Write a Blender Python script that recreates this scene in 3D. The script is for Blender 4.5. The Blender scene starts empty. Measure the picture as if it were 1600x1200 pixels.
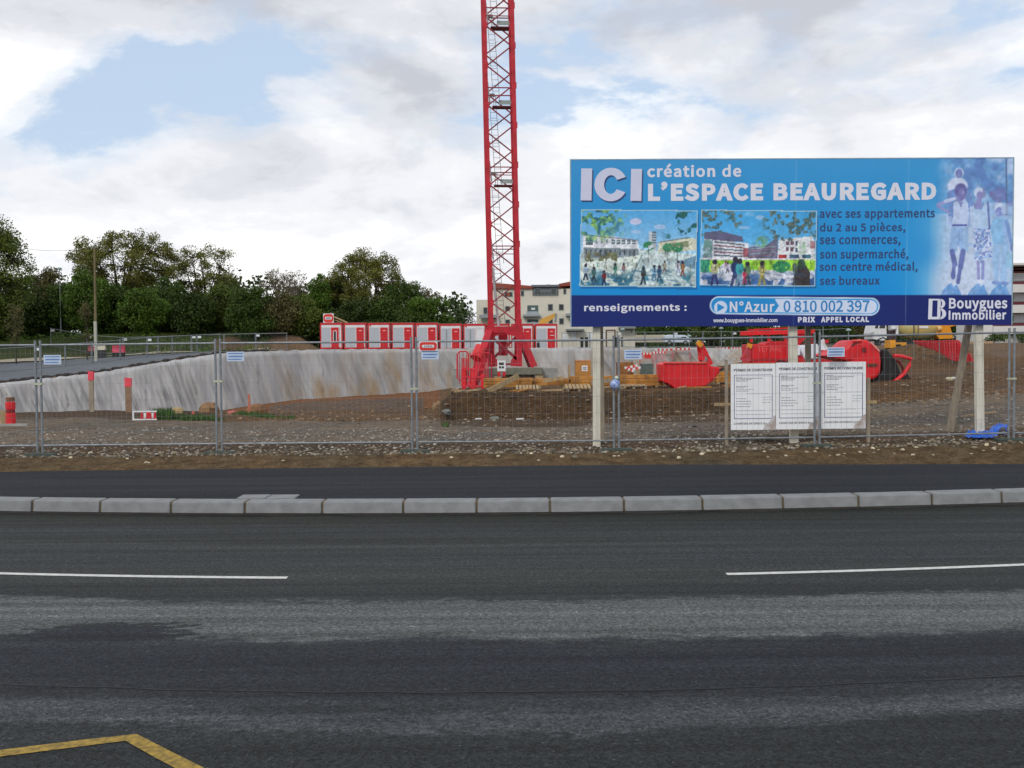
import bpy, math, random, colorsys
import numpy as np
from mathutils import Vector, Matrix, Euler, noise as mnoise
R = math.radians
rnd = random.Random(7)
SC = bpy.context.scene
COL = SC.collection

# ------------------------------------------------------------------ camera
F = 1450.0                      # focal length in photo pixels (photo 1600 wide)
CAMZ = 2.07
PITCH = math.atan(45 / F)
ROLL = R(-0.5)
cam = bpy.data.cameras.new('camera'); camo = bpy.data.objects.new('camera', cam); COL.objects.link(camo)
cam.sensor_width = 36; cam.lens = 36 * F / 1600; cam.clip_start = 0.1; cam.clip_end = 9000
CR = Matrix.Rotation(math.pi / 2 - PITCH, 3, 'X') @ Matrix.Rotation(ROLL, 3, 'Z')
camo.matrix_world = Matrix.Translation((0, 0, CAMZ)) @ CR.to_4x4()
SC.camera = camo

def at(px, py, Y):
    d = CR @ Vector(((px - 800) / F, (600 - py) / F, -1))
    return Vector((0, 0, CAMZ)) + d * (Y / d.y)

# ------------------------------------------------------------------ world
SUN_EL, SUN_AZ = R(38), R(205)          # azimuth measured from +Y clockwise: behind the camera, to its left
w = bpy.data.worlds.new('World'); SC.world = w; w.use_nodes = True
nt = w.node_tree; nt.nodes.clear()
def N(t, **k):
    n = nt.nodes.new(t)
    for a, b in k.items():
        if a.startswith('i_'): n.inputs[int(a[2:])].default_value = b
        else: setattr(n, a, b)
    return n
L = lambda a, b: nt.links.new(a, b)
sky = N('ShaderNodeTexSky', sky_type='NISHITA', sun_disc=False)
sky.sun_elevation = SUN_EL; sky.sun_rotation = SUN_AZ; sky.air_density = 1.0; sky.dust_density = 1.5; sky.ozone_density = 1.2
tc = N('ShaderNodeTexCoord')
sep = N('ShaderNodeSeparateXYZ'); L(tc.outputs['Generated'], sep.inputs[0])
def math_(op, a, b=None, clamp=False):
    n = N('ShaderNodeMath', operation=op); n.use_clamp = clamp
    for i, v in enumerate((a, b)):
        if v is None: continue
        if isinstance(v, (int, float)): n.inputs[i].default_value = v
        else: L(v, n.inputs[i])
    return n.outputs[0]
zz = math_('MAXIMUM', sep.outputs[2], 0.0)
den = math_('ADD', zz, 0.16)
cx = math_('DIVIDE', sep.outputs[0], den); cy = math_('DIVIDE', sep.outputs[1], den)
comb = N('ShaderNodeCombineXYZ'); L(cx, comb.inputs[0]); L(cy, comb.inputs[1]); L(math_('MULTIPLY', zz, 3.0), comb.inputs[2])
def noise_(scale, detail, rough, off, dist=0.0):
    m = N('ShaderNodeMapping'); m.inputs['Location'].default_value = off; L(comb.outputs[0], m.inputs[0])
    n = N('ShaderNodeTexNoise'); n.inputs['Scale'].default_value = scale; n.inputs['Detail'].default_value = detail
    n.inputs['Roughness'].default_value = rough; n.inputs['Distortion'].default_value = dist
    L(m.outputs[0], n.inputs['Vector']); return n.outputs['Fac']
def ramp_(f, stops, interp='EASE'):
    r = N('ShaderNodeValToRGB'); r.color_ramp.interpolation = interp
    e = r.color_ramp.elements
    while len(e) < len(stops): e.new(0.5)
    for q, (p, c) in zip(e, stops):
        q.position = p; q.color = (c[0], c[1], c[2], 1) if isinstance(c, tuple) else (c, c, c, 1)
    L(f, r.inputs[0]); return r.outputs[0]
SKY_OFF = (3.19, 1.7, 0.4)
# cumulus: noise on the direction itself, stretched sideways
cmb2 = N('ShaderNodeCombineXYZ'); L(sep.outputs[0], cmb2.inputs[0]); L(sep.outputs[1], cmb2.inputs[1]); L(math_('MULTIPLY', zz, 2.3), cmb2.inputs[2])
def noise2_(scale, detail, rough, off, dist=0.0):
    m = N('ShaderNodeMapping'); m.inputs['Location'].default_value = off; L(cmb2.outputs[0], m.inputs[0])
    n = N('ShaderNodeTexNoise'); n.inputs['Scale'].default_value = scale; n.inputs['Detail'].default_value = detail
    n.inputs['Roughness'].default_value = rough; n.inputs['Distortion'].default_value = dist
    L(m.outputs[0], n.inputs['Vector']); return n.outputs['Fac']
n1 = noise2_(3.0, 12, 0.56, SKY_OFF, 0.15)
cov = math_('ADD', n1, math_('MULTIPLY', math_('ABSOLUTE', math_('SUBTRACT', 0.30, math_('MINIMUM', zz, 0.62))), 0.80))  # cover also thickens overhead, out of view, to cut blue ambient light
cover = ramp_(cov, [(0.49, 0.0), (0.54, 0.65), (0.60, 1.0)])
n2 = noise2_(2.6, 10, 0.55, (7.3, 2.2, 1.0), 0.3)
n3 = noise2_(8.0, 8, 0.6, (1.3, 9.2, 1.0), 0.2)
sh = math_('ADD', math_('ADD', math_('MULTIPLY', n2, 0.72), math_('MULTIPLY', n3, 0.28)), math_('MULTIPLY', math_('SUBTRACT', 0.26, math_('MINIMUM', zz, 0.45)), 0.42))
cloud = ramp_(sh, [(0.38, (5.9, 6.1, 6.7)), (0.46, (7.7, 7.9, 8.4)), (0.52, (9.1, 9.2, 9.6)), (0.60, (11.0, 11.0, 11.0))])
blue = N('ShaderNodeMixRGB', blend_type='MIX'); blue.inputs[0].default_value = 0.62
L(sky.outputs[0], blue.inputs[1]); blue.inputs[2].default_value = (7.4, 9.0, 11.1, 1)
mix = N('ShaderNodeMixRGB'); L(cover, mix.inputs[0]); L(blue.outputs[0], mix.inputs[1]); L(cloud, mix.inputs[2])
bg = N('ShaderNodeBackground'); bg.inputs[1].default_value = 0.1; L(mix.outputs[0], bg.inputs[0])
ow = N('ShaderNodeOutputWorld'); L(bg.outputs[0], ow.inputs[0])
sl = bpy.data.lights.new('sun', 'SUN'); so = bpy.data.objects.new('sun', sl); COL.objects.link(so)
sl.energy = 1.3; sl.angle = R(14); sl.color = (1, 0.96, 0.9)
sd = Vector((math.sin(SUN_AZ) * math.cos(SUN_EL), math.cos(SUN_AZ) * math.cos(SUN_EL), math.sin(SUN_EL)))
so.rotation_euler = sd.to_track_quat('Z', 'Y').to_euler(); so.location = (0, 0, 60)
SC.view_settings.view_transform = 'Standard'; SC.view_settings.look = 'None'
SC.view_settings.exposure = 0; SC.view_settings.gamma = 1; SC.view_settings.use_curve_mapping = False
SC.cycles.max_bounces = 5; SC.cycles.transparent_max_bounces = 6

# ------------------------------------------------------------------ helpers
def lin(c):
    c = c / 255.0
    return c / 12.92 if c <= 0.04045 else ((c + 0.055) / 1.055) ** 2.4
def S(r, g, b, k=1.0): return (lin(r) * k, lin(g) * k, lin(b) * k)

MATS = {}
def mat(name, col, rough=0.7, metal=0.0, var=0.15, scale=6.0, bump=0.0, bscale=40.0, col2=None, stretch=(1, 1, 1), island=0.0, spec=0.5, detail=6.0, grime=0.0, gcol=None):
    """a procedural surface: base colour varied by noise between col*(1-var) and col*(1+var) (or towards col2)"""
    if name in MATS: return MATS[name]
    m = bpy.data.materials.new(name); MATS[name] = m; m.use_nodes = True
    t = m.node_tree; b = t.nodes['Principled BSDF']
    b.inputs['Roughness'].default_value = rough; b.inputs['Metallic'].default_value = metal
    b.inputs['Specular IOR Level'].default_value = spec
    tx = t.nodes.new('ShaderNodeTexCoord'); mp = t.nodes.new('ShaderNodeMapping'); mp.inputs['Scale'].default_value = stretch
    t.links.new(tx.outputs['Object'], mp.inputs[0])
    n = t.nodes.new('ShaderNodeTexNoise'); n.inputs['Scale'].default_value = scale; n.inputs['Detail'].default_value = detail
    t.links.new(mp.outputs[0], n.inputs['Vector'])
    r = t.nodes.new('ShaderNodeValToRGB'); t.links.new(n.outputs['Fac'], r.inputs[0])
    c2 = col2 or tuple(min(1, x * (1 + var)) for x in col)
    c1 = tuple(x * (1 - var) for x in col) if not col2 else col
    r.color_ramp.elements[0].position = 0.35; r.color_ramp.elements[1].position = 0.65
    r.color_ramp.elements[0].color = (*c1, 1); r.color_ramp.elements[1].color = (*c2, 1)
    out = r.outputs[0]
    if island:
        g = t.nodes.new('ShaderNodeNewGeometry'); hs = t.nodes.new('ShaderNodeMapRange')
        hs.inputs[3].default_value = 1 - island; hs.inputs[4].default_value = 1 + island
        t.links.new(g.outputs['Random Per Island'], hs.inputs[0])
        mx = t.nodes.new('ShaderNodeVectorMath'); mx.operation = 'SCALE'
        t.links.new(out, mx.inputs[0]); t.links.new(hs.outputs[0], mx.inputs['Scale']); out = mx.outputs[0]
    if grime:
        # mud and scuffs: broken patches from two noises
        ga = t.nodes.new('ShaderNodeTexNoise'); ga.inputs['Scale'].default_value = 1.7; ga.inputs['Detail'].default_value = 12; ga.inputs['Roughness'].default_value = .72
        t.links.new(tx.outputs['Object'], ga.inputs['Vector'])
        gr = t.nodes.new('ShaderNodeMapRange'); gr.inputs[1].default_value = .52; gr.inputs[2].default_value = .70; gr.inputs[3].default_value = 0; gr.inputs[4].default_value = grime
        t.links.new(ga.outputs['Fac'], gr.inputs[0]); gm_ = t.nodes.new('ShaderNodeMixRGB'); t.links.new(gr.outputs[0], gm_.inputs[0]); t.links.new(out, gm_.inputs[1])
        gm_.inputs[2].default_value = (*(gcol or S(96, 78, 60)), 1); out = gm_.outputs[0]
        rr_ = t.nodes.new('ShaderNodeMapRange'); rr_.inputs[1].default_value = .4; rr_.inputs[2].default_value = .65; rr_.inputs[3].default_value = rough; rr_.inputs[4].default_value = min(1, rough + .35)
        t.links.new(ga.outputs['Fac'], rr_.inputs[0]); t.links.new(rr_.outputs[0], b.inputs['Roughness'])
    t.links.new(out, b.inputs['Base Color'])
    if bump:
        n2 = t.nodes.new('ShaderNodeTexNoise'); n2.inputs['Scale'].default_value = bscale; n2.inputs['Detail'].default_value = 5
        t.links.new(mp.outputs[0], n2.inputs['Vector'])
        bp = t.nodes.new('ShaderNodeBump'); bp.inputs['Strength'].default_value = bump; bp.inputs['Distance'].default_value = 0.05
        t.links.new(n2.outputs['Fac'], bp.inputs['Height']); t.links.new(bp.outputs[0], b.inputs['Normal'])
    return m

class MB:
    def __init__(s): s.v = []; s.f = []
    def add(s, vs, fs):
        o = len(s.v); s.v += [tuple(p) for p in vs]; s.f += [tuple(i + o for i in f) for f in fs]; return s
    def box(s, x0, x1, y0, y1, z0, z1):
        return s.add([(x0,y0,z0),(x1,y0,z0),(x1,y1,z0),(x0,y1,z0),(x0,y0,z1),(x1,y0,z1),(x1,y1,z1),(x0,y1,z1)],
                     [(0,3,2,1),(4,5,6,7),(0,1,5,4),(1,2,6,5),(2,3,7,6),(3,0,4,7)])
    def beam(s, p, q, w_, h_=None, up=(0, 0, 1)):
        p = Vector(p); q = Vector(q); d = (q - p).normalized(); up = Vector(up)
        if abs(d.dot(up)) > 0.98: up = Vector((0, 1, 0))
        a = d.cross(up).normalized() * w_ / 2; b = a.cross(d).normalized() * (h_ or w_) / 2
        vs = [p-a-b, p+a-b, p+a+b, p-a+b, q-a-b, q+a-b, q+a+b, q-a+b]
        return s.add(vs, [(0,1,2,3),(7,6,5,4),(4,5,1,0),(5,6,2,1),(6,7,3,2),(7,4,0,3)])
    def tube(s, p, q, r, n=8, r2=None, cap=True):
        p = Vector(p); q = Vector(q); d = (q - p).normalized()
        up = Vector((0, 0, 1)) if abs(d.z) < 0.95 else Vector((0, 1, 0))
        a = d.cross(up).normalized(); b = a.cross(d).normalized(); r2 = r if r2 is None else r2
        vs = []
        for c, rr in ((p, r), (q, r2)):
            for i in range(n):
                t = 2 * math.pi * i / n; vs.append(c + a * math.cos(t) * rr + b * math.sin(t) * rr)
        fs = [((i + 1) % n, i, n + i, n + (i + 1) % n) for i in range(n)]
        if cap: fs += [tuple(range(n)), tuple(range(2 * n - 1, n - 1, -1))]
        return s.add(vs, fs)
    def path(s, pts, r, n=6, radii=None):
        pts = [Vector(p) for p in pts]; vs = []; m = len(pts)
        for k, p in enumerate(pts):
            d = (pts[min(k + 1, m - 1)] - pts[max(k - 1, 0)]).normalized()
            up = Vector((0, 0, 1)) if abs(d.z) < 0.9 else Vector((0, 1, 0))
            a = d.cross(up).normalized(); b = a.cross(d).normalized(); rr = radii[k] if radii else r
            for i in range(n):
                t = 2 * math.pi * i / n; vs.append(p + a * math.cos(t) * rr + b * math.sin(t) * rr)
        fs = [(k * n + (i + 1) % n, k * n + i, (k + 1) * n + i, (k + 1) * n + (i + 1) % n) for k in range(m - 1) for i in range(n)]
        fs += [tuple(range(n)), tuple(range(m * n - 1, (m - 1) * n - 1, -1))]
        return s.add(vs, fs)
    def prism(s, pts, off):
        """closed outline pts (3D, in order) swept by the vector off"""
        n = len(pts); off = Vector(off); a = [Vector(p) for p in pts]; b = [p + off for p in a]
        return s.add(a + b, [tuple(range(n)), tuple(range(2 * n - 1, n - 1, -1))] + [((i + 1) % n, i, n + i, n + (i + 1) % n) for i in range(n)])
    def lathe(s, o, axis, prof, n=20):
        o = Vector(o); d = Vector(axis).normalized(); up = Vector((0, 0, 1)) if abs(d.z) < 0.9 else Vector((0, 1, 0))
        a = d.cross(up).normalized(); b = a.cross(d).normalized(); vs = []; m = len(prof)
        for t, r in prof:
            for i in range(n):
                g = 2 * math.pi * i / n; vs.append(o + d * t + a * math.cos(g) * r + b * math.sin(g) * r)
        fs = [(k * n + (i + 1) % n, k * n + i, (k + 1) * n + i, (k + 1) * n + (i + 1) % n) for k in range(m - 1) for i in range(n)]
        fs += [tuple(range(n)), tuple(range(m * n - 1, (m - 1) * n - 1, -1))]
        return s.add(vs, fs)
    def mesh(s, name, off=(0, 0, 0)):
        me = bpy.data.meshes.new(name); ox, oy, oz = off
        me.from_pydata([(x - ox, y - oy, z - oz) for x, y, z in s.v], [], s.f); me.update(); return me

def link(name, me, m=None, parent=None, smooth=False, bevel=0.0, loc=None):
    o = bpy.data.objects.new(name, me); COL.objects.link(o)
    if m: me.materials.append(m)
    if smooth: me.polygons.foreach_set('use_smooth', [True] * len(me.polygons))
    if parent: o.parent = parent
    if loc: o.location = loc
    if bevel:
        b = o.modifiers.new('bevel', 'BEVEL'); b.width = bevel; b.segments = 2; b.limit_method = 'ANGLE'
    return o
def tag(o, label=None, cat=None, group=None, kind=None):
    if label: o['label'] = label
    if cat: o['category'] = cat
    if group: o['group'] = group
    if kind: o['kind'] = kind
    return o
class Thing:
    """an Empty at the thing's base; parts are given in world coordinates"""
    def __init__(s, name, label, cat, loc, group=None):
        s.o = bpy.data.objects.new(name, None); COL.objects.link(s.o); s.loc = Vector(loc); s.o.location = s.loc
        s.o.empty_display_size = 0.3
        tag(s.o, label, cat, group)
    def part(s, name, mb, m, parent=None, **k):
        return link(name, mb.mesh(name, s.loc), m, parent or s.o, **k)
def copy_tree(o, parent=None):
    c = o.copy(); COL.objects.link(c)
    if parent: c.parent = parent
    for ch in list(o.children): copy_tree(ch, c)
    return c
def single(name, mb, m, label, cat, group=None, origin=None, **k):
    """a thing that is one mesh, origin at its base"""
    if origin is None:
        a = np.array(mb.v); origin = ((a[:, 0].min() + a[:, 0].max()) / 2, (a[:, 1].min() + a[:, 1].max()) / 2, a[:, 2].min())
    o = link(name, mb.mesh(name, origin), m, loc=origin, **k); return tag(o, label, cat, group)
def structure(name, mb, m, parent=None, **k):
    o = link(name, mb.mesh(name), m, parent, **k)
    if not parent: o['kind'] = 'structure'
    return o

# materials
M = {}
M['galv'] = mat('galvanised_steel', S(132, 138, 143, .95), .5, .25, .2, 9)
M['wire'] = mat('galvanised_wire', S(134, 136, 138), .55, .1, .1, 9)
M['plateblue'] = mat('faded_blue_print', S(96, 132, 186), .5, 0, .1, 5)
M['red'] = mat('red_paint', S(198, 22, 34), .45, 0, .14, 3, grime=.35)
M['crane_red'] = mat('crane_red_paint', S(184, 22, 44), .5, 0, .15, 2.0, grime=.4)
M['crane_dark'] = mat('crane_lattice_paint', S(140, 22, 42), .5, 0, .2, 2.0)
M['whitep'] = mat('white_painted_panel', S(222, 224, 226), .5, 0, .05, 2, grime=.22, gcol=S(150, 146, 136))
M['whitepost'] = mat('weathered_white_post', S(214, 210, 194), .7, 0, .1, 5, .15, 30, stretch=(6, 6, .6), grime=.45, gcol=S(140, 130, 110))
M['wood'] = mat('raw_timber', S(168, 145, 108), .8, 0, .25, 4, .2, 40, stretch=(5, 5, 1))
M['greywood'] = mat('grey_timber', S(150, 138, 120), .85, 0, .2, 4, .2, 40, stretch=(5, 5, 1))
M['ochre'] = mat('yellow_formwork_timber', S(178, 122, 52), .75, 0, .4, 3.5, .15, 20, grime=.8)
M['concrete'] = mat('concrete', S(150, 150, 146), .85, 0, .15, 3, .2, 30)
M['black'] = mat('black_rubber', S(28, 32, 33), .6, 0, .3, 5)
M['dark'] = mat('dark_glass', S(40, 46, 52), .2, 0, .3, 1)
M['greenrub'] = mat('green_rubber_block', S(58, 68, 60), .8, 0, .2, 8, .1)
M['blue'] = mat('blue_print', S(50, 95, 170), .5, 0, .1, 5)
M['plate'] = mat('white_plate', S(190, 205, 225), .4, 0, .06, 5)
M['yellow'] = mat('machine_yellow', S(220, 150, 20), .5, 0, .12, 3, grime=.6)
M['bark'] = mat('bark', S(74, 60, 46, .6), .9, 0, .3, 6, .4, 20)
M['signred'] = mat('sign_red', S(215, 50, 40), .45, 0, .06, 4)
M['grey'] = mat('grey_metal', S(130, 138, 136), .5, .2, .15, 5)
# ------------------------------------------------------------------ terrain
# columns: photo direction -> profile of (distance, height); same 14 meanings in each column
def zz_(px, py, Y): return at(px, py, Y).z
KN = [
 (-4200, [(15.0,.12),(16.2,.33),(18,.40),(27,.35),(33,.18),(36,0),(50,-1.0),(60,-1.5),(61.5,.3),(80,1.2),(100,2.2),(125,3.2),(400,9),(3000,60)]),
 (-500, [(15.0,.12),(16.2,.33),(18,.40),(27,.35),(33,.20),(36,0),(50,-1.5),(60,-2.4),(61.5,.30),(80,1.2),(100,2.2),(125,3.2),(400,9),(3000,60)]),
 (0, [(15.0,.12),(16.2,.33),(18,.40),(27,.33),(33,.18),(36,0),(50,-1.5),(62,-2.4),(63.5,.41),(82,1.5),(96,3.7),(125,4.6),(400,9),(3000,60)]),
 (150, [(15.0,.12),(16.2,.33),(18,.40),(27,.33),(33,.23),(36,.05),(50,-1.4),(65.5,-2.2),(67,1.0),(98,2.2),(106,4.9),(130,5.8),(400,11),(3000,60)]),
 (350, [(15.0,.12),(16.2,.33),(18,.40),(25,.33),(30,.20),(36,0),(52,-1.1),(72,-2.0),(73.5,2.40),(104,2.75),(110,5.1),(132,5.9),(400,11),(3000,60)]),
 (470, [(15.0,.12),(16.2,.33),(18,.40),(27,.20),(33,-.1),(38,-.3),(60,-.85),(79,-1.5),(80.3,2.62),(104,2.85),(110,4.6),(135,5.2),(400,9),(3000,60)]),
 (500, [(15.0,.12),(16.2,.33),(18,.40),(27,.20),(33,-.1),(38,-.3),(60,-.85),(80,-1.5),(81.3,2.66),(95,2.85),(112,3.0),(135,4.6),(400,9),(3000,60)]),
 (670, [(15.0,.12),(16.2,.33),(18,.40),(27,.20),(33,-.1),(38,-.3),(60,-.75),(88,-1.3),(89,2.70),(98,2.75),(112,2.9),(140,3.6),(400,6),(3000,50)]),
 (705, [(15.0,.12),(16.2,.33),(18,.40),(29,.05),(37.2,-.58),(39.2,.46),(46,.40),(89,-1.0),(90,2.70),(98,2.75),(112,2.9),(140,3.2),(400,5),(3000,40)]),
 (900, [(15.0,.12),(16.2,.33),(18,.40),(29,.05),(37,-.58),(39,.47),(48,.45),(89,-.8),(90,2.70),(98,2.75),(112,2.8),(140,3.0),(400,5),(3000,40)]),
 (1090, [(15.0,.12),(16.2,.33),(18,.42),(29,.10),(37,-.40),(39,.55),(52,.55),(89,.6),(90,2.60),(98,2.7),(112,2.8),(140,3.0),(400,5),(3000,40)]),
 (1180, [(15.0,.12),(16.2,.35),(18,.44),(29,.15),(37,-.30),(39,.55),(52,.70),(75,1.6),(80,2.3),(98,2.7),(112,2.8),(140,3.0),(400,5),(3000,40)]),
 (1330, [(15.0,.12),(16.2,.38),(18,.50),(28,.40),(35,.02),(37,.62),(52,.80),(70,1.6),(78,2.3),(97,2.9),(112,3.0),(140,3.2),(400,5),(3000,40)]),
 (1480, [(15.0,.12),(16.2,.40),(18,.55),(27,.62),(34,.42),(36.3,.88),(52,1.1),(68,1.5),(78,2.2),(97,2.9),(112,3.0),(140,3.2),(400,5),(3000,40)]),
 (1600, [(15.0,.12),(16.2,.42),(18,.60),(27,.78),(34,.85),(38,1.15),(52,1.35),(68,1.6),(78,2.0),(97,2.9),(112,3.0),(140,3.2),(400,5),(3000,40)]),
 (5800, [(15.0,.12),(16.2,.42),(18,.60),(27,.78),(34,.85),(38,1.15),(52,1.35),(68,1.6),(78,2.0),(97,2.9),(112,3.0),(140,3.2),(400,5),(3000,40)]),
]
KP = np.array([k[0] for k in KN], float)
KA = np.array([[list(p) for p in k[1]] for k in KN], float)     # (col, 14, 2)
AMP = [0.0, 0.015, 0.02, 0.05, 0.07, 0.06, 0.12, 0.12, 0.03, 0.03, 0.1, 0.2, 0.5, 2.0]
def prof(px):
    px = min(max(px, KP[0]), KP[-1]); i = min(int(np.searchsorted(KP, px, side='right')) - 1, len(KP) - 2)
    t = (px - KP[i]) / (KP[i + 1] - KP[i]); return KA[i] * (1 - t) + KA[i + 1] * t
MOUNDS = [(27.0, 61.0, 4.2, 3.6, 1.25), (29.5, 66, 3.0, 3.0, .9), (18.5, 62.0, 2.6, 2.6, .35), (1.5, 57, 3, 2, .3)]
def bumps(X, Y, amp):
    n = mnoise.fractal(Vector((X * .55, Y * .55, 3.3)), 1.0, 2.1, 5) * amp
    for mx, my, a, b, h in MOUNDS:
        d = ((X - mx) / a) ** 2 + ((Y - my) / b) ** 2
        if d < 6: n += h * math.exp(-d * 1.1)
    return n
def ground(X, Y):
    p = prof(800 + F * X / Y)
    return float(np.interp(Y, p[:, 0], p[:, 1])) + bumps(X, Y, float(np.interp(Y, p[:, 0], AMP)))
def gp(px, Y, dz=0.0):
    X = (px - 800) / F * Y; return Vector((X, Y, ground(X, Y) + dz))

SEG = [4, 6, 16, 12, 8, 10, 12, 4, 12, 6, 8, 8, 4]
cols = list(np.linspace(-4200, -520, 24)) + list(np.linspace(-500, 1900, 380)) + list(np.linspace(1960, 5800, 24))
mb = MB(); colr = []
C = dict(verge=S(126, 110, 82), rubble=S(108, 92, 72), gravel=S(146, 138, 124), brown=S(128, 104, 74), orange=S(150, 106, 68), dark=S(98, 80, 58),
         greyp=S(126, 112, 98), tan=S(138, 120, 98), grass=S(74, 92, 36), grassd=S(46, 62, 24), slope=S(116, 94, 68))
def segcol(px, s):
    if s < 1.3: return C['verge']
    if s < 2.0: return C['rubble']
    if px < 690:
        if s < 3.0: return C['gravel']
        if s < 4.0: return C['brown'] if px > 340 else C['rubble']
        if s < 5.2: return C['brown'] if px > 340 else C['dark']
        if s < 6.2: return C['greyp'] if 420 < px < 660 else C['orange']
        if s < 8: return C['orange']
        if px < 430: return C['tan'] if s < 8.9 else (C['grass'] if px < 330 else C['tan']) if s < 9.6 else C['grass'] if s < 11 else C['grassd']
        return C['tan'] if s < 10 else C['grassd']
    if px < 1240:
        if s < 2.7: return C['gravel']
        if s < 3.9: return C['rubble']
        if s < 5.1: return C['dark']
        if s < 8: return C['brown']
        return C['tan'] if s < 9.2 else C['grassd']
    if s < 3.3: return C['gravel']
    if s < 4.4: return C['brown']
    if s < 5.6: return C['slope']
    if s < 7: return C['brown']
    return C['tan'] if s < 9.5 else C['grassd']
rows = [];
for i, c in enumerate(SEG):
    for k in range(c): rows.append(i + k / c)
rows.append(13.0)
P_ = np.array([prof(px) for px in cols])
for r_ in rows:
    i = min(int(r_), 12); t = r_ - i
    for j, px in enumerate(cols):
        y, z = P_[j, i] * (1 - t) + P_[j, i + 1] * t
        a = AMP[i] * (1 - t) + AMP[i + 1] * t; x = (px - 800) / F * y
        mb.v.append((x, y, z + bumps(x, y, a)))
        q = mnoise.noise(Vector((x * .35, y * .22, 0))) * .9
        c_ = segcol(px, r_ + q * .35); colr.append((*c_, 1))
nc = len(cols)
for i in range(len(rows) - 1):
    for j in range(nc - 1):
        a = i * nc + j; mb.f.append((a, a + 1, a + nc + 1, a + nc))
me = mb.mesh('ground')
ca = me.color_attributes.new('Col', 'FLOAT_COLOR', 'POINT'); ca.data.foreach_set('color', np.array(colr, 'f').ravel())
def ground_mat():
    m = bpy.data.materials.new('site_soil'); m.use_nodes = True; t = m.node_tree; b = t.nodes['Principled BSDF']; b.inputs['Roughness'].default_value = .95
    b.inputs['Specular IOR Level'].default_value = .2
    at_ = t.nodes.new('ShaderNodeAttribute'); at_.attribute_name = 'Col'
    tx = t.nodes.new('ShaderNodeTexCoord'); outs = []
    for sc, de in ((.42, 9), (4, 8), (22, 6)):
        n = t.nodes.new('ShaderNodeTexNoise'); n.inputs['Scale'].default_value = sc; n.inputs['Detail'].default_value = de; n.inputs['Roughness'].default_value = .65
        t.links.new(tx.outputs['Object'], n.inputs['Vector']); outs.append(n)
    r = t.nodes.new('ShaderNodeValToRGB'); r.color_ramp.elements[0].position = .36; r.color_ramp.elements[1].position = .66
    r.color_ramp.elements[0].color = (.52, .47, .42, 1); r.color_ramp.elements[1].color = (1.15, 1.15, 1.2, 1)
    t.links.new(outs[1].outputs[0], r.inputs[0])
    r2 = t.nodes.new('ShaderNodeValToRGB'); r2.color_ramp.elements[0].position = .35; r2.color_ramp.elements[1].position = .65
    r2.color_ramp.elements[0].color = (.74, .76, .80, 1); r2.color_ramp.elements[1].color = (1.2, 1.02, .84, 1)
    t.links.new(outs[0].outputs[0], r2.inputs[0])
    r3 = t.nodes.new('ShaderNodeValToRGB'); r3.color_ramp.elements[0].position = .38; r3.color_ramp.elements[1].position = .68
    r3.color_ramp.elements[0].color = (.6, .6, .6, 1); r3.color_ramp.elements[1].color = (1.3, 1.3, 1.3, 1)
    t.links.new(outs[2].outputs[0], r3.inputs[0])
    cur = at_.outputs['Color']
    for q in (r, r2, r3):
        mx = t.nodes.new('ShaderNodeMixRGB'); mx.blend_type = 'MULTIPLY'; mx.inputs[0].default_value = 1
        t.links.new(cur, mx.inputs[1]); t.links.new(q.outputs[0], mx.inputs[2]); cur = mx.outputs[0]
    t.links.new(cur, b.inputs['Base Color'])
    bp = t.nodes.new('ShaderNodeBump'); bp.inputs['Strength'].default_value = 1.0; bp.inputs['Distance'].default_value = .22
    ad = t.nodes.new('ShaderNodeMath'); ad.operation = 'MULTIPLY_ADD'; ad.inputs[1].default_value = .35
    t.links.new(outs[2].outputs[0], ad.inputs[0]); t.links.new(outs[1].outputs[0], ad.inputs[2])
    t.links.new(ad.outputs[0], bp.inputs['Height']); t.links.new(bp.outputs[0], b.inputs['Normal'])
    return m
GM = ground_mat()
g = link('ground', me, GM, smooth=True); g['kind'] = 'structure'
vb = MB(); vb.add([(-3000,-3000,-.06),(3000,-3000,-.06),(3000,15.3,-.06),(-3000,15.3,-.06)], [(0,1,2,3)])
structure('verge', vb, mat('verge_soil', S(96, 90, 66), .95, 0, .2, 2))

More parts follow.
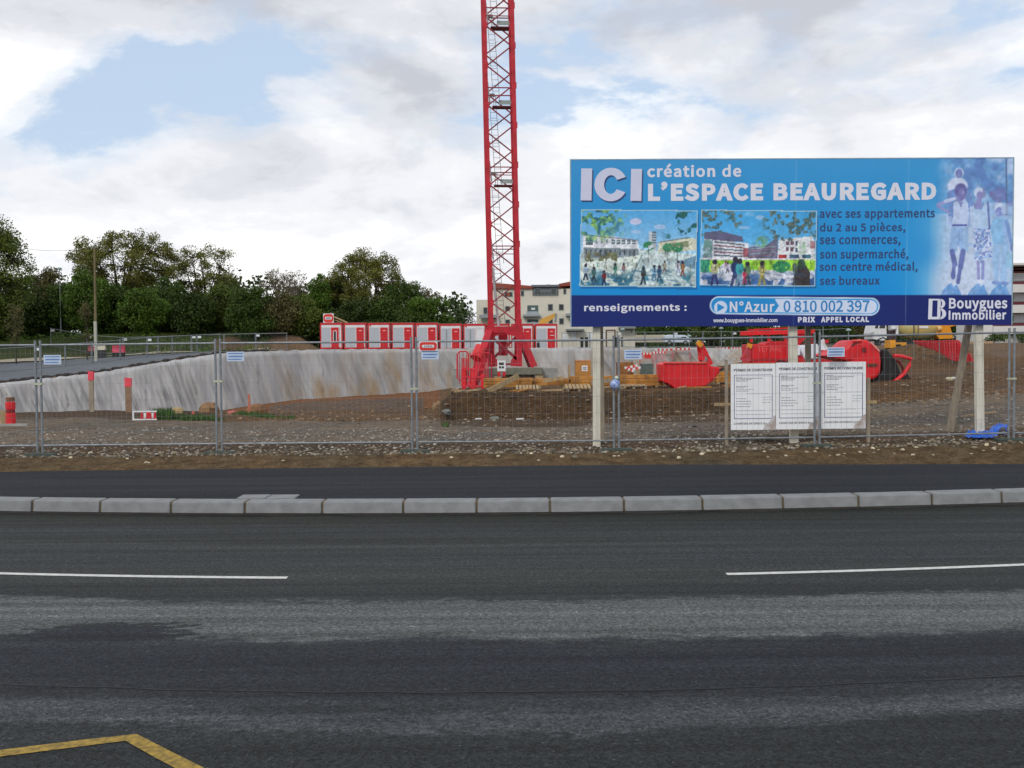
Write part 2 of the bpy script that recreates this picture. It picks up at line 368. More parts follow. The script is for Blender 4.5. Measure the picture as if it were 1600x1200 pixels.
# ------------------------------------------------------------------ road, kerb, pavement
TT = 800 / F
def bend(X, Y0, k=.036):
    u = X / (Y0 * TT); u = max(-1.6, min(1.6, u)); return Y0 * (1 + k * u * u)
def strip(y_near, y_far, z0, z1, x0, x1, n, nb=1.0):
    m = MB()
    for i in range(n + 1):
        X = x0 + (x1 - x0) * i / n
        yn = bend(X, y_near) if y_near > 0 else y_near
        m.v += [(X, yn, z0), (X, bend(X, y_far), z1)]
    for i in range(n): m.f.append((2*i, 2*i+2, 2*i+3, 2*i+1))
    return m
def asphalt(name, bands, spk, mul=1.0, y0=4.0, y1=13.0):
    m = bpy.data.materials.new(name); m.use_nodes = True; t = m.node_tree; b = t.nodes['Principled BSDF']
    b.inputs['Roughness'].default_value = .85; b.inputs['Specular IOR Level'].default_value = .25
    def nd(ty): return t.nodes.new(ty)
    def mt(op, a, c, clamp=False):
        n = nd('ShaderNodeMath'); n.operation = op; n.use_clamp = clamp
        for i, v in enumerate((a, c)):
            if isinstance(v, (int, float)): n.inputs[i].default_value = v
            else: t.links.new(v, n.inputs[i])
        return n.outputs[0]
    tx = nd('ShaderNodeTexCoord'); sp = nd('ShaderNodeSeparateXYZ'); t.links.new(tx.outputs['Object'], sp.inputs[0])
    x2 = mt('MINIMUM', mt('MULTIPLY', sp.outputs[0], sp.outputs[0]), 90.0)
    v = mt('SUBTRACT', sp.outputs[1], mt('DIVIDE', mt('MULTIPLY', x2, .036 / TT ** 2), mt('MAXIMUM', sp.outputs[1], 3.0)))
    mp = nd('ShaderNodeMapping'); mp.inputs['Scale'].default_value = (.7, 1.6, 1); t.links.new(tx.outputs['Object'], mp.inputs[0])
    n1 = nd('ShaderNodeTexNoise'); n1.inputs['Scale'].default_value = .8; n1.inputs['Detail'].default_value = 9; n1.inputs['Roughness'].default_value = .7
    t.links.new(mp.outputs[0], n1.inputs['Vector'])
    v2 = mt('ADD', v, mt('MULTIPLY', mt('SUBTRACT', n1.outputs[0], .5), .8))
    n9 = nd('ShaderNodeTexNoise'); n9.inputs['Scale'].default_value = 9; n9.inputs['Detail'].default_value = 6; t.links.new(mp.outputs[0], n9.inputs['Vector'])
    v2 = mt('ADD', v2, mt('MULTIPLY', mt('SUBTRACT', n9.outputs[0], .5), .35))
    vn_ = mt('ADD', mt('MULTIPLY', mt('SUBTRACT', n9.outputs[0], .5), 1.4), mt('MULTIPLY', mt('SUBTRACT', n1.outputs[0], .5), 1.6))
    gx_ = mt('DIVIDE', mt('ADD', mt('ADD', sp.outputs[0], vn_), 3.05), .72); gy_ = mt('DIVIDE', mt('SUBTRACT', mt('ADD', v, mt('MULTIPLY', vn_, .35)), 6.85), .36)
    blob_ = mt('SUBTRACT', 1.0, mt('ADD', mt('MULTIPLY', gx_, gx_), mt('MULTIPLY', gy_, gy_)))
    v2 = mt('SUBTRACT', v2, mt('MULTIPLY', mt('MULTIPLY', mt('MAXIMUM', blob_, 0.0), n1.outputs[0]), 1.1))
    f = mt('DIVIDE', mt('SUBTRACT', v2, y0), y1 - y0)
    r = nd('ShaderNodeValToRGB'); t.links.new(f, r.inputs[0]); e = r.color_ramp.elements
    while len(e) < len(bands): e.new(.5)
    for q, (y, c) in zip(e, bands): q.position = max(0, min(1, (y - y0) / (y1 - y0))); q.color = (*[x * mul for x in c], 1)
    cur = r.outputs[0]
    # tyre streaks, long grain
    mp2 = nd('ShaderNodeMapping'); mp2.inputs['Scale'].default_value = (.09, 4.2, 1); t.links.new(tx.outputs['Object'], mp2.inputs[0])
    n2 = nd('ShaderNodeTexNoise'); n2.inputs['Scale'].default_value = 1.5; n2.inputs['Detail'].default_value = 8; t.links.new(mp2.outputs[0], n2.inputs['Vector'])
    r2 = nd('ShaderNodeMapRange'); r2.inputs[1].default_value = .3; r2.inputs[2].default_value = .7; r2.inputs[3].default_value = .66; r2.inputs[4].default_value = 1.34
    t.links.new(n2.outputs[0], r2.inputs[0])
    # aggregate speckle
    n3 = nd('ShaderNodeTexVoronoi'); n3.inputs['Scale'].default_value = 75; t.links.new(tx.outputs['Object'], n3.inputs['Vector'])
    sx = nd('ShaderNodeSeparateColor'); t.links.new(n3.outputs['Color'], sx.inputs[0])
    r3 = nd('ShaderNodeMapRange'); r3.inputs[1].default_value = 0; r3.inputs[2].default_value = 1; r3.inputs[3].default_value = 1 - spk; r3.inputs[4].default_value = 1 + spk
    t.links.new(sx.outputs[0], r3.inputs[0])
    n5 = nd('ShaderNodeTexNoise'); n5.inputs['Scale'].default_value = 28; n5.inputs['Detail'].default_value = 4; t.links.new(tx.outputs['Object'], n5.inputs['Vector'])
    r5 = nd('ShaderNodeMapRange'); r5.inputs[1].default_value = .3; r5.inputs[2].default_value = .7; r5.inputs[3].default_value = .68; r5.inputs[4].default_value = 1.32
    t.links.new(n5.outputs[0], r5.inputs[0])
    # pale stone chips here and there
    r4 = nd('ShaderNodeMapRange'); r4.inputs[1].default_value = .975; r4.inputs[2].default_value = .985; r4.inputs[3].default_value = 1; r4.inputs[4].default_value = 1.9
    t.links.new(sx.outputs[1], r4.inputs[0])
    k = mt('MULTIPLY', mt('MULTIPLY', r2.outputs[0], r3.outputs[0]), mt('MULTIPLY', r4.outputs[0], r5.outputs[0]))
    vm = nd('ShaderNodeVectorMath'); vm.operation = 'SCALE'; t.links.new(cur, vm.inputs[0]); t.links.new(k, vm.inputs['Scale'])
    t.links.new(vm.outputs[0], b.inputs['Base Color'])
    bp = nd('ShaderNodeBump'); bp.inputs['Strength'].default_value = .9; bp.inputs['Distance'].default_value = .012
    t.links.new(n3.outputs['Distance'], bp.inputs['Height']); t.links.new(bp.outputs[0], b.inputs['Normal'])
    return m
A = lambda g, b=0: (lin(g - 1), lin(g + 2), lin(g + 1 + b))
bands = [(4.65, A(56, 2)), (5.02, A(60, 2)), (5.14, A(92, 4)), (5.26, A(86, 4)), (5.42, A(66, 4)), (5.66, A(54, 5)), (6.3, A(51, 8)), (6.62, A(62, 4)),
         (6.78, A(110, 0)), (7.5, A(114, 1)), (7.70, A(106, 1)), (7.80, A(62, 2)), (8.2, A(62, 1)), (8.7, A(72, -2)), (9.1, A(70, 3)), (9.7, A(66, 2)), (10.0, A(74, 0)), (10.3, A(60, 0)),
         (10.8, A(66, 2)), (11.1, A(58, 0)), (11.6, A(56, -5)), (11.85, A(48, -5)), (12.05, A(26, -2))]
# a colour ramp holds 32 stops
rd = strip(-9, 12.12, 0, 0, -70, 70, 160)
road = structure('road', rd, asphalt('road_asphalt', bands, .5, .71))
pv = MB(); pvr = strip(12.36, 15.65, .150, .215, -70, 70, 160)
pave = structure('pavement', pvr, asphalt('pavement_asphalt', [(12.3, A(44, 7)), (13, A(46, 7)), (13.8, A(54, 6)), (14.4, A(46, 7)), (15.2, A(50, 6)), (15.65, A(52, 6))], .12, .66, 12.3, 15.7))
# centre line dashes
white = mat('road_paint', S(205, 205, 200), .7, 0, .14, 14, detail=9)
def dash(X0, X1, Y0, wd=.085):
    m = MB(); n = 24
    for i in range(n + 1):
        X = X0 + (X1 - X0) * i / n; m.v += [(X, bend(X, Y0 - wd / 2), .004), (X, bend(X, Y0 + wd / 2), .004)]
    m.f = [(2*i, 2*i+2, 2*i+3, 2*i+1) for i in range(n)]; return m
xs = lambda px, Y: (px - 800) / F * Y
for a, b in ((-900, 441), (1137, 2480)):
    structure('lane_marking', dash(xs(a, 8.58), xs(b, 8.58), 8.58), white, road)
# yellow bus bay zigzag, bottom left
def gpt(px, py):
    d = CR @ Vector(((px - 800) / F, (600 - py) / F, -1)); k = -CAMZ / d.z; return Vector((d.x * k, d.y * k, .004))
yl = MB(); zp = [gpt(-260, 1195), gpt(0, 1178), gpt(120, 1163), gpt(205, 1153), gpt(255, 1180), gpt(318, 1212), gpt(420, 1265)]
for i in range(len(zp)):
    d = (zp[min(i + 1, len(zp) - 1)] - zp[max(0, i - 1)]).normalized(); nn = Vector((-d.y, d.x, 0)) * .046
    yl.v += [tuple(zp[i] - nn), tuple(zp[i] + nn)]
yl.f = [(2*i, 2*i+2, 2*i+3, 2*i+1) for i in range(len(zp) - 1)]
structure('yellow_marking', yl, mat('yellow_road_paint', S(118, 98, 44), .8, 0, .3, 26, col2=S(172, 142, 58), detail=10), road)
# tar joint: a thin raised seam
cr = MB(); n = 200; 
for i in range(n + 1):
    X = -14 + 28 * i / n; j = mnoise.noise(Vector((X * 3, 0, 5))) * .02; wv = .008 + .005 * mnoise.noise(Vector((X * 7, 3, 5)))
    cr.v += [(X, bend(X, 5.64) + j - wv, .003), (X, bend(X, 5.64) + j + wv, .003)]
cr.f = [(2*i, 2*i+2, 2*i+3, 2*i+1) for i in range(n)]
structure('tar_joint', cr, mat('tar', S(9, 9, 10), .6, 0, .2, 10), road)
# kerb of separate stones
kj = [22, 138, 256, 376, 500, 628, 743, 858, 974, 1098, 1227, 1350, 1472]
kx = [xs(p, 12.15) for p in kj]
while kx[0] > -13: kx.insert(0, kx[0] - 1.0 + rnd.uniform(-.03, .03))
while kx[-1] < 13: kx.append(kx[-1] + 1.0 + rnd.uniform(-.03, .03))
km = mat('kerb_concrete', S(136, 138, 139), .85, 0, .13, 6, .35, 60, detail=10, island=.07)
kb = MB(); n = 120
for i in range(n + 1):
    X = -70 + 140 * i / n; y = bend(X, 12.17); kb.v += [(X, y - .055, -.02), (X, y - .036, .150), (X, y + .19, .156)]
kb.f = [(3*i, 3*i+3, 3*i+4, 3*i+1) for i in range(n)] + [(3*i+1, 3*i+4, 3*i+5, 3*i+2) for i in range(n)]
kerb = structure('kerb', kb, mat('kerb_mortar', S(96, 84, 62), .95, 0, .25, 12))
for a, b in zip(kx[:-1], kx[1:]):
    s = MB(); y0 = bend(a, 12.1); y1 = bend(b, 12.1); dz = rnd.uniform(-.004, .004); g_ = .013
    x0, x1 = a + g_, b - g_; dy = rnd.uniform(-.006, .006); y0 += dy; y1 += dy; D = .27
    s.add([(x0, y0 - .012, -.02), (x1, y1 - .012, -.02), (x1, y1 + D, -.02), (x0, y0 + D, -.02), (x0, y0 + .012, .163 + dz), (x1, y1 + .012, .163 + dz), (x1, y1 + D, .166 + dz), (x0, y0 + D, .166 + dz)],
          [(0,3,2,1),(4,5,6,7),(0,1,5,4),(1,2,6,5),(2,3,7,6),(3,0,4,7)])
    structure('kerbstone', s, km, kerb, bevel=.018)
# uneven dark brown strip: the shadow gap at the kerb foot, painted in
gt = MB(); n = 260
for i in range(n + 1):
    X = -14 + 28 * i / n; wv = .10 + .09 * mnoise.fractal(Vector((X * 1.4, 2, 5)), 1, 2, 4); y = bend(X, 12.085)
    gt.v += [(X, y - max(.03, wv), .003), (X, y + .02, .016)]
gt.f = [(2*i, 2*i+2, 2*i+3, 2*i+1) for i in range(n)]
structure('gutter_shade', gt, mat('gutter_shade_brown', S(38, 34, 27), .95, 0, .35, 14, .4, 60), road)
# two pale paving slabs let into the pavement behind the kerb
for a, b in ((366, 411), (413, 458)):
    p = MB(); y0 = bend(xs(a, 12.4), 12.385); X0, X1 = xs(a, 12.5), xs(b, 12.5); p.box(X0, X1, y0, y0 + .3, .12, .172)
    structure('drain_slab', p, km, pave, bevel=.008)
# side road on the terrace, at the left
def drape(pn, pf, n, dz):
    m = MB(); k = 5
    def ip(pts, t):
        s_ = t * (len(pts) - 1); i = min(int(s_), len(pts) - 2); u = s_ - i
        p = pts[i][0] * (1 - u) + pts[i + 1][0] * u; y = pts[i][1] * (1 - u) + pts[i + 1][1] * u; return p, y
    for i in range(n + 1):
        a = ip(pn, i / n); b = ip(pf, i / n)
        for j in range(k + 1):
            u = j / k; X = xs(a[0], a[1]) * (1 - u) + xs(b[0], b[1]) * u; Y = a[1] * (1 - u) + b[1] * u
            m.v.append((X, Y, ground(X, Y) + dz))
    for i in range(n):
        for j in range(k):
            q = i * (k + 1) + j; m.f.append((q, q + k + 1, q + k + 2, q + 1))
    return m
near = [(-600, 64.0), (-200, 64.2), (0, 65.0), (150, 69.0), (250, 74), (350, 84), (420, 97)]
far = [(-600, 80), (-200, 81), (0, 83), (150, 96), (250, 100), (350, 102), (420, 103)]
sr = drape(near, far, 90, .06)
srm = mat('side_road_asphalt', S(92, 97, 104), .8, 0, .14, .6, stretch=(1, .3, 1))
side = structure('side_road', sr, srm)
sk = drape([(a, b + .1) for a, b in far], [(a, b + 1.6) for a, b in far], 90, .16)
structure('side_kerb', sk, mat('side_kerb_stone', S(168, 158, 138), .85, 0, .1, 2), side)

# ------------------------------------------------------------------ geotextile over the cut bank
gx = MB(); NX, NZ = 1100, 20; gc = []
for i in range(NX + 1):
    px = -500 + (1165 + 500) * i / NX; p = prof(px)
    (yb, zb), (yt, zt) = p[7], p[8]
    taper = max(0, min(1, (1165 - px) / 60))
    for j in range(NZ + 1):
        t = j / NZ; jag = mnoise.noise(Vector((px * .05, 1, 0))) * .3 - .15
        z = (zb + jag) * (1 - t) + (zt + .05 + .07 * mnoise.noise(Vector((px * .09, 7, 0)))) * t
        y = yb * (1 - t) + yt * t - .95
        q = px * .075 + (t - 0) * 2.3
        fold = mnoise.fractal(Vector((q, t * .35, 2)), 1, 2.2, 4) * .34 + abs(mnoise.noise(Vector((q * .33, t * .2, 9)))) * .8
        cz_ = mnoise.noise(Vector((px * .11 + t * 3.2, t * .3, 4))); fold += -.26 * max(0, .10 - abs(cz_)) / .10 * (.3 + .7 * (mnoise.noise(Vector((px * .02, 3, 3))) > -.1)) + .03 * mnoise.noise(Vector((px * .45 + t * 1.5, t * .6, 8)))
        y += fold * (.35 + .65 * math.sin(math.pi * min(1, t * .9 + .1)))
        if t > .97: y += .8
        gx.v.append((xs(px, y), y, z))
        st = max(0, min(1, (px - 400) / 90)) * (1 - t * .55); gc.append((st, st, st, 1))
for i in range(NX):
    for j in range(NZ):
        a = i * (NZ + 1) + j; gx.f.append((a, a + NZ + 1, a + NZ + 2, a + 1))
me = gx.mesh('geotextile'); ca = me.color_attributes.new('Col', 'FLOAT_COLOR', 'POINT'); ca.data.foreach_set('color', np.array(gc, 'f').ravel())
gm = mat('grey_geotextile', S(170, 170, 170), .8, 0, .16, .8, .2, 3, stretch=(1, 1, .3))
t = gm.node_tree; bs = t.nodes['Principled BSDF']; src = bs.inputs['Base Color'].links[0].from_socket
a_ = t.nodes.new('ShaderNodeAttribute'); a_.attribute_name = 'Col'; nn_ = t.nodes.new('ShaderNodeTexNoise'); nn_.inputs['Scale'].default_value = .55; nn_.inputs['Detail'].default_value = 9
mp_ = t.nodes.new('ShaderNodeMapping'); mp_.inputs['Scale'].default_value = (1, 1, .45); tx_ = t.nodes.new('ShaderNodeTexCoord')
t.links.new(tx_.outputs['Object'], mp_.inputs[0]); t.links.new(mp_.outputs[0], nn_.inputs['Vector'])
mr = t.nodes.new('ShaderNodeMapRange'); mr.inputs[1].default_value = .42; mr.inputs[2].default_value = .66; t.links.new(nn_.outputs[0], mr.inputs[0])
mu = t.nodes.new('ShaderNodeMath'); mu.operation = 'MULTIPLY'; mu.use_clamp = True; t.links.new(mr.outputs[0], mu.inputs[0]); t.links.new(a_.outputs['Fac'], mu.inputs[1])
mx = t.nodes.new('ShaderNodeMixRGB'); t.links.new(mu.outputs[0], mx.inputs[0]); t.links.new(src, mx.inputs[1]); mx.inputs[2].default_value = (*S(156, 132, 98), 1)
t.links.new(mx.outputs[0], bs.inputs['Base Color'])
go = link('geotextile_sheet', me, gm, smooth=True)
tag(go, 'long wrinkled grey membrane draped down the cut bank of the pit', 'membrane')
# black clods / sandbags along the membrane's upper edge
SORD = ['first', 'second', 'third', 'fourth', 'fifth', 'sixth', 'seventh', 'eighth', 'ninth', 'tenth', 'eleventh', 'twelfth', 'thirteenth', 'fourteenth', 'fifteenth', 'sixteenth', 'seventeenth', 'eighteenth', 'nineteenth', 'twentieth', 'sixth last', 'fifth last', 'fourth last', 'third last', 'next to last', 'last']
sb = MB()
for i in range(26):
    px = -60 + i * 19 + rnd.uniform(-6, 6); p = prof(px); Y = p[8, 0] + .25; o = Vector((xs(px, Y), Y, p[8, 1] + .12))
    sb.lathe(o - Vector((.4, 0, 0)), (1, .1, 0), [(0, .02), (.12, .12), (.4, .15), (.7, .11), (.82, .02)], 8)
    if i < 24: pass
clodm = mat('dark_earth_sack', S(54, 50, 46), .9, 0, .3, 4)
for i in range(0, len(sb.v), 40):
    q = MB(); q.v = sb.v[i:i + 40]; k = i // 40
    q.f = [tuple(a - i for a in f) for f in sb.f if min(f) >= i and max(f) < i + 40]
    single('sandbag', q, clodm, 'dark sack weighing down the membrane edge, %s from the left' % SORD[k], 'sandbag', 'dark sacks weighing down the upper edge of the membrane', smooth=True)
# ------------------------------------------------------------------ site fence of wire mesh panels, along the pavement
FY = 16.6
def fence_panel_parts(T, a, b, H=1.93, lift=.08, wires=34, rw=.0015, hz=(.3, .55, .85, 1.15, 1.45, 1.7), tr=.021, plate=None, pd=0):
    """a panel between the world points a and b (its lower corners)"""
    a = Vector(a); b = Vector(b); Z = Vector((0, 0, 1)); za = a + Z * lift; zb = b + Z * lift
    for p in (za, zb):
        T.part('upright', MB().tube(p - Z * lift, p + Z * H, tr, 10), M['galv'], smooth=False)
    T.part('rail', MB().tube(za + Z * .05, zb + Z * .05, tr * .75, 8), M['galv'])
    T.part('rail', MB().tube(za + Z * (H - .08), zb + Z * (H - .08), tr * .85, 8), M['galv'])
    m = MB(); d = zb - za
    for i in range(1, wires + 1):
        p = za + d * (i / (wires + 1)); m.tube(p + Z * .05, p + Z * (H - .08), rw, 4, cap=False)
    for h in hz: m.tube(za + Z * (h * H / 1.93), zb + Z * (h * H / 1.93), rw, 4, cap=False)
    o = T.part('wire_mesh', m, M['wire'])
    return za, zb, d
joints = [(-340, 16.6), (-232 + 10, 16.6), (60, 16.6), (341, 16.6), (647, 16.6), (963, 16.6), (1277, 16.6), (1581, 16.6), (1870, 16.6)]
joints = [(xs(p, y), y) for p, y in joints]
where = ['beyond the left edge of the site', 'at the left end, before the short red post', 'in front of the two pink-topped stakes', 'in front of the green grass patch',
         'with the red oval plate on it', 'in front of the red bucket', 'standing across the permit notices', 'beyond the blue tarpaulin']
plates = {1: None, 2: (82, 562), 3: (368, 557), 4: (672, 554), 5: (989, 554), 6: (1306, 550), 7: None}
for i in range(len(joints) - 1):
    (xa, ya), (xb, yb) = joints[i], joints[i + 1]
    xa += .045; xb -= .045; ga, gb = ground(xa, ya), ground(xb, yb)
    ga = .42 + (ga - .42) * .6 + .02; gb = .42 + (gb - .42) * .6 + .02
    T = Thing('mesh_fence', 'galvanised mesh fence panel ' + where[i], 'fence panel', (xa, ya, ga), 'mesh fence panels along the pavement')
    fence_panel_parts(T, (xa, ya, ga), (xb, yb, gb))
    T.part('clamp', MB().box(xa - .115, xa + .03, ya - .035, ya + .035, ga + .93 + rnd.uniform(-.05, .2), ga + 1.16), mat('clamp_zinc', S(165, 168, 150), .5, .2, .2, 20)) if False else \
        T.part('clamp', (lambda zc: MB().box(xa - .115, xa + .03, ya - .035, ya + .035, zc, zc + .035))(ga + 1.12 + rnd.uniform(-.08, .12)), mat('clamp_zinc', S(185, 188, 165), .5, .2, .2, 20))
    pl = plates.get(i)
    if pl:
        c = at(pl[0], pl[1], ya - .03); W, H = .155, .085
        po = T.part('name_plate', MB().box(c.x - W, c.x + W, c.y - .006, c.y, c.z - H, c.z + H), M['plate'])
        for k, (f0, f1, hh) in enumerate(((-.88, .88, .009), (-.8, .84, .013), (-.88, .7, .009))):
            zc = c.z + H * (.62 - k * .6)
            T.part('printed_line', MB().box(c.x + W * f0, c.x + W * f1, c.y - .0085, c.y - .0065, zc - hh, zc + hh), M['plateblue'], po)
for i, (x, y) in enumerate(joints):
    g_ = ground(x, y) - .02; b = MB(); b.box(x - .27, x + .27, y - .10, y + .10, g_ - .04, g_ + .06)
    lab = ['outside the frame at far left', 'left of the first panel joint in view', 'in front of the wall near the short red post', 'below the joint right of the grass patch', 'below the joint left of the crane foot',
           'just right of the left billboard post', 'below the permit notices', 'under the blue tarpaulin edge', 'far right beyond the tarpaulin'][i]
    single('fence_base', b, M['greenrub'], 'dirty green-grey rubber fence base ' + lab, 'fence base', 'rubber blocks under the site fence', bevel=.025)
# red and white oval plate on panel 4 and its twin on the container roof
def oval_sign(name, label, c, W, H, T=None, depth=.02):
    def rr(w_, h_, r, y, n=6):
        pts = []
        for cx_, cz_, a0 in ((w_ - r, h_ - r, 0), (-w_ + r, h_ - r, 90), (-w_ + r, -h_ + r, 180), (w_ - r, -h_ + r, 270)):
            for k in range(n + 1):
                t = R(a0 + 90 * k / n); pts.append((c.x + cx_ + r * math.cos(t), y, c.z + cz_ + r * math.sin(t)))
        return pts
    t = Thing(name, label, 'sign', (c.x, c.y, c.z - H))
    t.part('plate', MB().prism(rr(W, H, H * .12, c.y), (0, depth, 0)), M['whitep'])
    t.part('red_oval', MB().prism(rr(W * .93, H * .88, H * .6, c.y - .004 * depth / .02), (0, .002 * depth / .02, 0)), M['signred'])
    t.part('white_bar', MB().prism(rr(W * .66, H * .30, H * .26, c.y - .009 * depth / .02), (0, .002 * depth / .02, 0)), M['whitep'])
    m = MB()
    for k in range(5):
        x = c.x - W * .42 + k * W * .19; m.box(x, x + W * .1, c.y - .0135 * depth / .02, c.y - .0115 * depth / .02, c.z - H * .16, c.z + H * (.14 if k != 2 else .24))
    t.part('lettering', m, mat('grey_print', S(105, 110, 125), .6)); return t
oval_sign('company_sign', 'white plate with red oval and white bar, hung on the mesh fence', at(669, 541, FY - .05), .165, .085)

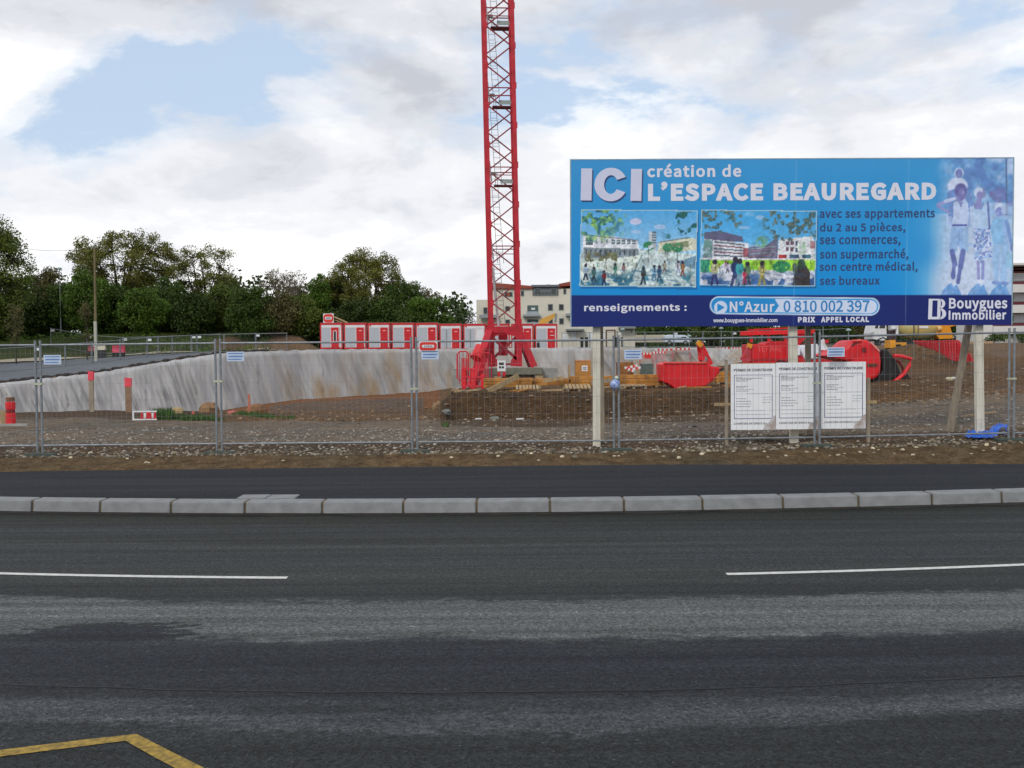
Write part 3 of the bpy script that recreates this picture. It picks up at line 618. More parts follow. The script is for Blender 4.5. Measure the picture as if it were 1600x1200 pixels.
# ------------------------------------------------------------------ lettering
# outlines of the letters used on the signs: character -> [advance, [closed outlines as x, y, x, y ... in 1/1000 em]]
GLYPHS = {" ":[78,[]],
",":[97,[[26,-67,54,-49,71,-24,77,7,70,34,50,44,33,38,26,22,33,5,50,-1,54,0,44,-28,19,-48]]],
"-":[121,[[16,86,106,86,106,110,16,110]]],
".":[97,[[49,-5,65,2,72,20,65,37,49,44,32,37,26,20,32,2]]],
"0":[194,[[97,-5,140,10,167,55,177,129,167,203,140,247,97,261,55,247,27,203,18,129,27,55,55,10],[97,21,72,33,55,68,48,129,55,190,72,225,97,236,123,225,140,190,146,129,140,68,123,33]]],
"1":[194,[[31,0,172,0,172,27,120,27,120,257,96,257,72,246,42,238,42,218,88,218,88,27,31,27]]],
"2":[194,[[15,0,177,0,177,28,106,28,85,27,64,25,117,81,152,134,165,186,155,226,129,252,90,261,60,257,36,244,14,224,33,206,57,227,86,235,121,221,133,185,120,138,82,83,15,19]]],
"3":[194,[[92,-5,134,4,163,29,175,69,167,100,148,121,120,134,120,136,153,158,166,197,156,232,130,254,91,261,52,253,20,231,37,210,61,228,90,235,122,224,133,195,127,170,104,152,62,146,62,121,109,115,135,97,142,70,128,35,90,22,53,31,27,51,10,31,30,13,57,0]]],
"5":[194,[[92,-5,133,6,164,36,176,83,165,130,137,157,98,165,78,163,60,155,67,229,163,229,163,257,39,257,30,137,47,126,68,137,90,141,129,126,143,83,136,50,116,29,89,22,51,31,26,50,9,29,30,13,56,0]]],
"7":[194,[[69,0,103,0,111,89,133,164,178,237,178,257,17,257,17,229,142,229,102,160,79,87]]],
"8":[194,[[98,-5,140,4,168,28,178,62,172,92,156,114,135,129,135,131,158,156,169,193,161,228,136,252,99,261,63,252,38,230,28,195,39,161,63,136,63,135,40,118,23,95,16,64,27,28,56,4],[116,139,87,152,66,170,57,195,69,225,98,237,130,224,142,191,135,164],[98,19,60,33,44,67,54,100,80,125,114,110,138,91,148,63,134,31]]],
"9":[194,[[82,-5,128,10,162,56,175,139,164,207,133,248,89,261,52,251,26,222,15,178,24,133,49,106,86,97,118,106,145,129,135,66,112,32,81,22,57,27,38,42,20,22,46,3],[145,155,118,129,91,121,57,137,46,178,58,220,89,236,117,227,136,200]]],
":":[97,[[49,137,65,143,72,161,65,179,49,186,32,179,26,161,32,143],[49,-5,65,2,72,20,65,37,49,44,32,37,26,20,32,2]]],
"A":[213,[[1,0,34,0,59,78,153,78,177,0,211,0,124,257,88,257],[67,104,79,144,88,172,97,201,105,230,106,230,115,201,123,172,132,144,145,104]]],
"B":[230,[[35,0,117,0,168,8,202,33,214,75,208,105,189,126,162,137,162,138,190,159,200,194,188,230,157,250,111,257,35,257],[68,148,68,231,107,231,153,222,168,190,153,159,106,148],[68,26,68,123,112,123,151,118,174,102,182,76,174,48,150,31,112,26]]],
"C":[223,[[132,-5,163,0,189,12,211,32,193,53,166,32,133,24,91,37,63,73,54,129,64,185,92,220,134,233,164,226,187,209,204,230,175,252,134,261,76,245,35,200,20,128,35,57,75,11]]],
"D":[241,[[35,0,101,0,166,15,206,60,220,129,206,199,166,242,99,257,35,257],[68,27,68,230,97,230,147,219,177,184,187,129,177,74,147,39,97,27]]],
"E":[206,[[35,0,187,0,187,28,68,28,68,121,165,121,165,149,68,149,68,229,183,229,183,257,35,257]]],
"G":[241,[[136,-5,168,-1,195,10,215,25,215,133,131,133,131,106,186,106,186,39,165,28,139,24,93,37,64,73,54,129,64,185,94,220,139,233,171,226,194,209,212,230,194,245,170,256,138,261,77,245,36,200,20,128,35,57,76,11]]],
"H":[255,[[35,0,68,0,68,121,187,121,187,0,220,0,220,257,187,257,187,149,68,149,68,257,35,257]]],
"I":[103,[[35,0,68,0,68,257,35,257]]],
"L":[190,[[35,0,180,0,180,28,68,28,68,257,35,257]]],
"M":[284,[[35,0,64,0,64,142,63,180,60,218,62,218,82,159,131,26,153,26,201,159,222,218,223,218,220,180,219,142,219,0,249,0,249,257,210,257,161,119,152,93,143,66,142,66,133,93,123,119,74,257,35,257]]],
"N":[253,[[35,0,66,0,66,135,65,162,64,189,62,215,63,215,91,162,185,0,218,0,218,257,187,257,187,123,188,96,189,69,192,42,190,42,162,95,68,257,35,257]]],
"O":[260,[[130,-5,187,12,225,58,239,129,225,200,187,245,130,261,73,245,34,200,20,129,34,58,73,12],[130,24,90,37,63,73,54,129,63,185,90,220,130,233,170,220,197,185,206,129,197,73,170,37]]],
"P":[222,[[35,0,68,0,68,102,110,102,160,111,192,137,204,181,192,226,159,250,109,257,35,257],[68,129,68,230,104,230,142,226,165,211,172,181,165,151,143,134,106,129]]],
"R":[222,[[68,135,68,230,111,230,157,220,173,185,157,147,111,135],[176,0,213,0,147,112,178,126,198,150,205,185,194,227,162,250,116,257,35,257,35,0,68,0,68,109,114,109]]],
"S":[209,[[106,-5,153,5,183,31,194,68,187,100,168,122,141,137,104,153,75,168,62,196,75,223,110,233,142,226,168,209,185,230,164,246,139,257,110,261,68,252,39,228,29,193,37,162,57,141,81,127,118,111,148,94,161,65,146,35,107,24,68,33,36,56,17,33,42,13,72,0]]],
"T":[210,[[89,0,121,0,121,229,199,229,199,257,11,257,11,229,89,229]]],
"U":[252,[[126,-5,173,6,206,41,218,106,218,257,187,257,187,105,179,57,157,31,126,24,96,31,75,57,67,105,67,257,34,257,34,106,47,41,79,6]]],
"X":[201,[[6,0,40,0,77,69,87,89,98,111,99,111,121,69,159,0,195,0,120,131,190,257,156,257,121,191,113,173,103,153,102,153,91,173,82,191,47,257,11,257,81,133]]],
"a":[197,[[76,-5,109,3,139,23,140,23,143,0,169,0,169,117,162,158,141,185,103,195,61,187,29,170,41,148,67,162,98,168,129,154,137,120,71,107,33,84,21,49,36,10],[85,21,61,28,51,51,59,73,87,89,137,99,137,46,111,28]]],
"b":[216,[[116,-5,157,8,187,42,199,98,190,149,164,183,123,195,92,187,63,168,64,202,64,279,32,279,32,0,58,0,61,20,62,20,89,2],[111,22,89,27,64,42,64,142,90,161,115,168,144,159,160,135,165,98,158,57,139,31]]],
"c":[179,[[107,-5,140,2,169,19,155,41,134,28,110,22,79,31,59,57,51,95,59,133,80,159,111,168,131,164,149,152,165,173,142,188,110,195,64,183,31,149,18,95,30,41,62,7]]],
"d":[217,[[97,-5,129,3,155,22,156,22,159,0,185,0,185,279,153,279,153,206,154,173,130,189,101,195,60,183,30,148,19,95,28,41,55,7],[104,22,76,31,58,56,51,95,59,133,79,159,106,168,130,163,153,148,153,48,129,29]]],
"e":[194,[[109,-5,144,1,172,15,160,36,138,25,113,21,81,29,59,52,50,88,178,88,179,106,170,153,145,184,103,195,62,183,31,148,18,95,31,41,63,7],[49,110,59,142,79,163,104,169,139,154,151,110]]],
"g":[197,[[96,-88,147,-78,181,-54,193,-22,185,4,163,19,126,23,89,23,63,29,56,44,59,57,68,67,82,62,96,60,131,68,156,91,166,126,161,149,150,166,189,166,189,190,123,190,111,194,96,195,61,187,35,163,25,127,33,97,50,76,50,75,35,60,29,39,34,20,46,8,46,6,25,-13,18,-37,28,-64,55,-82],[96,82,68,94,56,127,68,160,96,172,125,160,137,127,125,94],[101,-65,60,-56,46,-32,50,-16,65,0,78,-2,90,-3,123,-3,151,-8,161,-27,145,-54]]],
"h":[213,[[32,0,64,0,64,138,90,160,116,167,144,155,152,116,152,0,184,0,184,120,178,161,159,186,126,195,91,186,63,163,64,202,64,279,32,279]]],
"i":[96,[[32,0,64,0,64,190,32,190],[48,229,64,235,70,251,64,266,48,271,33,266,27,251,33,235]]],
"l":[99,[[66,-5,77,-4,84,-2,80,23,73,22,67,25,64,36,64,279,32,279,32,38,40,7]]],
"m":[324,[[32,0,64,0,64,138,89,160,112,167,139,155,147,116,147,0,179,0,179,138,204,160,227,167,254,155,263,116,263,0,294,0,294,120,288,161,269,186,237,195,204,185,174,159,156,185,121,195,90,186,62,162,62,162,58,190,32,190]]],
"n":[214,[[32,0,64,0,64,138,90,160,116,167,144,155,152,116,152,0,184,0,184,120,178,161,159,186,126,195,91,186,62,162,62,162,58,190,32,190]]],
"o":[212,[[106,-5,150,7,182,41,194,95,182,149,150,183,106,195,63,183,31,149,18,95,31,41,63,7],[106,22,77,31,58,57,51,95,58,133,77,159,106,168,135,159,154,133,161,95,154,57,135,31]]],
"p":[217,[[32,-80,64,-80,64,-16,63,18,90,1,116,-5,157,8,187,42,199,98,190,149,164,183,123,195,91,187,62,168,62,168,58,190,32,190],[111,22,89,27,64,42,64,142,91,161,115,168,144,159,160,135,165,98,158,57,139,31]]],
"r":[136,[[32,0,64,0,64,122,87,156,112,166,122,166,131,163,137,191,127,194,116,195,86,184,62,155,62,155,58,190,32,190]]],
"s":[164,[[82,-5,120,3,143,24,151,52,142,81,120,98,93,110,65,122,52,143,61,162,88,170,111,165,131,153,146,173,120,189,87,195,52,188,29,168,22,141,39,105,77,86,107,72,120,50,111,29,83,20,53,27,27,43,11,22,43,3]]],
"t":[132,[[92,-5,110,-2,127,2,121,27,110,23,99,21,76,31,70,58,70,164,121,164,121,190,70,190,70,244,43,244,40,190,9,188,9,164,38,164,38,59,43,25,60,3]]],
"u":[213,[[88,-5,122,5,151,30,152,30,154,0,181,0,181,190,149,190,149,55,124,31,97,23,70,35,62,74,62,190,29,190,29,70,36,29,55,4]]],
"v":[182,[[73,0,111,0,178,190,146,190,110,82,102,54,93,26,91,26,74,82,38,190,5,190]]],
"w":[281,[[62,0,99,0,126,102,133,129,139,157,141,157,147,129,154,103,181,0,220,0,272,190,241,190,213,80,207,53,202,27,200,27,187,80,157,190,126,190,96,80,89,53,83,27,82,27,70,80,42,190,9,190]]],
"x":[174,[[5,0,39,0,64,44,74,62,84,78,85,78,96,62,106,44,134,0,169,0,106,96,164,190,131,190,107,148,91,117,89,117,79,133,70,148,45,190,10,190,68,99]]],
"y":[182,[[35,-82,68,-73,91,-50,106,-16,178,190,147,190,112,85,97,31,95,31,86,58,76,85,38,190,5,190,81,0,77,-15,60,-44,34,-56,26,-55,19,-53,13,-78,23,-81]]],
"z":[166,[[12,0,156,0,156,26,53,26,153,173,153,190,23,190,23,164,112,164,12,17]]],
"°":[130,[[65,168,99,182,114,218,99,254,65,268,31,254,16,218,31,182],[65,186,44,195,35,218,44,241,65,250,86,241,95,218,86,195]]],
"è":[194,[[109,-5,144,1,172,15,160,36,138,25,113,21,81,29,59,52,50,88,178,88,179,106,170,153,145,184,103,195,62,183,31,148,18,95,31,41,63,7],[49,110,59,142,79,163,104,169,139,154,151,110],[109,224,125,240,70,305,47,284]]],
"é":[194,[[109,-5,144,1,172,15,160,36,138,25,113,21,81,29,59,52,50,88,178,88,179,106,170,153,145,184,103,195,62,183,31,148,18,95,31,41,63,7],[49,110,59,142,79,163,104,169,139,154,151,110],[98,224,159,284,137,305,81,240]]],
"’":[350,[[17,210,24,196,54,221,68,262,60,286,40,295,22,288,16,272,22,256,39,250,44,251,48,253,39,229]]]}

def outline_offset(ps, d):
    """grow a closed outline by d to its outside (d < 0: inwards) with limited mitres"""
    q = [ps[0]]
    for p in ps[1:]:
        if (p - q[-1]).length > .006: q.append(p)
    if (q[-1] - q[0]).length < .006: q.pop()
    n = len(q); area = sum(q[k].x * q[(k + 1) % n].y - q[(k + 1) % n].x * q[k].y for k in range(n)); s = 1 if area > 0 else -1; out = []
    for k in range(n):
        a = (q[k] - q[k - 1]).normalized(); b = (q[(k + 1) % n] - q[k]).normalized(); na = Vector((a.y, -a.x)) * s; nb = Vector((b.y, -b.x)) * s
        m = (na + nb); m = m.normalized() if m.length > 1e-4 else na; cc_ = max(.5, m.dot(na)); out.append(q[k] + m * (d / cc_))
    return out
def text_mesh(body, x0, z0, x1, z1, y, off=0.0, track=0.0):
    cu = bpy.data.curves.new('t', 'CURVE'); cu.dimensions = '2D'; cu.fill_mode = 'BOTH'; x = 0.0
    for ch in body:
        adv, outs = GLYPHS[ch]; adv = 95 if ch == '’' else adv
        cont = [[Vector((pts[2 * k] / 1000, pts[2 * k + 1] / 1000)) for k in range(len(pts) // 2)] for pts in outs]
        box_ = [(min(p.x for p in c_), max(p.x for p in c_), min(p.y for p in c_), max(p.y for p in c_)) for c_ in cont]
        for k, c_ in enumerate(cont):
            hole = any(m != k and box_[m][0] < box_[k][0] and box_[m][1] > box_[k][1] and box_[m][2] < box_[k][2] and box_[m][3] > box_[k][3] for m in range(len(cont)))
            pp = outline_offset(c_, -off * .8 if hole else off)
            sp = cu.splines.new('POLY'); sp.points.add(len(pp) - 1)
            for m, p in enumerate(pp): sp.points[m].co = (x + p.x, p.y, 0, 1)
            sp.use_cyclic_u = True
        x += adv / 1000 + track
    o = bpy.data.objects.new('t', cu); COL.objects.link(o)
    dg = bpy.context.evaluated_depsgraph_get(); dg.update()
    me = bpy.data.meshes.new_from_object(o.evaluated_get(dg)); bpy.data.objects.remove(o); bpy.data.curves.remove(cu)
    n = len(me.vertices); a = np.empty(n * 3, 'f'); me.vertices.foreach_get('co', a); a = a.reshape(-1, 3)
    mn, mx = a.min(0), a.max(0); sx = (x1 - x0) / (mx[0] - mn[0]); sz = (z1 - z0) / (mx[1] - mn[1])
    b = np.empty_like(a); b[:, 0] = x0 + (a[:, 0] - mn[0]) * sx; b[:, 1] = y; b[:, 2] = z0 + (a[:, 1] - mn[1]) * sz
    me.vertices.foreach_set('co', b.ravel()); me.update(); return me

# ------------------------------------------------------------------ billboard
BW, BH = 8.02, 3.02; BY = 16.95
# photo pixels -> board coordinates (u from the left edge, v from the lower edge)
ex = np.array([(1573 - 888 + 1581 - 893) / 2, (243 - 250 + 500 - 511) / 2]) / BW; ez = -np.array([(893 - 888 + 1581 - 1573) / 2, (511 - 250 + 500 - 243) / 2]) / BH
BM = np.linalg.inv(np.array([[ex[0], ez[0]], [ex[1], ez[1]]]))
def bd(px, py):
    u, v = BM @ (np.array([px, py]) - np.array([892.9, 510.7])); return float(u), float(v)
bl = at(892.9, 510.7, BY)
BG = ground(bl.x, BY)
bT = Thing('billboard', 'large blue property advertising billboard on white posts behind the fence', 'billboard', (bl.x, BY, bl.z))
bT.o.rotation_euler = (0, R(0.25), 0)
def L2W(u, v, y=0): return (bl.x + u, BY + y, bl.z + v)      # the root's tilt is applied by Blender
# printed face, painted as colour on a fine grid
NU, NV = 600, 226
cv = np.zeros((NV, NU, 3)); uu, vv = np.meshgrid(np.linspace(0, BW, NU), np.linspace(BH, 0, NV))
PXX = ex[0] * uu + ez[0] * vv + 892.9; PYY = ex[1] * uu + ez[1] * vv + 510.7       # photo pixel of each point
def rgb(*c): return np.array(c) / 255.0
nr = np.random.RandomState(3)
def vnoise(sc, seed, oct=4):
    out = np.zeros(PXX.shape); amp = 1; tot = 0
    for o in range(oct):
        r_ = np.random.RandomState(seed + o); G = r_.rand(260, 260); X = PXX / sc * 2 ** o + 13; Y = PYY / sc * 2 ** o + 7
        xi = np.floor(X).astype(int); yi = np.floor(Y).astype(int); fx = X - xi; fy = Y - yi; fx = fx * fx * (3 - 2 * fx); fy = fy * fy * (3 - 2 * fy)
        g = lambda a, b: G[b % 260, a % 260]
        out += amp * ((g(xi, yi) * (1 - fx) + g(xi + 1, yi) * fx) * (1 - fy) + (g(xi, yi + 1) * (1 - fx) + g(xi + 1, yi + 1) * fx) * fy); tot += amp; amp *= .5
    return out / tot
def blend(mask, c): 
    global cv
    mask = np.clip(mask, 0, 1)[..., None]; cv = cv * (1 - mask) + (c if isinstance(c, np.ndarray) and c.ndim == 3 else np.array(c)) * mask
def poly(pts):
    m = np.zeros(PXX.shape, bool); n = len(pts)
    for i in range(n):
        (x1, y1), (x2, y2) = pts[i], pts[(i + 1) % n]
        if y1 == y2: continue
        m ^= ((y1 > PYY) != (y2 > PYY)) & (PXX < (x2 - x1) * (PYY - y1) / (y2 - y1) + x1)
    return m.astype(float)
def ell(cx_, cy_, rx, ry, s=.25): d = ((PXX - cx_) / rx) ** 2 + ((PYY - cy_) / ry) ** 2; return np.clip((1.15 - d) / s, 0, 1)
def rect(x0, y0, x1, y1): return ((PXX >= x0) & (PXX < x1) & (PYY >= y0) & (PYY < y1)).astype(float)
def seg(x1, y1, x2, y2, w_):
    dx, dy = x2 - x1, y2 - y1; t = np.clip(((PXX - x1) * dx + (PYY - y1) * dy) / (dx * dx + dy * dy + 1e-9), 0, 1)
    d = np.hypot(PXX - x1 - t * dx, PYY - y1 - t * dy); return np.clip((w_ / 2 + .4 - d) / .8, 0, 1)
# base blues
tt = np.clip((PYY - 250) / 210, 0, 1)[..., None]
cv = rgb(58, 150, 210) * (1 - tt) + rgb(10, 140, 214) * tt
blend(np.clip((1000 - PXX) / 140, 0, 1) * .25, rgb(40, 140, 205))
gl = np.exp(-(((PXX - 1500) / 62) ** 2 + ((PYY - 430) / 100) ** 2) * 1.1)
blend(gl * 1.1, rgb(212, 222, 240)); blend(rect(1448, 330, 1600, 470) * np.clip((PXX - 1440) / 45, 0, 1) * .8, rgb(205, 214, 236))
blend(np.exp(-(((PXX - 1440) / 28) ** 2 + ((PYY - 390) / 30) ** 2)) * .5, rgb(20, 130, 205))
fam = np.clip((PXX - 1450) / 50, 0, 1) * np.clip((345 - PYY) / 40, 0, 1)
blend(fam * .85, rgb(88, 140, 200)); nf = vnoise(16, 5)
blend(fam * np.clip((nf - .5) * 5, 0, 1) * .8, rgb(190, 205, 235)); blend(fam * np.clip((.47 - nf) * 6, 0, 1) * .7, rgb(58, 92, 168))
# dim crowd and a post at the right edge
blend(ell(1553, 300, 12, 12) * .8, rgb(82, 82, 150)); blend(seg(1562, 245, 1566, 330, 2.5), rgb(60, 80, 120)); blend(ell(1541, 298, 4, 5), rgb(90, 90, 150))
blend(rect(1530, 312, 1576, 330) * .6, rgb(200, 205, 235)); blend(ell(1571, 312, 6, 5) * .5, rgb(95, 95, 160))
# the walking family: father with a child on his shoulders, mother, boy
dk, md, lt, pw = rgb(70, 78, 150), rgb(112, 142, 204), rgb(182, 200, 234), rgb(212, 216, 240)
blend(ell(1488, 286, 16, 13, .4), pw); blend(ell(1489.5, 266, 7.5, 8, .5), rgb(214, 222, 242)); blend(ell(1489.5, 267, 5.6, 7.5, .4), rgb(92, 96, 168)); blend(ell(1489, 270, 3, 3) * .5, rgb(150, 150, 205))
blend(poly([(1476, 296), (1510, 296), (1512, 340), (1505, 355), (1480, 355), (1472, 340)]), lt)
blend(poly([(1472, 296), (1485, 290), (1486, 328), (1482, 338), (1475, 336)]), rgb(88, 120, 190)); blend(poly([(1500, 290), (1509, 296), (1516, 322), (1514, 336), (1507, 340), (1502, 320)]), rgb(92, 128, 196))
blend(ell(1493, 293, 10, 11, .4), rgb(72, 62, 130)); blend(ell(1495, 299, 6.5, 10, .4), rgb(106, 92, 162)); blend(ell(1497, 297, 2, 3) * .6, rgb(160, 150, 205)); blend(ell(1491, 305, 7, 6, .4) * .8, rgb(96, 86, 156))
blend(seg(1459, 316, 1478, 308, 6), rgb(150, 150, 208)); blend(seg(1459, 318, 1476, 328, 5), rgb(134, 142, 202)); blend(seg(1470, 310, 1484, 306, 5), rgb(196, 206, 238))
blend(poly([(1483, 310), (1494, 318), (1504, 310), (1508, 330), (1506, 350), (1482, 350)]), rgb(196, 208, 240)); blend(poly([(1490, 311), (1498, 311), (1494, 320)]), rgb(120, 120, 186)); blend(rect(1481, 346, 1505, 349), rgb(60, 76, 155))
blend(seg(1478, 336, 1479, 346, 6), rgb(160, 180, 226)); blend(seg(1510, 330, 1509, 346, 6), rgb(150, 180, 228))
blend(poly([(1480, 350), (1507, 350), (1508, 388), (1496, 390), (1493, 372), (1490, 389), (1478, 387)]), rgb(140, 178, 226)); blend(seg(1493, 355, 1493, 380, 1.5), rgb(108, 146, 208)); blend(poly([(1498, 352), (1507, 352), (1508, 387), (1501, 388)]) * .5, rgb(160, 196, 234))
blend(seg(1483, 388, 1488, 408, 8), dk); blend(seg(1487, 406, 1486, 426, 5.5), rgb(95, 100, 170)); blend(ell(1486, 424, 4, 8, .4), rgb(74, 82, 156)); blend(seg(1500, 388, 1497, 412, 8.5), rgb(84, 92, 165)); blend(seg(1497, 410, 1494, 436, 6), dk); blend(ell(1486, 436, 5, 3), rgb(226, 230, 246))
blend(ell(1522, 296, 9, 8, .5), rgb(214, 220, 244)); blend(ell(1523, 301, 5, 7, .4), rgb(128, 118, 178)); blend(ell(1529, 297, 3, 8, .4) * .7, rgb(96, 90, 150)); blend(seg(1522, 308, 1521, 318, 8), rgb(132, 122, 184)); blend(ell(1521, 317, 7, 6, .4), rgb(128, 124, 188))
blend(poly([(1513, 314), (1516, 322), (1527, 323), (1531, 312), (1538, 320), (1540, 354), (1515, 354), (1511, 334)]), rgb(180, 208, 240)); blend(poly([(1515, 330), (1524, 330), (1522, 353), (1516, 353)]) * .5, rgb(204, 220, 244)); blend(seg(1536, 312, 1540, 352, 3), rgb(70, 84, 150)); blend(seg(1510, 320, 1512, 344, 4), rgb(196, 206, 238))
sk_ = poly([(1515, 352), (1540, 352), (1546, 396), (1535, 398), (1533, 406), (1518, 404)]); blend(sk_, rgb(206, 214, 242)); blend(sk_ * (vnoise(3.2, 40, 3) > .55), rgb(92, 112, 190)); blend(sk_ * (vnoise(4, 44, 3) > .6) * .8, rgb(130, 170, 220))
blend(seg(1524, 404, 1526, 430, 4.5), rgb(140, 130, 190)); blend(seg(1532, 404, 1532, 432, 4.5), rgb(128, 130, 196)); blend(ell(1511, 377, 6, 3) * .7, rgb(150, 190, 232)); blend(ell(1529, 434, 6, 3), rgb(222, 226, 244))
blend(ell(1555, 320, 9, 8, .5), rgb(214, 222, 244)); blend(ell(1554, 326, 6.5, 7.5, .4), rgb(112, 120, 190)); blend(ell(1551, 328, 2.5, 3) * .7, rgb(158, 164, 214)); blend(ell(1561, 322, 4, 8, .4) * .8, rgb(176, 196, 232))
blend(poly([(1545, 337), (1556, 334), (1566, 337), (1570, 378), (1547, 378), (1541, 350)]), rgb(128, 186, 232)); blend(poly([(1560, 338), (1566, 338), (1570, 377), (1564, 377)]) * .6, rgb(150, 172, 222))
blend(seg(1566, 341, 1576, 378, 6), rgb(104, 140, 204)); blend(ell(1576, 382, 3, 5), rgb(90, 110, 180)); blend(poly([(1546, 376), (1571, 376), (1571, 405), (1569, 436), (1560, 436), (1559, 402), (1556, 434), (1550, 434), (1546, 400)]), rgb(150, 190, 232)); blend(seg(1559, 380, 1558, 430, 1.5) * .6, rgb(186, 204, 236))
blend(rect(1568, 390, 1578, 412) * .8, rgb(140, 200, 232)); blend(ell(1553, 436, 7, 3), rgb(112, 140, 205)); blend(ell(1566, 437, 7, 3), rgb(104, 128, 196))
for cx_, w_ in ((1484, 17), (1526, 17), (1560, 17)): blend(poly([(cx_ - w_, 457), (cx_ - w_ * .7, 447), (cx_ - w_ * .3, 440), (cx_, 437), (cx_ + 4, 443), (cx_ + 8, 439), (cx_ + w_ * .7, 447), (cx_ + w_, 457)]) * (.75 + .25 * (vnoise(5, 48, 2) > .5)), rgb(76, 138, 208))
# sun-bleached photograph: everything pale blue
fw = np.clip((PXX - 1456) / 14, 0, 1) * rect(1450, 245, 1600, 457); blend(fw * .30, rgb(178, 204, 238))
ng = vnoise(5, 300, 3); cv = cv * (1 + ((ng - .5) * .22 * fw)[..., None])
# the two architectural pictures
def people(lst, sc=1.25):
    for x, y, h, c1, c2 in lst:
        h = h * sc; y = min(y, (446 if x < 1088 else 443))
        blend(seg(x, y - h * .55, x - h * .12, y, h * .12), c2); blend(seg(x, y - h * .55, x + h * .14, y - h * .02, h * .12), c2)
        blend(ell(x, y - h * .68, h * .17, h * .25), c1); blend(ell(x, y - h * .98, h * .11, h * .12), rgb(50, 46, 60))
def leafy(x0, y0, x1, y1, thr, seed, cols_, sc=7, falloff=None):
    n = vnoise(sc, seed, 3); n2 = vnoise(sc * .6, seed + 50, 3); m = rect(x0, y0, x1, y1) * np.clip((n - thr) * 14, 0, 1)
    if falloff is not None: m = m * np.clip(falloff, 0, 1)
    c = cols_[0][None, None] * np.clip((n2 - .3) * 2.5, 0, 1)[..., None] + cols_[1][None, None] * (1 - np.clip((n2 - .3) * 2.5, 0, 1))[..., None]
    blend(m, c)
def picture(x0, y0, x1, y1):
    blend(np.clip(rect(x0 + 1, y1, x1 + 4, y1 + 5) * .6 + rect(x1, y0 + 5, x1 + 3.5, y1 + 3) * .5, 0, .7), rgb(14, 84, 140))
    blend(rect(x0 - 1.2, y0 - 1.2, x1 + 1.2, y1 + 1.2), rgb(175, 208, 216))
    t_ = np.clip((PYY - y0) / (y1 - y0) * 1.7, 0, 1)[..., None]
    blend(rect(x0, y0, x1, y1), rgb(84, 168, 226) * (1 - t_) + rgb(160, 204, 238) * t_)
X0, Y0, X1, Y1 = 905, 329, 1084, 446
picture(X0, Y0, X1, Y1)
blend(ell(989, 346, 9, 5) * .8, rgb(214, 206, 230)); blend(ell(990, 362, 8, 2.5) * .6, rgb(196, 206, 236)); blend(ell(1027, 354, 9, 4) * .6, rgb(200, 208, 236))
blend(poly([(905, 396), (995, 388), (1084, 396), (1084, 446), (905, 446)]), rgb(186, 204, 206))
blend(poly([(905, 410), (1000, 396), (975, 446), (905, 446)]), rgb(202, 214, 208)); blend(seg(1000, 398, 980, 446, 1.5), rgb(110, 135, 140))
blend(poly([(907, 368), (952, 369), (993, 376), (996, 392), (908, 396)]), rgb(214, 218, 226)); blend(seg(907, 367, 992, 375, 1.5), rgb(120, 112, 130))
blend(rect(909, 370, 925, 386), rgb(238, 240, 244)); blend(rect(912, 372, 923, 383), rgb(90, 110, 120)); blend(rect(912, 377, 923, 378.5), rgb(210, 215, 220))
for k in range(8):
    x = 928 + k * 8; blend(rect(x, 374, x + (2 if k < 3 else 6), 381), rgb(96, 116, 128)); blend(rect(x, 376 + k * .3, x + 5, 377 + k * .3), rgb(206, 212, 216))
blend(poly([(909, 387), (994, 388), (996, 398), (955, 404), (910, 404)]), rgb(128, 140, 148)); 
for k in range(11): blend(rect(912 + k * 7.5, 390, 914.5 + k * 7.5, 399), rgb(70, 86, 98))
leafy(912, 394, 962, 408, .45, 19, (rgb(126, 120, 88), rgb(96, 110, 86)), 6)
blend(rect(1010, 361, 1022, 390), rgb(196, 204, 214)); blend(rect(1015, 361, 1022, 380), rgb(92, 118, 140))
for k in range(5): blend(rect(1014, 364 + k * 4, 1022, 365.2 + k * 4), rgb(190, 200, 208))
blend(poly([(1025, 378), (1074, 370), (1084, 372), (1084, 390), (1025, 394)]), rgb(204, 206, 186)); blend(seg(1025, 378, 1074, 370, 1.5), rgb(120, 118, 110)); blend(poly([(1040, 380), (1072, 375), (1072, 384), (1040, 387)]), rgb(132, 140, 112))
for cx_, cy_, r_ in ((1010, 384, 9), (1040, 386, 8), (1055, 386, 9), (1037, 376, 4)): blend(ell(cx_, cy_, r_, r_ * .8) * (vnoise(4, 77, 2) > .36), rgb(58, 138, 96)); blend(seg(cx_, cy_ + 4, cx_, cy_ + 20, 1.2), rgb(70, 90, 90))
blend(poly([(1050, 410), (1084, 398), (1084, 420)]), rgb(108, 142, 166)); blend(ell(1028, 400, 24, 4) * .5, rgb(222, 230, 230))
leafy(905, 420, 1084, 446, .56, 23, (rgb(50, 104, 132), rgb(70, 130, 150)), 12, (PYY - 418) / 16)
leafy(905, 329, 984, 378, .44, 31, (rgb(150, 200, 96), rgb(36, 96, 116)), 7, 1.25 - ((PXX - 905) / 80) ** 2 - ((PYY - 329) / 46) ** 2 * .6)
leafy(1022, 329, 1084, 372, .54, 37, (rgb(44, 108, 98), rgb(26, 84, 100)), 8, ((PXX - 1028) / 20) )
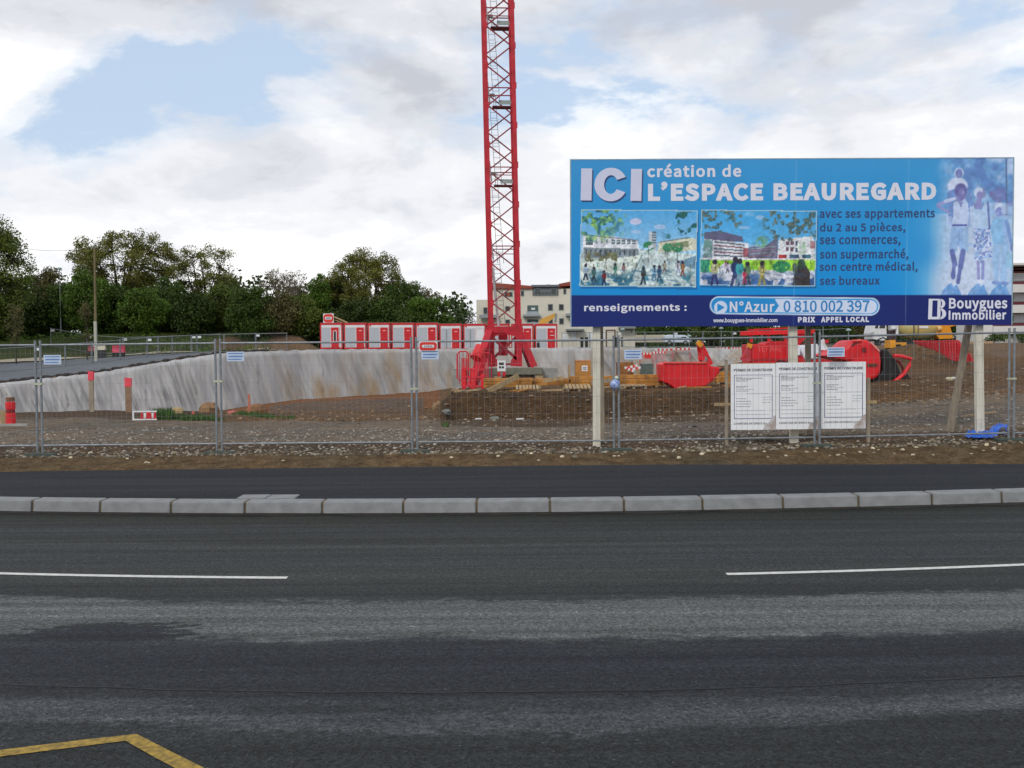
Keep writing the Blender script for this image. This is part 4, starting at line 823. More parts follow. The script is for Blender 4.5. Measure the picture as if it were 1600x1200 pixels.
people([(913, 437, 18, rgb(150, 170, 190), rgb(30, 40, 70)), (926, 440, 17, rgb(70, 110, 110), rgb(40, 50, 60)), (942, 445, 17, rgb(120, 40, 50), rgb(30, 40, 70)), (959, 431, 15, rgb(66, 140, 110), rgb(90, 120, 110)),
        (972, 431, 15, rgb(180, 130, 140), rgb(120, 140, 150)), (1003, 443, 20, rgb(60, 60, 50), rgb(40, 60, 80)), (1020, 436, 17, rgb(110, 160, 190), rgb(80, 120, 150)), (1028, 438, 18, rgb(50, 80, 110), rgb(50, 70, 90)), (1036, 424, 13, rgb(170, 165, 150), rgb(120, 100, 90)), (1064, 430, 17, rgb(160, 110, 80), rgb(110, 70, 60)), (1057, 425, 14, rgb(190, 180, 190), rgb(130, 130, 160))])
X0, Y0, X1, Y1 = 1092, 328, 1270, 443
picture(X0, Y0, X1, Y1)
blend(rect(X0, Y0, X1, 380) * .5, rgb(50, 160, 225)); blend(ell(1182, 338, 8, 4, .8) * .6, rgb(196, 210, 236)); blend(ell(1158, 354, 11, 2.5, .8) * .6, rgb(190, 208, 236)); blend(ell(1166, 333, 10, 4, .8) * .4, rgb(170, 206, 236))
blend(poly([(1096, 362), (1120, 359), (1156, 368), (1157, 376), (1096, 374)]), rgb(98, 96, 128)); blend(poly([(1096, 372), (1165, 378), (1166, 402), (1098, 402)]), rgb(206, 212, 220))
for k in range(5): blend(poly([(1112, 375 + k * 5.2), (1160, 380 + k * 4.5), (1160, 382 + k * 4.5), (1112, 377.6 + k * 5.2)]), rgb(140, 96, 112) if k % 2 else rgb(96, 106, 122))
blend(poly([(1096, 374), (1110, 374), (1110, 402), (1096, 402)]), rgb(140, 160, 172)); blend(rect(1158, 386, 1168, 400), rgb(150, 88, 98))
blend(poly([(1166, 384), (1190, 383), (1211, 368), (1212, 402), (1166, 402)]), rgb(110, 114, 138))
for k in range(4): blend(seg(1168, 387 + k * 4, 1208, 383 + k * 4, 1.2), rgb(150, 110, 124) if k % 2 else rgb(160, 170, 186))
blend(poly([(1212, 372), (1266, 366), (1270, 404), (1212, 404)]), rgb(220, 224, 230)); blend(rect(1213, 395, 1225, 401), rgb(168, 60, 62)); blend(rect(1230, 395, 1245, 401), rgb(70, 100, 130)); blend(rect(1249, 395, 1263, 401), rgb(60, 110, 130))
for x in (1224, 1231): blend(rect(x, 374, x + 5, 380), rgb(110, 84, 98)); blend(rect(x, 384, x + 5, 390), rgb(110, 84, 98))
blend(rect(1239, 374, 1242, 381), rgb(70, 90, 110)); blend(rect(1239, 385, 1242, 392), rgb(70, 90, 110)); blend(rect(1262, 374, 1270, 386) * .8, rgb(166, 110, 120))
blend(rect(1092, 402, 1270, 443), rgb(196, 200, 214)); blend(poly([(1100, 405), (1270, 402), (1270, 420), (1210, 420), (1160, 420), (1130, 408), (1110, 424), (1095, 424)]), rgb(150, 206, 66))
blend(rect(1092, 404, 1106, 424), rgb(60, 150, 120)); blend(ell(1218, 414, 14, 9) * (vnoise(4, 90, 2) > .3), rgb(50, 130, 86)); blend(rect(1092, 401.5, 1270, 403.5) * .7, rgb(226, 220, 226))
leafy(1092, 418, 1270, 443, .50, 61, (rgb(56, 92, 150), rgb(90, 120, 172)), 10, (PYY - 420) / 12)
for a_, b_, s_ in ((1092, 1160, 41), (1186, 1270, 47)):
    leafy(a_, 328, b_, 374, .52, s_, (rgb(112, 122, 112), rgb(52, 98, 112)), 6, (1.15 - ((PXX - a_) / 72) ** 2 - ((PYY - 328) / 38) ** 2) * 4 if a_ < 1100 else ((PXX - 1188) / 30 - (PYY - 332) / 36 * .4 + .4) * 2)
blend(ell(1186, 376, 9, 9) * (vnoise(4, 95, 2) > .4) * .8, rgb(110, 165, 130)); blend(ell(1102, 386, 7, 14) * (vnoise(4, 97, 2) > .35) * .7, rgb(92, 140, 130)); blend(ell(1252, 384, 8, 12) * (vnoise(4, 99, 2) > .45) * .6, rgb(130, 180, 130))
people([(1114, 442, 28, rgb(190, 186, 150), rgb(50, 50, 100)), (1146, 448, 32, rgb(40, 60, 110), rgb(60, 70, 110)), (1153, 444, 30, rgb(60, 150, 160), rgb(120, 150, 170)), (1165, 442, 26, rgb(90, 120, 90), rgb(60, 70, 80)), (1161, 440, 16, rgb(190, 60, 90), rgb(170, 60, 90)),
        (1188, 442, 27, rgb(190, 180, 110), rgb(160, 150, 90)), (1134, 424, 12, rgb(180, 180, 200), rgb(70, 70, 90)), (1131, 414, 8, rgb(150, 80, 90), rgb(110, 60, 80))])
blend(poly([(1236, 443), (1238, 420), (1246, 406), (1250, 404), (1262, 420), (1264, 443)]), rgb(62, 56, 60)); blend(ell(1249, 410, 6, 8), rgb(60, 84, 70)); blend(ell(1239, 416, 4, 8), rgb(70, 90, 80))
# printed pictures are busy at small scale
for x0_, y0_, x1_, y1_ in ((905, 329, 1084, 446), (1092, 328, 1270, 443)):
    rm_ = rect(x0_, y0_, x1_, y1_); n_ = vnoise(2.6, 310, 2) - .5; n2_ = vnoise(7, 320, 3) - .5; lo_ = np.clip((PYY - y0_ - 30) / 30, .25, 1)
    cv = cv * (1 + ((n_ * .5 + n2_ * .45) * rm_ * lo_)[..., None])
    for q_ in range(26):
        fx_, fy_ = x0_ + 4 + nr.rand() * (x1_ - x0_ - 8), 404 + nr.rand() * 14; blend(seg(fx_, fy_, fx_ + .3, fy_ + 3 + (fy_ - 400) * .2, 1.3) * .8, nr.rand(3) * .5)
    for q_ in range(40):
        fx_, fy_ = x0_ + 4 + nr.rand() * (x1_ - x0_ - 30), 420 + nr.rand() * 20; blend(seg(fx_, fy_, fx_ + 5 + nr.rand() * 12, fy_ + nr.rand() * 3, 1.2) * .55, rgb(60, 104, 138))
# navy band
band = np.clip((PYY - (461.5 - (PXX - 890) * .0095)) / 1.3 + .5, 0, 1); blend(band, rgb(20, 38, 108)); blend(band * np.clip((PXX - 1300) / 300, 0, 1) * .3, rgb(30, 30, 100))
# number pill
def pill(x0, y0, x1, y1): r_ = (y1 - y0) / 2; return seg(x0 + r_, (y0 + y1) / 2, x1 - r_, (y0 + y1) / 2, 2 * r_)
blend(pill(1108, 461, 1373, 489), rgb(206, 224, 244)); blend(pill(1110, 463, 1371, 487), rgb(32, 140, 208)); blend(pill(1212, 465, 1369, 485.5) * rect(1222, 460, 1375, 490) + poly([(1209, 464.5), (1235, 464.5), (1235, 485.5), (1209, 485.5), (1216, 475)]), rgb(206, 218, 240))
blend(ell(1125, 478.5, 10, 10, .2), rgb(206, 218, 240)); blend(poly([(1120, 472), (1120, 485), (1132, 478.5)]), rgb(32, 140, 208))
# panel seams and faint wear
for x in (1236.5, 1411): blend(seg(x, 245, x + 3, 510, .9) * .35, rgb(200, 215, 235))
cv *= (1 + (vnoise(60, 200) - .5) * .06)[..., None]
cvl = np.where(cv <= .04045, cv / 12.92, ((np.clip(cv, 0, 1) + .055) / 1.055) ** 2.4)
me = bpy.data.meshes.new('printed_face'); nv = NU * NV
co = np.stack([uu, np.full(uu.shape, -.004), vv], -1).reshape(-1, 3)
me.vertices.add(nv); me.vertices.foreach_set('co', co.astype('f').ravel())
ii = (np.arange(NV - 1)[:, None] * NU + np.arange(NU - 1)[None]).ravel(); q = np.stack([ii + NU, ii + NU + 1, ii + 1, ii], -1)
me.loops.add(q.size); me.loops.foreach_set('vertex_index', q.ravel().astype('i')); me.polygons.add(len(q)); me.polygons.foreach_set('loop_start', np.arange(0, q.size, 4, dtype='i')); me.update(calc_edges=True)
ca = me.color_attributes.new('Col', 'FLOAT_COLOR', 'POINT'); ca.data.foreach_set('color', np.concatenate([cvl.reshape(-1, 3), np.ones((nv, 1))], 1).astype('f').ravel())
def attr_mat(name, mul=1.0, rough=.4):
    m = bpy.data.materials.new(name); m.use_nodes = True; t = m.node_tree; b = t.nodes['Principled BSDF']; a = t.nodes.new('ShaderNodeAttribute'); a.attribute_name = 'Col'
    v = t.nodes.new('ShaderNodeVectorMath'); v.operation = 'SCALE'; v.inputs['Scale'].default_value = mul; t.links.new(a.outputs['Color'], v.inputs[0]); t.links.new(v.outputs[0], b.inputs['Base Color'])
    b.inputs['Roughness'].default_value = rough; b.inputs['Specular IOR Level'].default_value = .3; return m
PM = attr_mat('printed_vinyl', 1.12, .45)
link('printed_face', me, PM, bT.o)
def bpart(name, mb, m, parent=None, **k): return link(name, mb.mesh(name), m, parent or bT.o, **k)
bpart('backing_panel', MB().box(0, BW, 0, .035, 0, BH), mat('blue_board_edge', S(60, 110, 160), .6))
fr = mat('board_edge_trim', S(150, 175, 190), .5, .3)
bpart('edge_trim', MB().box(-.02, 0, -.008, .04, 0, BH).box(BW, BW + .02, -.008, .04, 0, BH).box(-.02, BW + .02, -.008, .04, BH, BH + .018), fr)
for z in (.25, 1.5, 2.75): bpart('back_rail', MB().box(.1, BW - .1, .036, .11, z - .05, z + .05), M['greywood'])
TM = {'w': mat('white_lettering', S(224, 226, 240), .5, 0, .02), 'p': mat('pale_lettering', S(208, 212, 236), .5, 0, .02), 'd': mat('slate_lettering', S(42, 66, 118), .5, 0, .05), 'c': mat('cyan_lettering', S(36, 132, 200), .5, 0, .03),
      's': mat('lettering_shadow_print', S(30, 66, 120), .5, 0, .03)}
def btext(body, x0, y0, x1, y1, key, off=0.0, lay=0, track=0.0, name='lettering'):
    (u0, v0), (u1, v1) = bd(x0, (y1)), bd(x1, y0); um, vm = bd((x0 + x1) / 2, (y0 + y1) / 2)
    hw = (x1 - x0) / np.hypot(*ex) / 2; hh = (y1 - y0) / np.hypot(*ez) / 2
    o = link(name, text_mesh(body, um - hw, vm - hh, um + hw, vm + hh, -.007 - lay * .002, off, track), TM[key], bT.o)
    if y1 - y0 < 40: o['kind'] = 'stuff'
def big_letters(dx, dy, key, lay):
    for kind_, a, b in (('I', 902.5, 919.5), ('C', 924, 975), ('I', 980, 997)):
        m = MB(); w3 = lambda x, y: (bd(x + dx, y + dy)[0], -.007 - lay * .002, bd(x + dx, y + dy)[1])
        if kind_ == 'I': m.add([w3(a, 314), w3(b, 314), w3(b, 264.5), w3(a, 264.5)], [(0, 1, 2, 3)])
        else:
            cx_, cy_, n = 949, 289, 30; ring_ = []
            for k in range(n + 1):
                g_ = R(27 + 306 * k / n); g2 = R(30 + 300 * k / n)
                ring_ += [w3(cx_ + 25.5 * math.cos(g_), cy_ - 26 * math.sin(g_)), w3(cx_ + 10.5 * math.cos(g2), cy_ - 14.5 * math.sin(g2))]
            m.add(ring_, [(2 * k, 2 * k + 2, 2 * k + 3, 2 * k + 1) for k in range(n)])
        bpart('letter', m, TM[key])
big_letters(2, 2.4, 's', 0); big_letters(0, 0, 'p', 1)
btext('création de', 1005, 255, 1151, 276.5, 'w', .014, 0, .03); btext("L’ESPACE BEAUREGARD", 1007, 281, 1455, 311.5, 'w', .024, 0, .04)
for s_, a, b, c, d in (('avec ses appartements', 1275, 324, 1454, 340.5), ('du 2 au 5 pièces,', 1276, 343.5, 1409, 361.5), ('ses commerces,', 1276, 367, 1402, 381.5), ('son supermarché,', 1277, 384, 1415, 404), ('son centre médical,', 1277, 404, 1430, 422.5), ('ses bureaux', 1278, 427.5, 1372, 441.5)):
    btext(s_, a, b, c, d, 'd', .010, 0, .02)
btext('renseignements :', 912, 473.5, 1072, 488.5, 'w', .012, 0, .02); btext('N°Azur', 1139, 468, 1209, 485.5, 'w', .010, 0, .02); btext('0 810 002 397', 1223, 466, 1357, 484, 'c', .006)
btext('www.bouygues-immobilier.com', 1114, 494.5, 1214, 503, 'w', .012); btext('PRIX', 1246, 492, 1273, 500.5, 'w', .025, 0, .06); btext('APPEL', 1282, 491.5, 1316, 500, 'w', .025, 0, .06); btext('LOCAL', 1321, 491, 1357, 499.5, 'w', .025, 0, .06)
btext('Bouygues', 1481, 460, 1572, 481.5, 'w', .014, 0, .02); btext('Immobilier', 1481, 478.5, 1571, 494, 'w', .014, 0, .02)
# the B emblem: a slab-serif letter whose stem is an open doorway
lg = MB()
def bpoly(pts, lay=1):
    vs = [(bd(x, y)[0], -.007 - lay * .002, bd(x, y)[1]) for x, y in pts]; lg.add(vs, [tuple(range(len(vs) - 1, -1, -1))])
bpoly([(1449, 462), (1455, 462), (1455, 494), (1449, 494)]); bpoly([(1455, 462), (1468, 462), (1468, 464.5), (1455, 464.5)]); bpoly([(1455, 490), (1468, 490), (1468, 494), (1455, 494)])
def arc(cx_, cy_, rx, ry, tx, n=10):
    for k in range(n):
        a, b = R(-90 + 180 * k / n), R(-90 + 180 * (k + 1) / n)
        bpoly([(cx_ + rx * math.cos(a), cy_ + ry * math.sin(a)), (cx_ + rx * math.cos(b), cy_ + ry * math.sin(b)), (cx_ + (rx - tx) * math.cos(b), cy_ + (ry - 2.4) * math.sin(b)), (cx_ + (rx - tx) * math.cos(a), cy_ + (ry - 2.4) * math.sin(a))])
arc(1467, 469.5, 8, 7.5, 5); arc(1467, 485.3, 10, 8.7, 6); bpoly([(1463, 464.5), (1468, 464.5), (1468, 490), (1463, 490)])
bpart('emblem', lg, TM['w'])
# posts and stays: their feet are in the ground
def down(px, py, Y):
    p = at(px, py, Y); return Vector((p.x, p.y, ground(p.x, Y) - .15))
def wpost(px_t, py_t, px_b, Y, name='post', wd=.135, dp=.1, m='whitepost', Yb=None):
    a = at(px_t, py_t, Y); b = down(px_b, 690, Yb or Y)
    o = link(name, MB().beam(b, a, wd, dp, up=(0, 1, 0)).mesh(name, bT.loc), M[m], bT.o, bevel=.006)
    o.matrix_parent_inverse = Matrix.Rotation(R(-0.25), 4, 'Y'); return o
wpost(932, 300, 932, BY + .17); wpost(1236, 300, 1240.5, BY + .17, wd=.15); wpost(1526, 300, 1531, BY + .17, wd=.14)
wpost(938, 505, 941, 17.9, 'stay', .1, .08, 'greywood', 18.0)
wpost(1515, 500, 1482, 17.6, 'stay', .11, .09, 'greywood', 17.9)
wpost(1262, 505, 1264, 17.9, 'stay', .1, .08, 'greywood', 18.0)

# ------------------------------------------------------------------ permit notices
PYd = 16.83
pc = at(1248, 672, PYd); pT = Thing('permit_board', 'three white building permit notices nailed side by side on timber stakes behind the fence', 'notice board', (pc.x, PYd, ground(pc.x, PYd)))
paper = mat('notice_paper', S(238, 240, 242), .6, 0, .03, 3); ink = mat('notice_ink', S(62, 64, 78), .6, 0, .1); ink2 = mat('notice_faint_ink', S(120, 124, 136), .6, 0, .1); frame_ink = mat('notice_frame_ink', S(88, 92, 140), .6)
scuff = mat('torn_paper_stain', S(168, 150, 140), .8, 0, .2, 12, col2=S(206, 204, 206))
def pxm(px): return px / F * PYd
for k, (a, b, yt, yb_) in enumerate(((1142, 1212, 568, 672), (1212.5, 1282, 566, 671), (1283, 1353, 565, 670))):
    p0 = at(a, yb_, PYd - .02 - .004 * k); p1 = at(b, yt, PYd - .02 - .004 * k); W, H = p1.x - p0.x, p1.z - p0.z
    sh_ = pT.part('notice_sheet', MB().box(p0.x, p1.x, p0.y, p0.y + .003, p0.z, p1.z), paper)
    y = p0.y - .002; X = lambda f: p0.x + W * f; Zf = lambda f: p0.z + H * f
    def flat(x0, x1, z0, z1): return [(X(x0), y, Zf(z0)), (X(x1), y, Zf(z0)), (X(x1), y, Zf(z1)), (X(x0), y, Zf(z1))]
    me = text_mesh('PERMIS DE CONSTRUIRE', X(.07), Zf(.885), X(.93), Zf(.925), y, .012); me.transform(Matrix.Translation(-pT.loc)); link('heading', me, ink, sh_)
    me = text_mesh('CHANTIER INTERDIT AU', X(.07), Zf(.085), X(.80), Zf(.112), y, .008); me.transform(Matrix.Translation(-pT.loc)); link('footer_line', me, ink, sh_)
    fr_ = MB()
    for r_ in ((.07, .93, .826, .834), (.07, .93, .166, .176), (.07, .084, .17, .83), (.916, .93, .17, .83)): fr_.add(flat(*r_), [(0, 1, 2, 3)])
    pT.part('printed_frame', fr_, frame_ink, sh_)
    d = MB(); d2 = MB()
    for z, x1_ in ((.795, .24), (.775, .7), (.755, .42), (.735, .36), (.655, .38), (.635, .3), (.585, .36), (.47, .34), (.43, .42), (.39, .46), (.35, .40)):
        x = .12
        while x < x1_: l_ = rnd.uniform(.03, .08); d.add(flat(x, min(x + l_, x1_ + .03), z, z + .007), [(0, 1, 2, 3)]); x += l_ + .012
    for z, x0_, x1_ in ((.61, .12, .5), (.545, .34, .85), (.29, .12, .75), (.23, .12, .85), (.49, .7, .88), (.45, .72, .88), (.41, .7, .86)):
        x = x0_
        while x < x1_: l_ = rnd.uniform(.03, .07); d2.add(flat(x, min(x + l_, x1_ + .03), z, z + .006), [(0, 1, 2, 3)]); x += l_ + .014
    pT.part('printed_text', d, ink, sh_)['kind'] = 'stuff'; pT.part('faint_text', d2, ink2, sh_)['kind'] = 'stuff'
    s_ = MB(); pts = [(X(.72), y - .001, Zf(.0)), (X(1), y - .001, Zf(.0)), (X(1), y - .001, Zf(.22)), (X(.93), y - .004, Zf(.19)), (X(.86), y - .004, Zf(.12)), (X(.76), y - .003, Zf(.09))]
    s_.add(pts, [tuple(range(6))]); pT.part('peeled_corner', s_, scuff, sh_)
bp0 = at(1141, 672, PYd); bp1 = at(1354, 564, PYd)
pT.part('plywood_backing', MB().box(bp0.x + .02, bp1.x - .02, PYd, PYd + .018, bp0.z + .03, bp1.z - .02), M['wood'])
for a, t_ in ((1135, 562), (1357, 590)):
    p = at(a, t_, PYd + .06); pT.part('stake', MB().beam((p.x, PYd + .06, ground(p.x, PYd) - .1), p, .055, .04, up=(0, 1, 0)), M['greywood'])
p, q = at(1116, 632, PYd + .04), at(1370, 628, PYd + .04); pT.part('cross_rail', MB().beam(p, q, .02, .055), M['wood'])
# ------------------------------------------------------------------ small things near the fence
# blue tarpaulin: a folded lump with a tail dragged to the right
tp = MB(); n = 60; mseg = 30; keep = {}
x0_ = xs(1510, 16.9)
for i in range(n + 1):
    for j in range(mseg + 1):
        u = i / n; v = j / mseg; x = x0_ + u * 1.05; y = 16.72 + v * 1.25
        l1 = math.exp(-((u - .22) / .2) ** 4 - ((v - .14) / .15) ** 4); tline = abs((v - .15) - (u - .25) * .62) ; l2 = math.exp(-(tline / .11) ** 4) * (.2 < u < .99)
        l3 = math.exp(-((u - .5) / .16) ** 4 - ((v - .08) / .07) ** 4)
        k = max(l1, l2, l3); wr_ = abs(mnoise.noise(Vector((u * 7 - v * 5, v * 4, 3)))) + .5 * abs(mnoise.noise(Vector((u * 17, v * 13, 1))))
        tp.v.append((x, y, ground(x, y) + .01 + k * (.045 + .17 * wr_ * (1 if l1 > .5 else .8)) + (.05 if l2 > .4 and u > .6 else 0))); keep[len(tp.v) - 1] = k > .25 + .12 * mnoise.noise(Vector((u * 9, v * 9, 4)))
for i in range(n):
    for j in range(mseg):
        a = i * (mseg + 1) + j; q = (a, a + mseg + 1, a + mseg + 2, a + 1)
        if all(keep[k] for k in q): tp.f.append(q)
single('tarpaulin', tp, mat('blue_tarpaulin', S(14, 92, 200), .4, 0, .2, 4, .15, 25), 'crumpled bright blue tarpaulin lying at the foot of the right billboard post', 'tarpaulin', smooth=True)
# blue and white plastic scrap tied to the fence joint
bg_ = MB(); c = at(961, 600, FY - .07)
bg_.lathe(c + Vector((0, 0, -.1)), (0, 0, 1), [(0, .01), (.02, .055), (.07, .085), (.13, .08), (.17, .045), (.19, .01)], 12)
T = Thing('plastic_bag', 'small blue and white plastic bag knotted to the fence beside the billboard post', 'bag', c - Vector((0, 0, .1)))
bg_.v = [(x + .012 * mnoise.noise(Vector((x * 30, y * 30, z * 30))), y, z) for x, y, z in bg_.v]
T.part('bag_body', bg_, mat('bag_blue', S(70, 110, 180), .4, 0, .5, 14, col2=S(190, 205, 235)), smooth=True)
T.part('knot', MB().lathe(c + Vector((.02, 0, .085)), (.3, 0, 1), [(0, .02), (.02, .04), (.05, .03), (.06, .01)], 8), mat('bag_white', S(205, 215, 190), .5))
# tall stakes with pink tops
for (px, yt, yb_, yr, wd, lab, nm) in ((142, 580, 641, 594, .16, 'rough grey timber stake with bright pink top, the left of two', 'a'), (200, 590, 641, 604, .2, 'wider brown timber stake with salmon pink top, the right of two', 'b')):
    Y = 32; p = at(px, yt, Y); g_ = ground(p.x, Y)
    T = Thing('marker_stake', lab, 'stake', (p.x, Y, g_), 'pink-topped marker stakes')
    zr = at(px, yr, Y).z
    T.part('timber', MB().box(p.x - wd / 2, p.x + wd / 2, Y - .03, Y + .03, g_ - .1, zr), M['greywood'] if nm == 'a' else mat('brown_board', S(140, 112, 88), .85, 0, .2, 4))
    T.part('painted_top', MB().prism([(p.x - wd / 2 - .01, Y - .04, zr - .01), (p.x + wd / 2 + .01, Y - .04, zr), (p.x + wd / 2 + .02, Y - .04, p.z - .02), (p.x - wd / 2 - .01, Y - .04, p.z)], (0, .08, 0)), mat('pink_paint', S(232, 70, 86), .6, 0, .1))
# red post and boards at the left edge
Y = 24; p = at(16, 628, Y); g_ = ground(p.x, Y)
T = Thing('traffic_post', 'short round red post with darker bands at the left edge of the site', 'post', (p.x, Y, g_))
T.part('body', MB().lathe((p.x, Y, g_), (0, 0, 1), [(0, .11), (.02, .12), (.3, .12), (.32, .105), (.42, .105), (.44, .12), (.6, .12), (.62, .1), (p.z - g_ - .1, .1), (p.z - g_, .07)], 14), mat('post_red', S(214, 30, 40), .45, 0, .15, 6))
T.part('band', MB().lathe((p.x, Y, g_ + .33), (0, 0, 1), [(0, .11), (.005, .112), (.08, .112), (.085, .11)], 14), mat('post_dark_red', S(130, 20, 28), .6))
T.part('band', MB().lathe((p.x, Y, g_ + .63), (0, 0, 1), [(0, .103), (.005, .106), (.1, .106), (.105, .103)], 14), mat('post_brown', S(120, 84, 60), .7))
b = MB().box(p.x - .75, p.x - .13, Y + .0, Y + .04, g_, p.z - .22); single('timber_board', b, M['wood'], 'upright pale timber board standing left of the short red post', 'board')
b = MB().box(p.x - .9, p.x + .55, Y - .25, Y - .13, g_ - .01, g_ + .06); single('concrete_lintel', b, M['concrete'], 'long pale strip lying on the gravel before the short red post', 'slab')
# red and white barrier board lying on the soil
Y = 25.5; p = at(226, 662, Y); g_ = ground(p.x, Y); wd = 38 / F * Y; x0 = p.x - wd / 2
T = Thing('barrier_board', 'broken red and white striped barrier board half sunk in the soil left of the grass', 'barrier', (p.x, Y, g_))
T.part('frame', MB().box(x0, x0 + .04, Y, Y + .04, g_ - .02, g_ + .25).box(x0 + .04, x0 + wd, Y, Y + .03, g_ + .21, g_ + .25).box(x0 + .04, x0 + wd, Y, Y + .03, g_ - .01, g_ + .03), M['whitep'])
for k, (a, b) in enumerate(((.33, .46), (.55, .8), (.86, 1.0))):
    T.part('red_stripe', MB().prism([(x0 + wd * a, Y - .006, g_ + .03), (x0 + wd * b, Y - .006, g_ + .03), (x0 + wd * (b - .04), Y - .006, g_ + .21), (x0 + wd * (a + .03), Y - .006, g_ + .21)], (0, .012, 0)), M['red'])
T.part('white_stripe', MB().box(x0 + wd * .46, x0 + wd * .9, Y + .008, Y + .016, g_ + .05, g_ + .19), M['whitep'])
# small survey pegs
for px, yt, yb_, c_, lab in ((302, 642, 650, 'pinkish', 'short pink peg in the soil left of the fence joint beside the grass'), (389, 616, 644, 'orange', 'thin orange timber peg in front of the brown earth heap')):
    Y = 30 if px < 350 else 33; p = at(px, yt, Y); single('survey_peg', MB().box(p.x - .035, p.x + .035, Y - .03, Y + .03, ground(p.x, Y) - .1, p.z), mat('peg_' + c_, S(190, 110, 84), .8), lab, 'peg')
# earth clods along the far lip at the left
clod = MB()
def blob(mb, c, r, n=7, sq=.7, seed=0):
    vs = []; fs = []; m_ = 5
    for i in range(m_ + 1):
        for j in range(n):
            th = math.pi * i / m_; ph = 2 * math.pi * j / n; d = Vector((math.sin(th) * math.cos(ph), math.sin(th) * math.sin(ph), math.cos(th) * sq))
            k = r * (1 + .45 * mnoise.noise(d * 1.7 + Vector((seed, seed * .3, 0)))); vs.append(Vector(c) + d * k)
    for i in range(m_):
        for j in range(n): fs.append((i * n + j, i * n + (j + 1) % n, (i + 1) * n + (j + 1) % n, (i + 1) * n + j))
    mb.add(vs, fs)
for px, Y, r_, c_, lab in ((326, 33, .36, S(136, 106, 74), 'ochre earth clod standing against the membrane left of the fence joint'), (276, 33, .22, S(180, 156, 110), 'small pale clod before the membrane'), (400, 34, .38, S(126, 92, 62), 'reddish brown earth heap at the foot of the membrane')):
    q = MB(); p = gp(px, Y); blob(q, p + Vector((0, 0, r_ * .25)), r_, 10, .8, px); single('earth_clod', q, mat('clod_%d' % px, c_, .95, 0, .3, 5, .4, 12), lab, 'earth clod')
# gravel: thousands of loose stones
def stones(name, N_, fx, fy, fs_, cols_, label):
    r_ = np.random.RandomState(N_); ph = (1 + 5 ** .5) / 2
    ico = np.array([(-1, ph, 0), (1, ph, 0), (-1, -ph, 0), (1, -ph, 0), (0, -1, ph), (0, 1, ph), (0, -1, -ph), (0, 1, -ph), (ph, 0, -1), (ph, 0, 1), (-ph, 0, -1), (-ph, 0, 1)]) / 1.9
    tri = np.array([(0,11,5),(0,5,1),(0,1,7),(0,7,10),(0,10,11),(1,5,9),(5,11,4),(11,10,2),(10,7,6),(7,1,8),(3,9,4),(3,4,2),(3,2,6),(3,6,8),(3,8,9),(4,9,5),(2,4,11),(6,2,10),(8,6,7),(9,8,1)])
    V = []; 
    for k in range(N_):
        y = fy(r_); x = fx(r_, y); s_ = fs_(r_); sc = np.array([s_ * r_.uniform(.7, 1.5), s_ * r_.uniform(.7, 1.3), s_ * r_.uniform(.45, .8)])
        v = ico * (1 + r_.uniform(-.22, .22, (12, 1))) * sc; a = r_.uniform(0, 6.28); c_, s2 = math.cos(a), math.sin(a)
        v = np.stack([v[:, 0] * c_ - v[:, 1] * s2, v[:, 0] * s2 + v[:, 1] * c_, v[:, 2]], -1) + (x, y, ground(x, y) + sc[2] * .35); V.append(v)
    V = np.concatenate(V); Fc = (tri[None] + (np.arange(N_) * 12)[:, None, None]).reshape(-1, 3)
    me = bpy.data.meshes.new(name); me.from_pydata(V.tolist(), [], Fc.tolist()); me.update()
    m = mat(name + '_stone', cols_[0], .9, 0, .2, 3, col2=cols_[1], island=.62)
    o = link(name, me, m); tag(o, label, 'gravel', kind='stuff'); return o
stones('gravel', 5200, lambda r, y: r.uniform(-.62, .64) * y, lambda r: 16.3 + 6.5 * r.rand() ** 1.3, lambda r: .012 + .022 * r.rand() ** 2, (S(128, 122, 112), S(158, 152, 142)), 'loose grey gravel spread behind the site fence')
stones('rubble', 1500, lambda r, y: r.uniform(-.62, .64) * y, lambda r: 16.25 + .5 * abs(r.randn()) * .9, lambda r: .018 + .035 * r.rand() ** 3, (S(84, 76, 62), S(132, 120, 102)), 'coarser rubble stones along the foot of the site fence')
stones('scattered_stones', 1300, lambda r, y: r.uniform(.12, .62) * y if r.rand() < .6 else r.uniform(-.25, .3) * y, lambda r: r.uniform(22, 38), lambda r: .02 + .045 * r.rand() ** 3, (S(112, 98, 80), S(138, 126, 110)), 'grey stones scattered over the brown soil of the site')
stones('pale_stones', 110, lambda r, y: r.uniform(.1, .62) * y if r.rand() < .75 else r.uniform(-.6, .1) * y, lambda r: r.uniform(15.75, 16.9), lambda r: .022 + .03 * r.rand() ** 2, (S(160, 148, 122), S(192, 180, 154)), 'pale limestone pieces scattered on the earth verge')
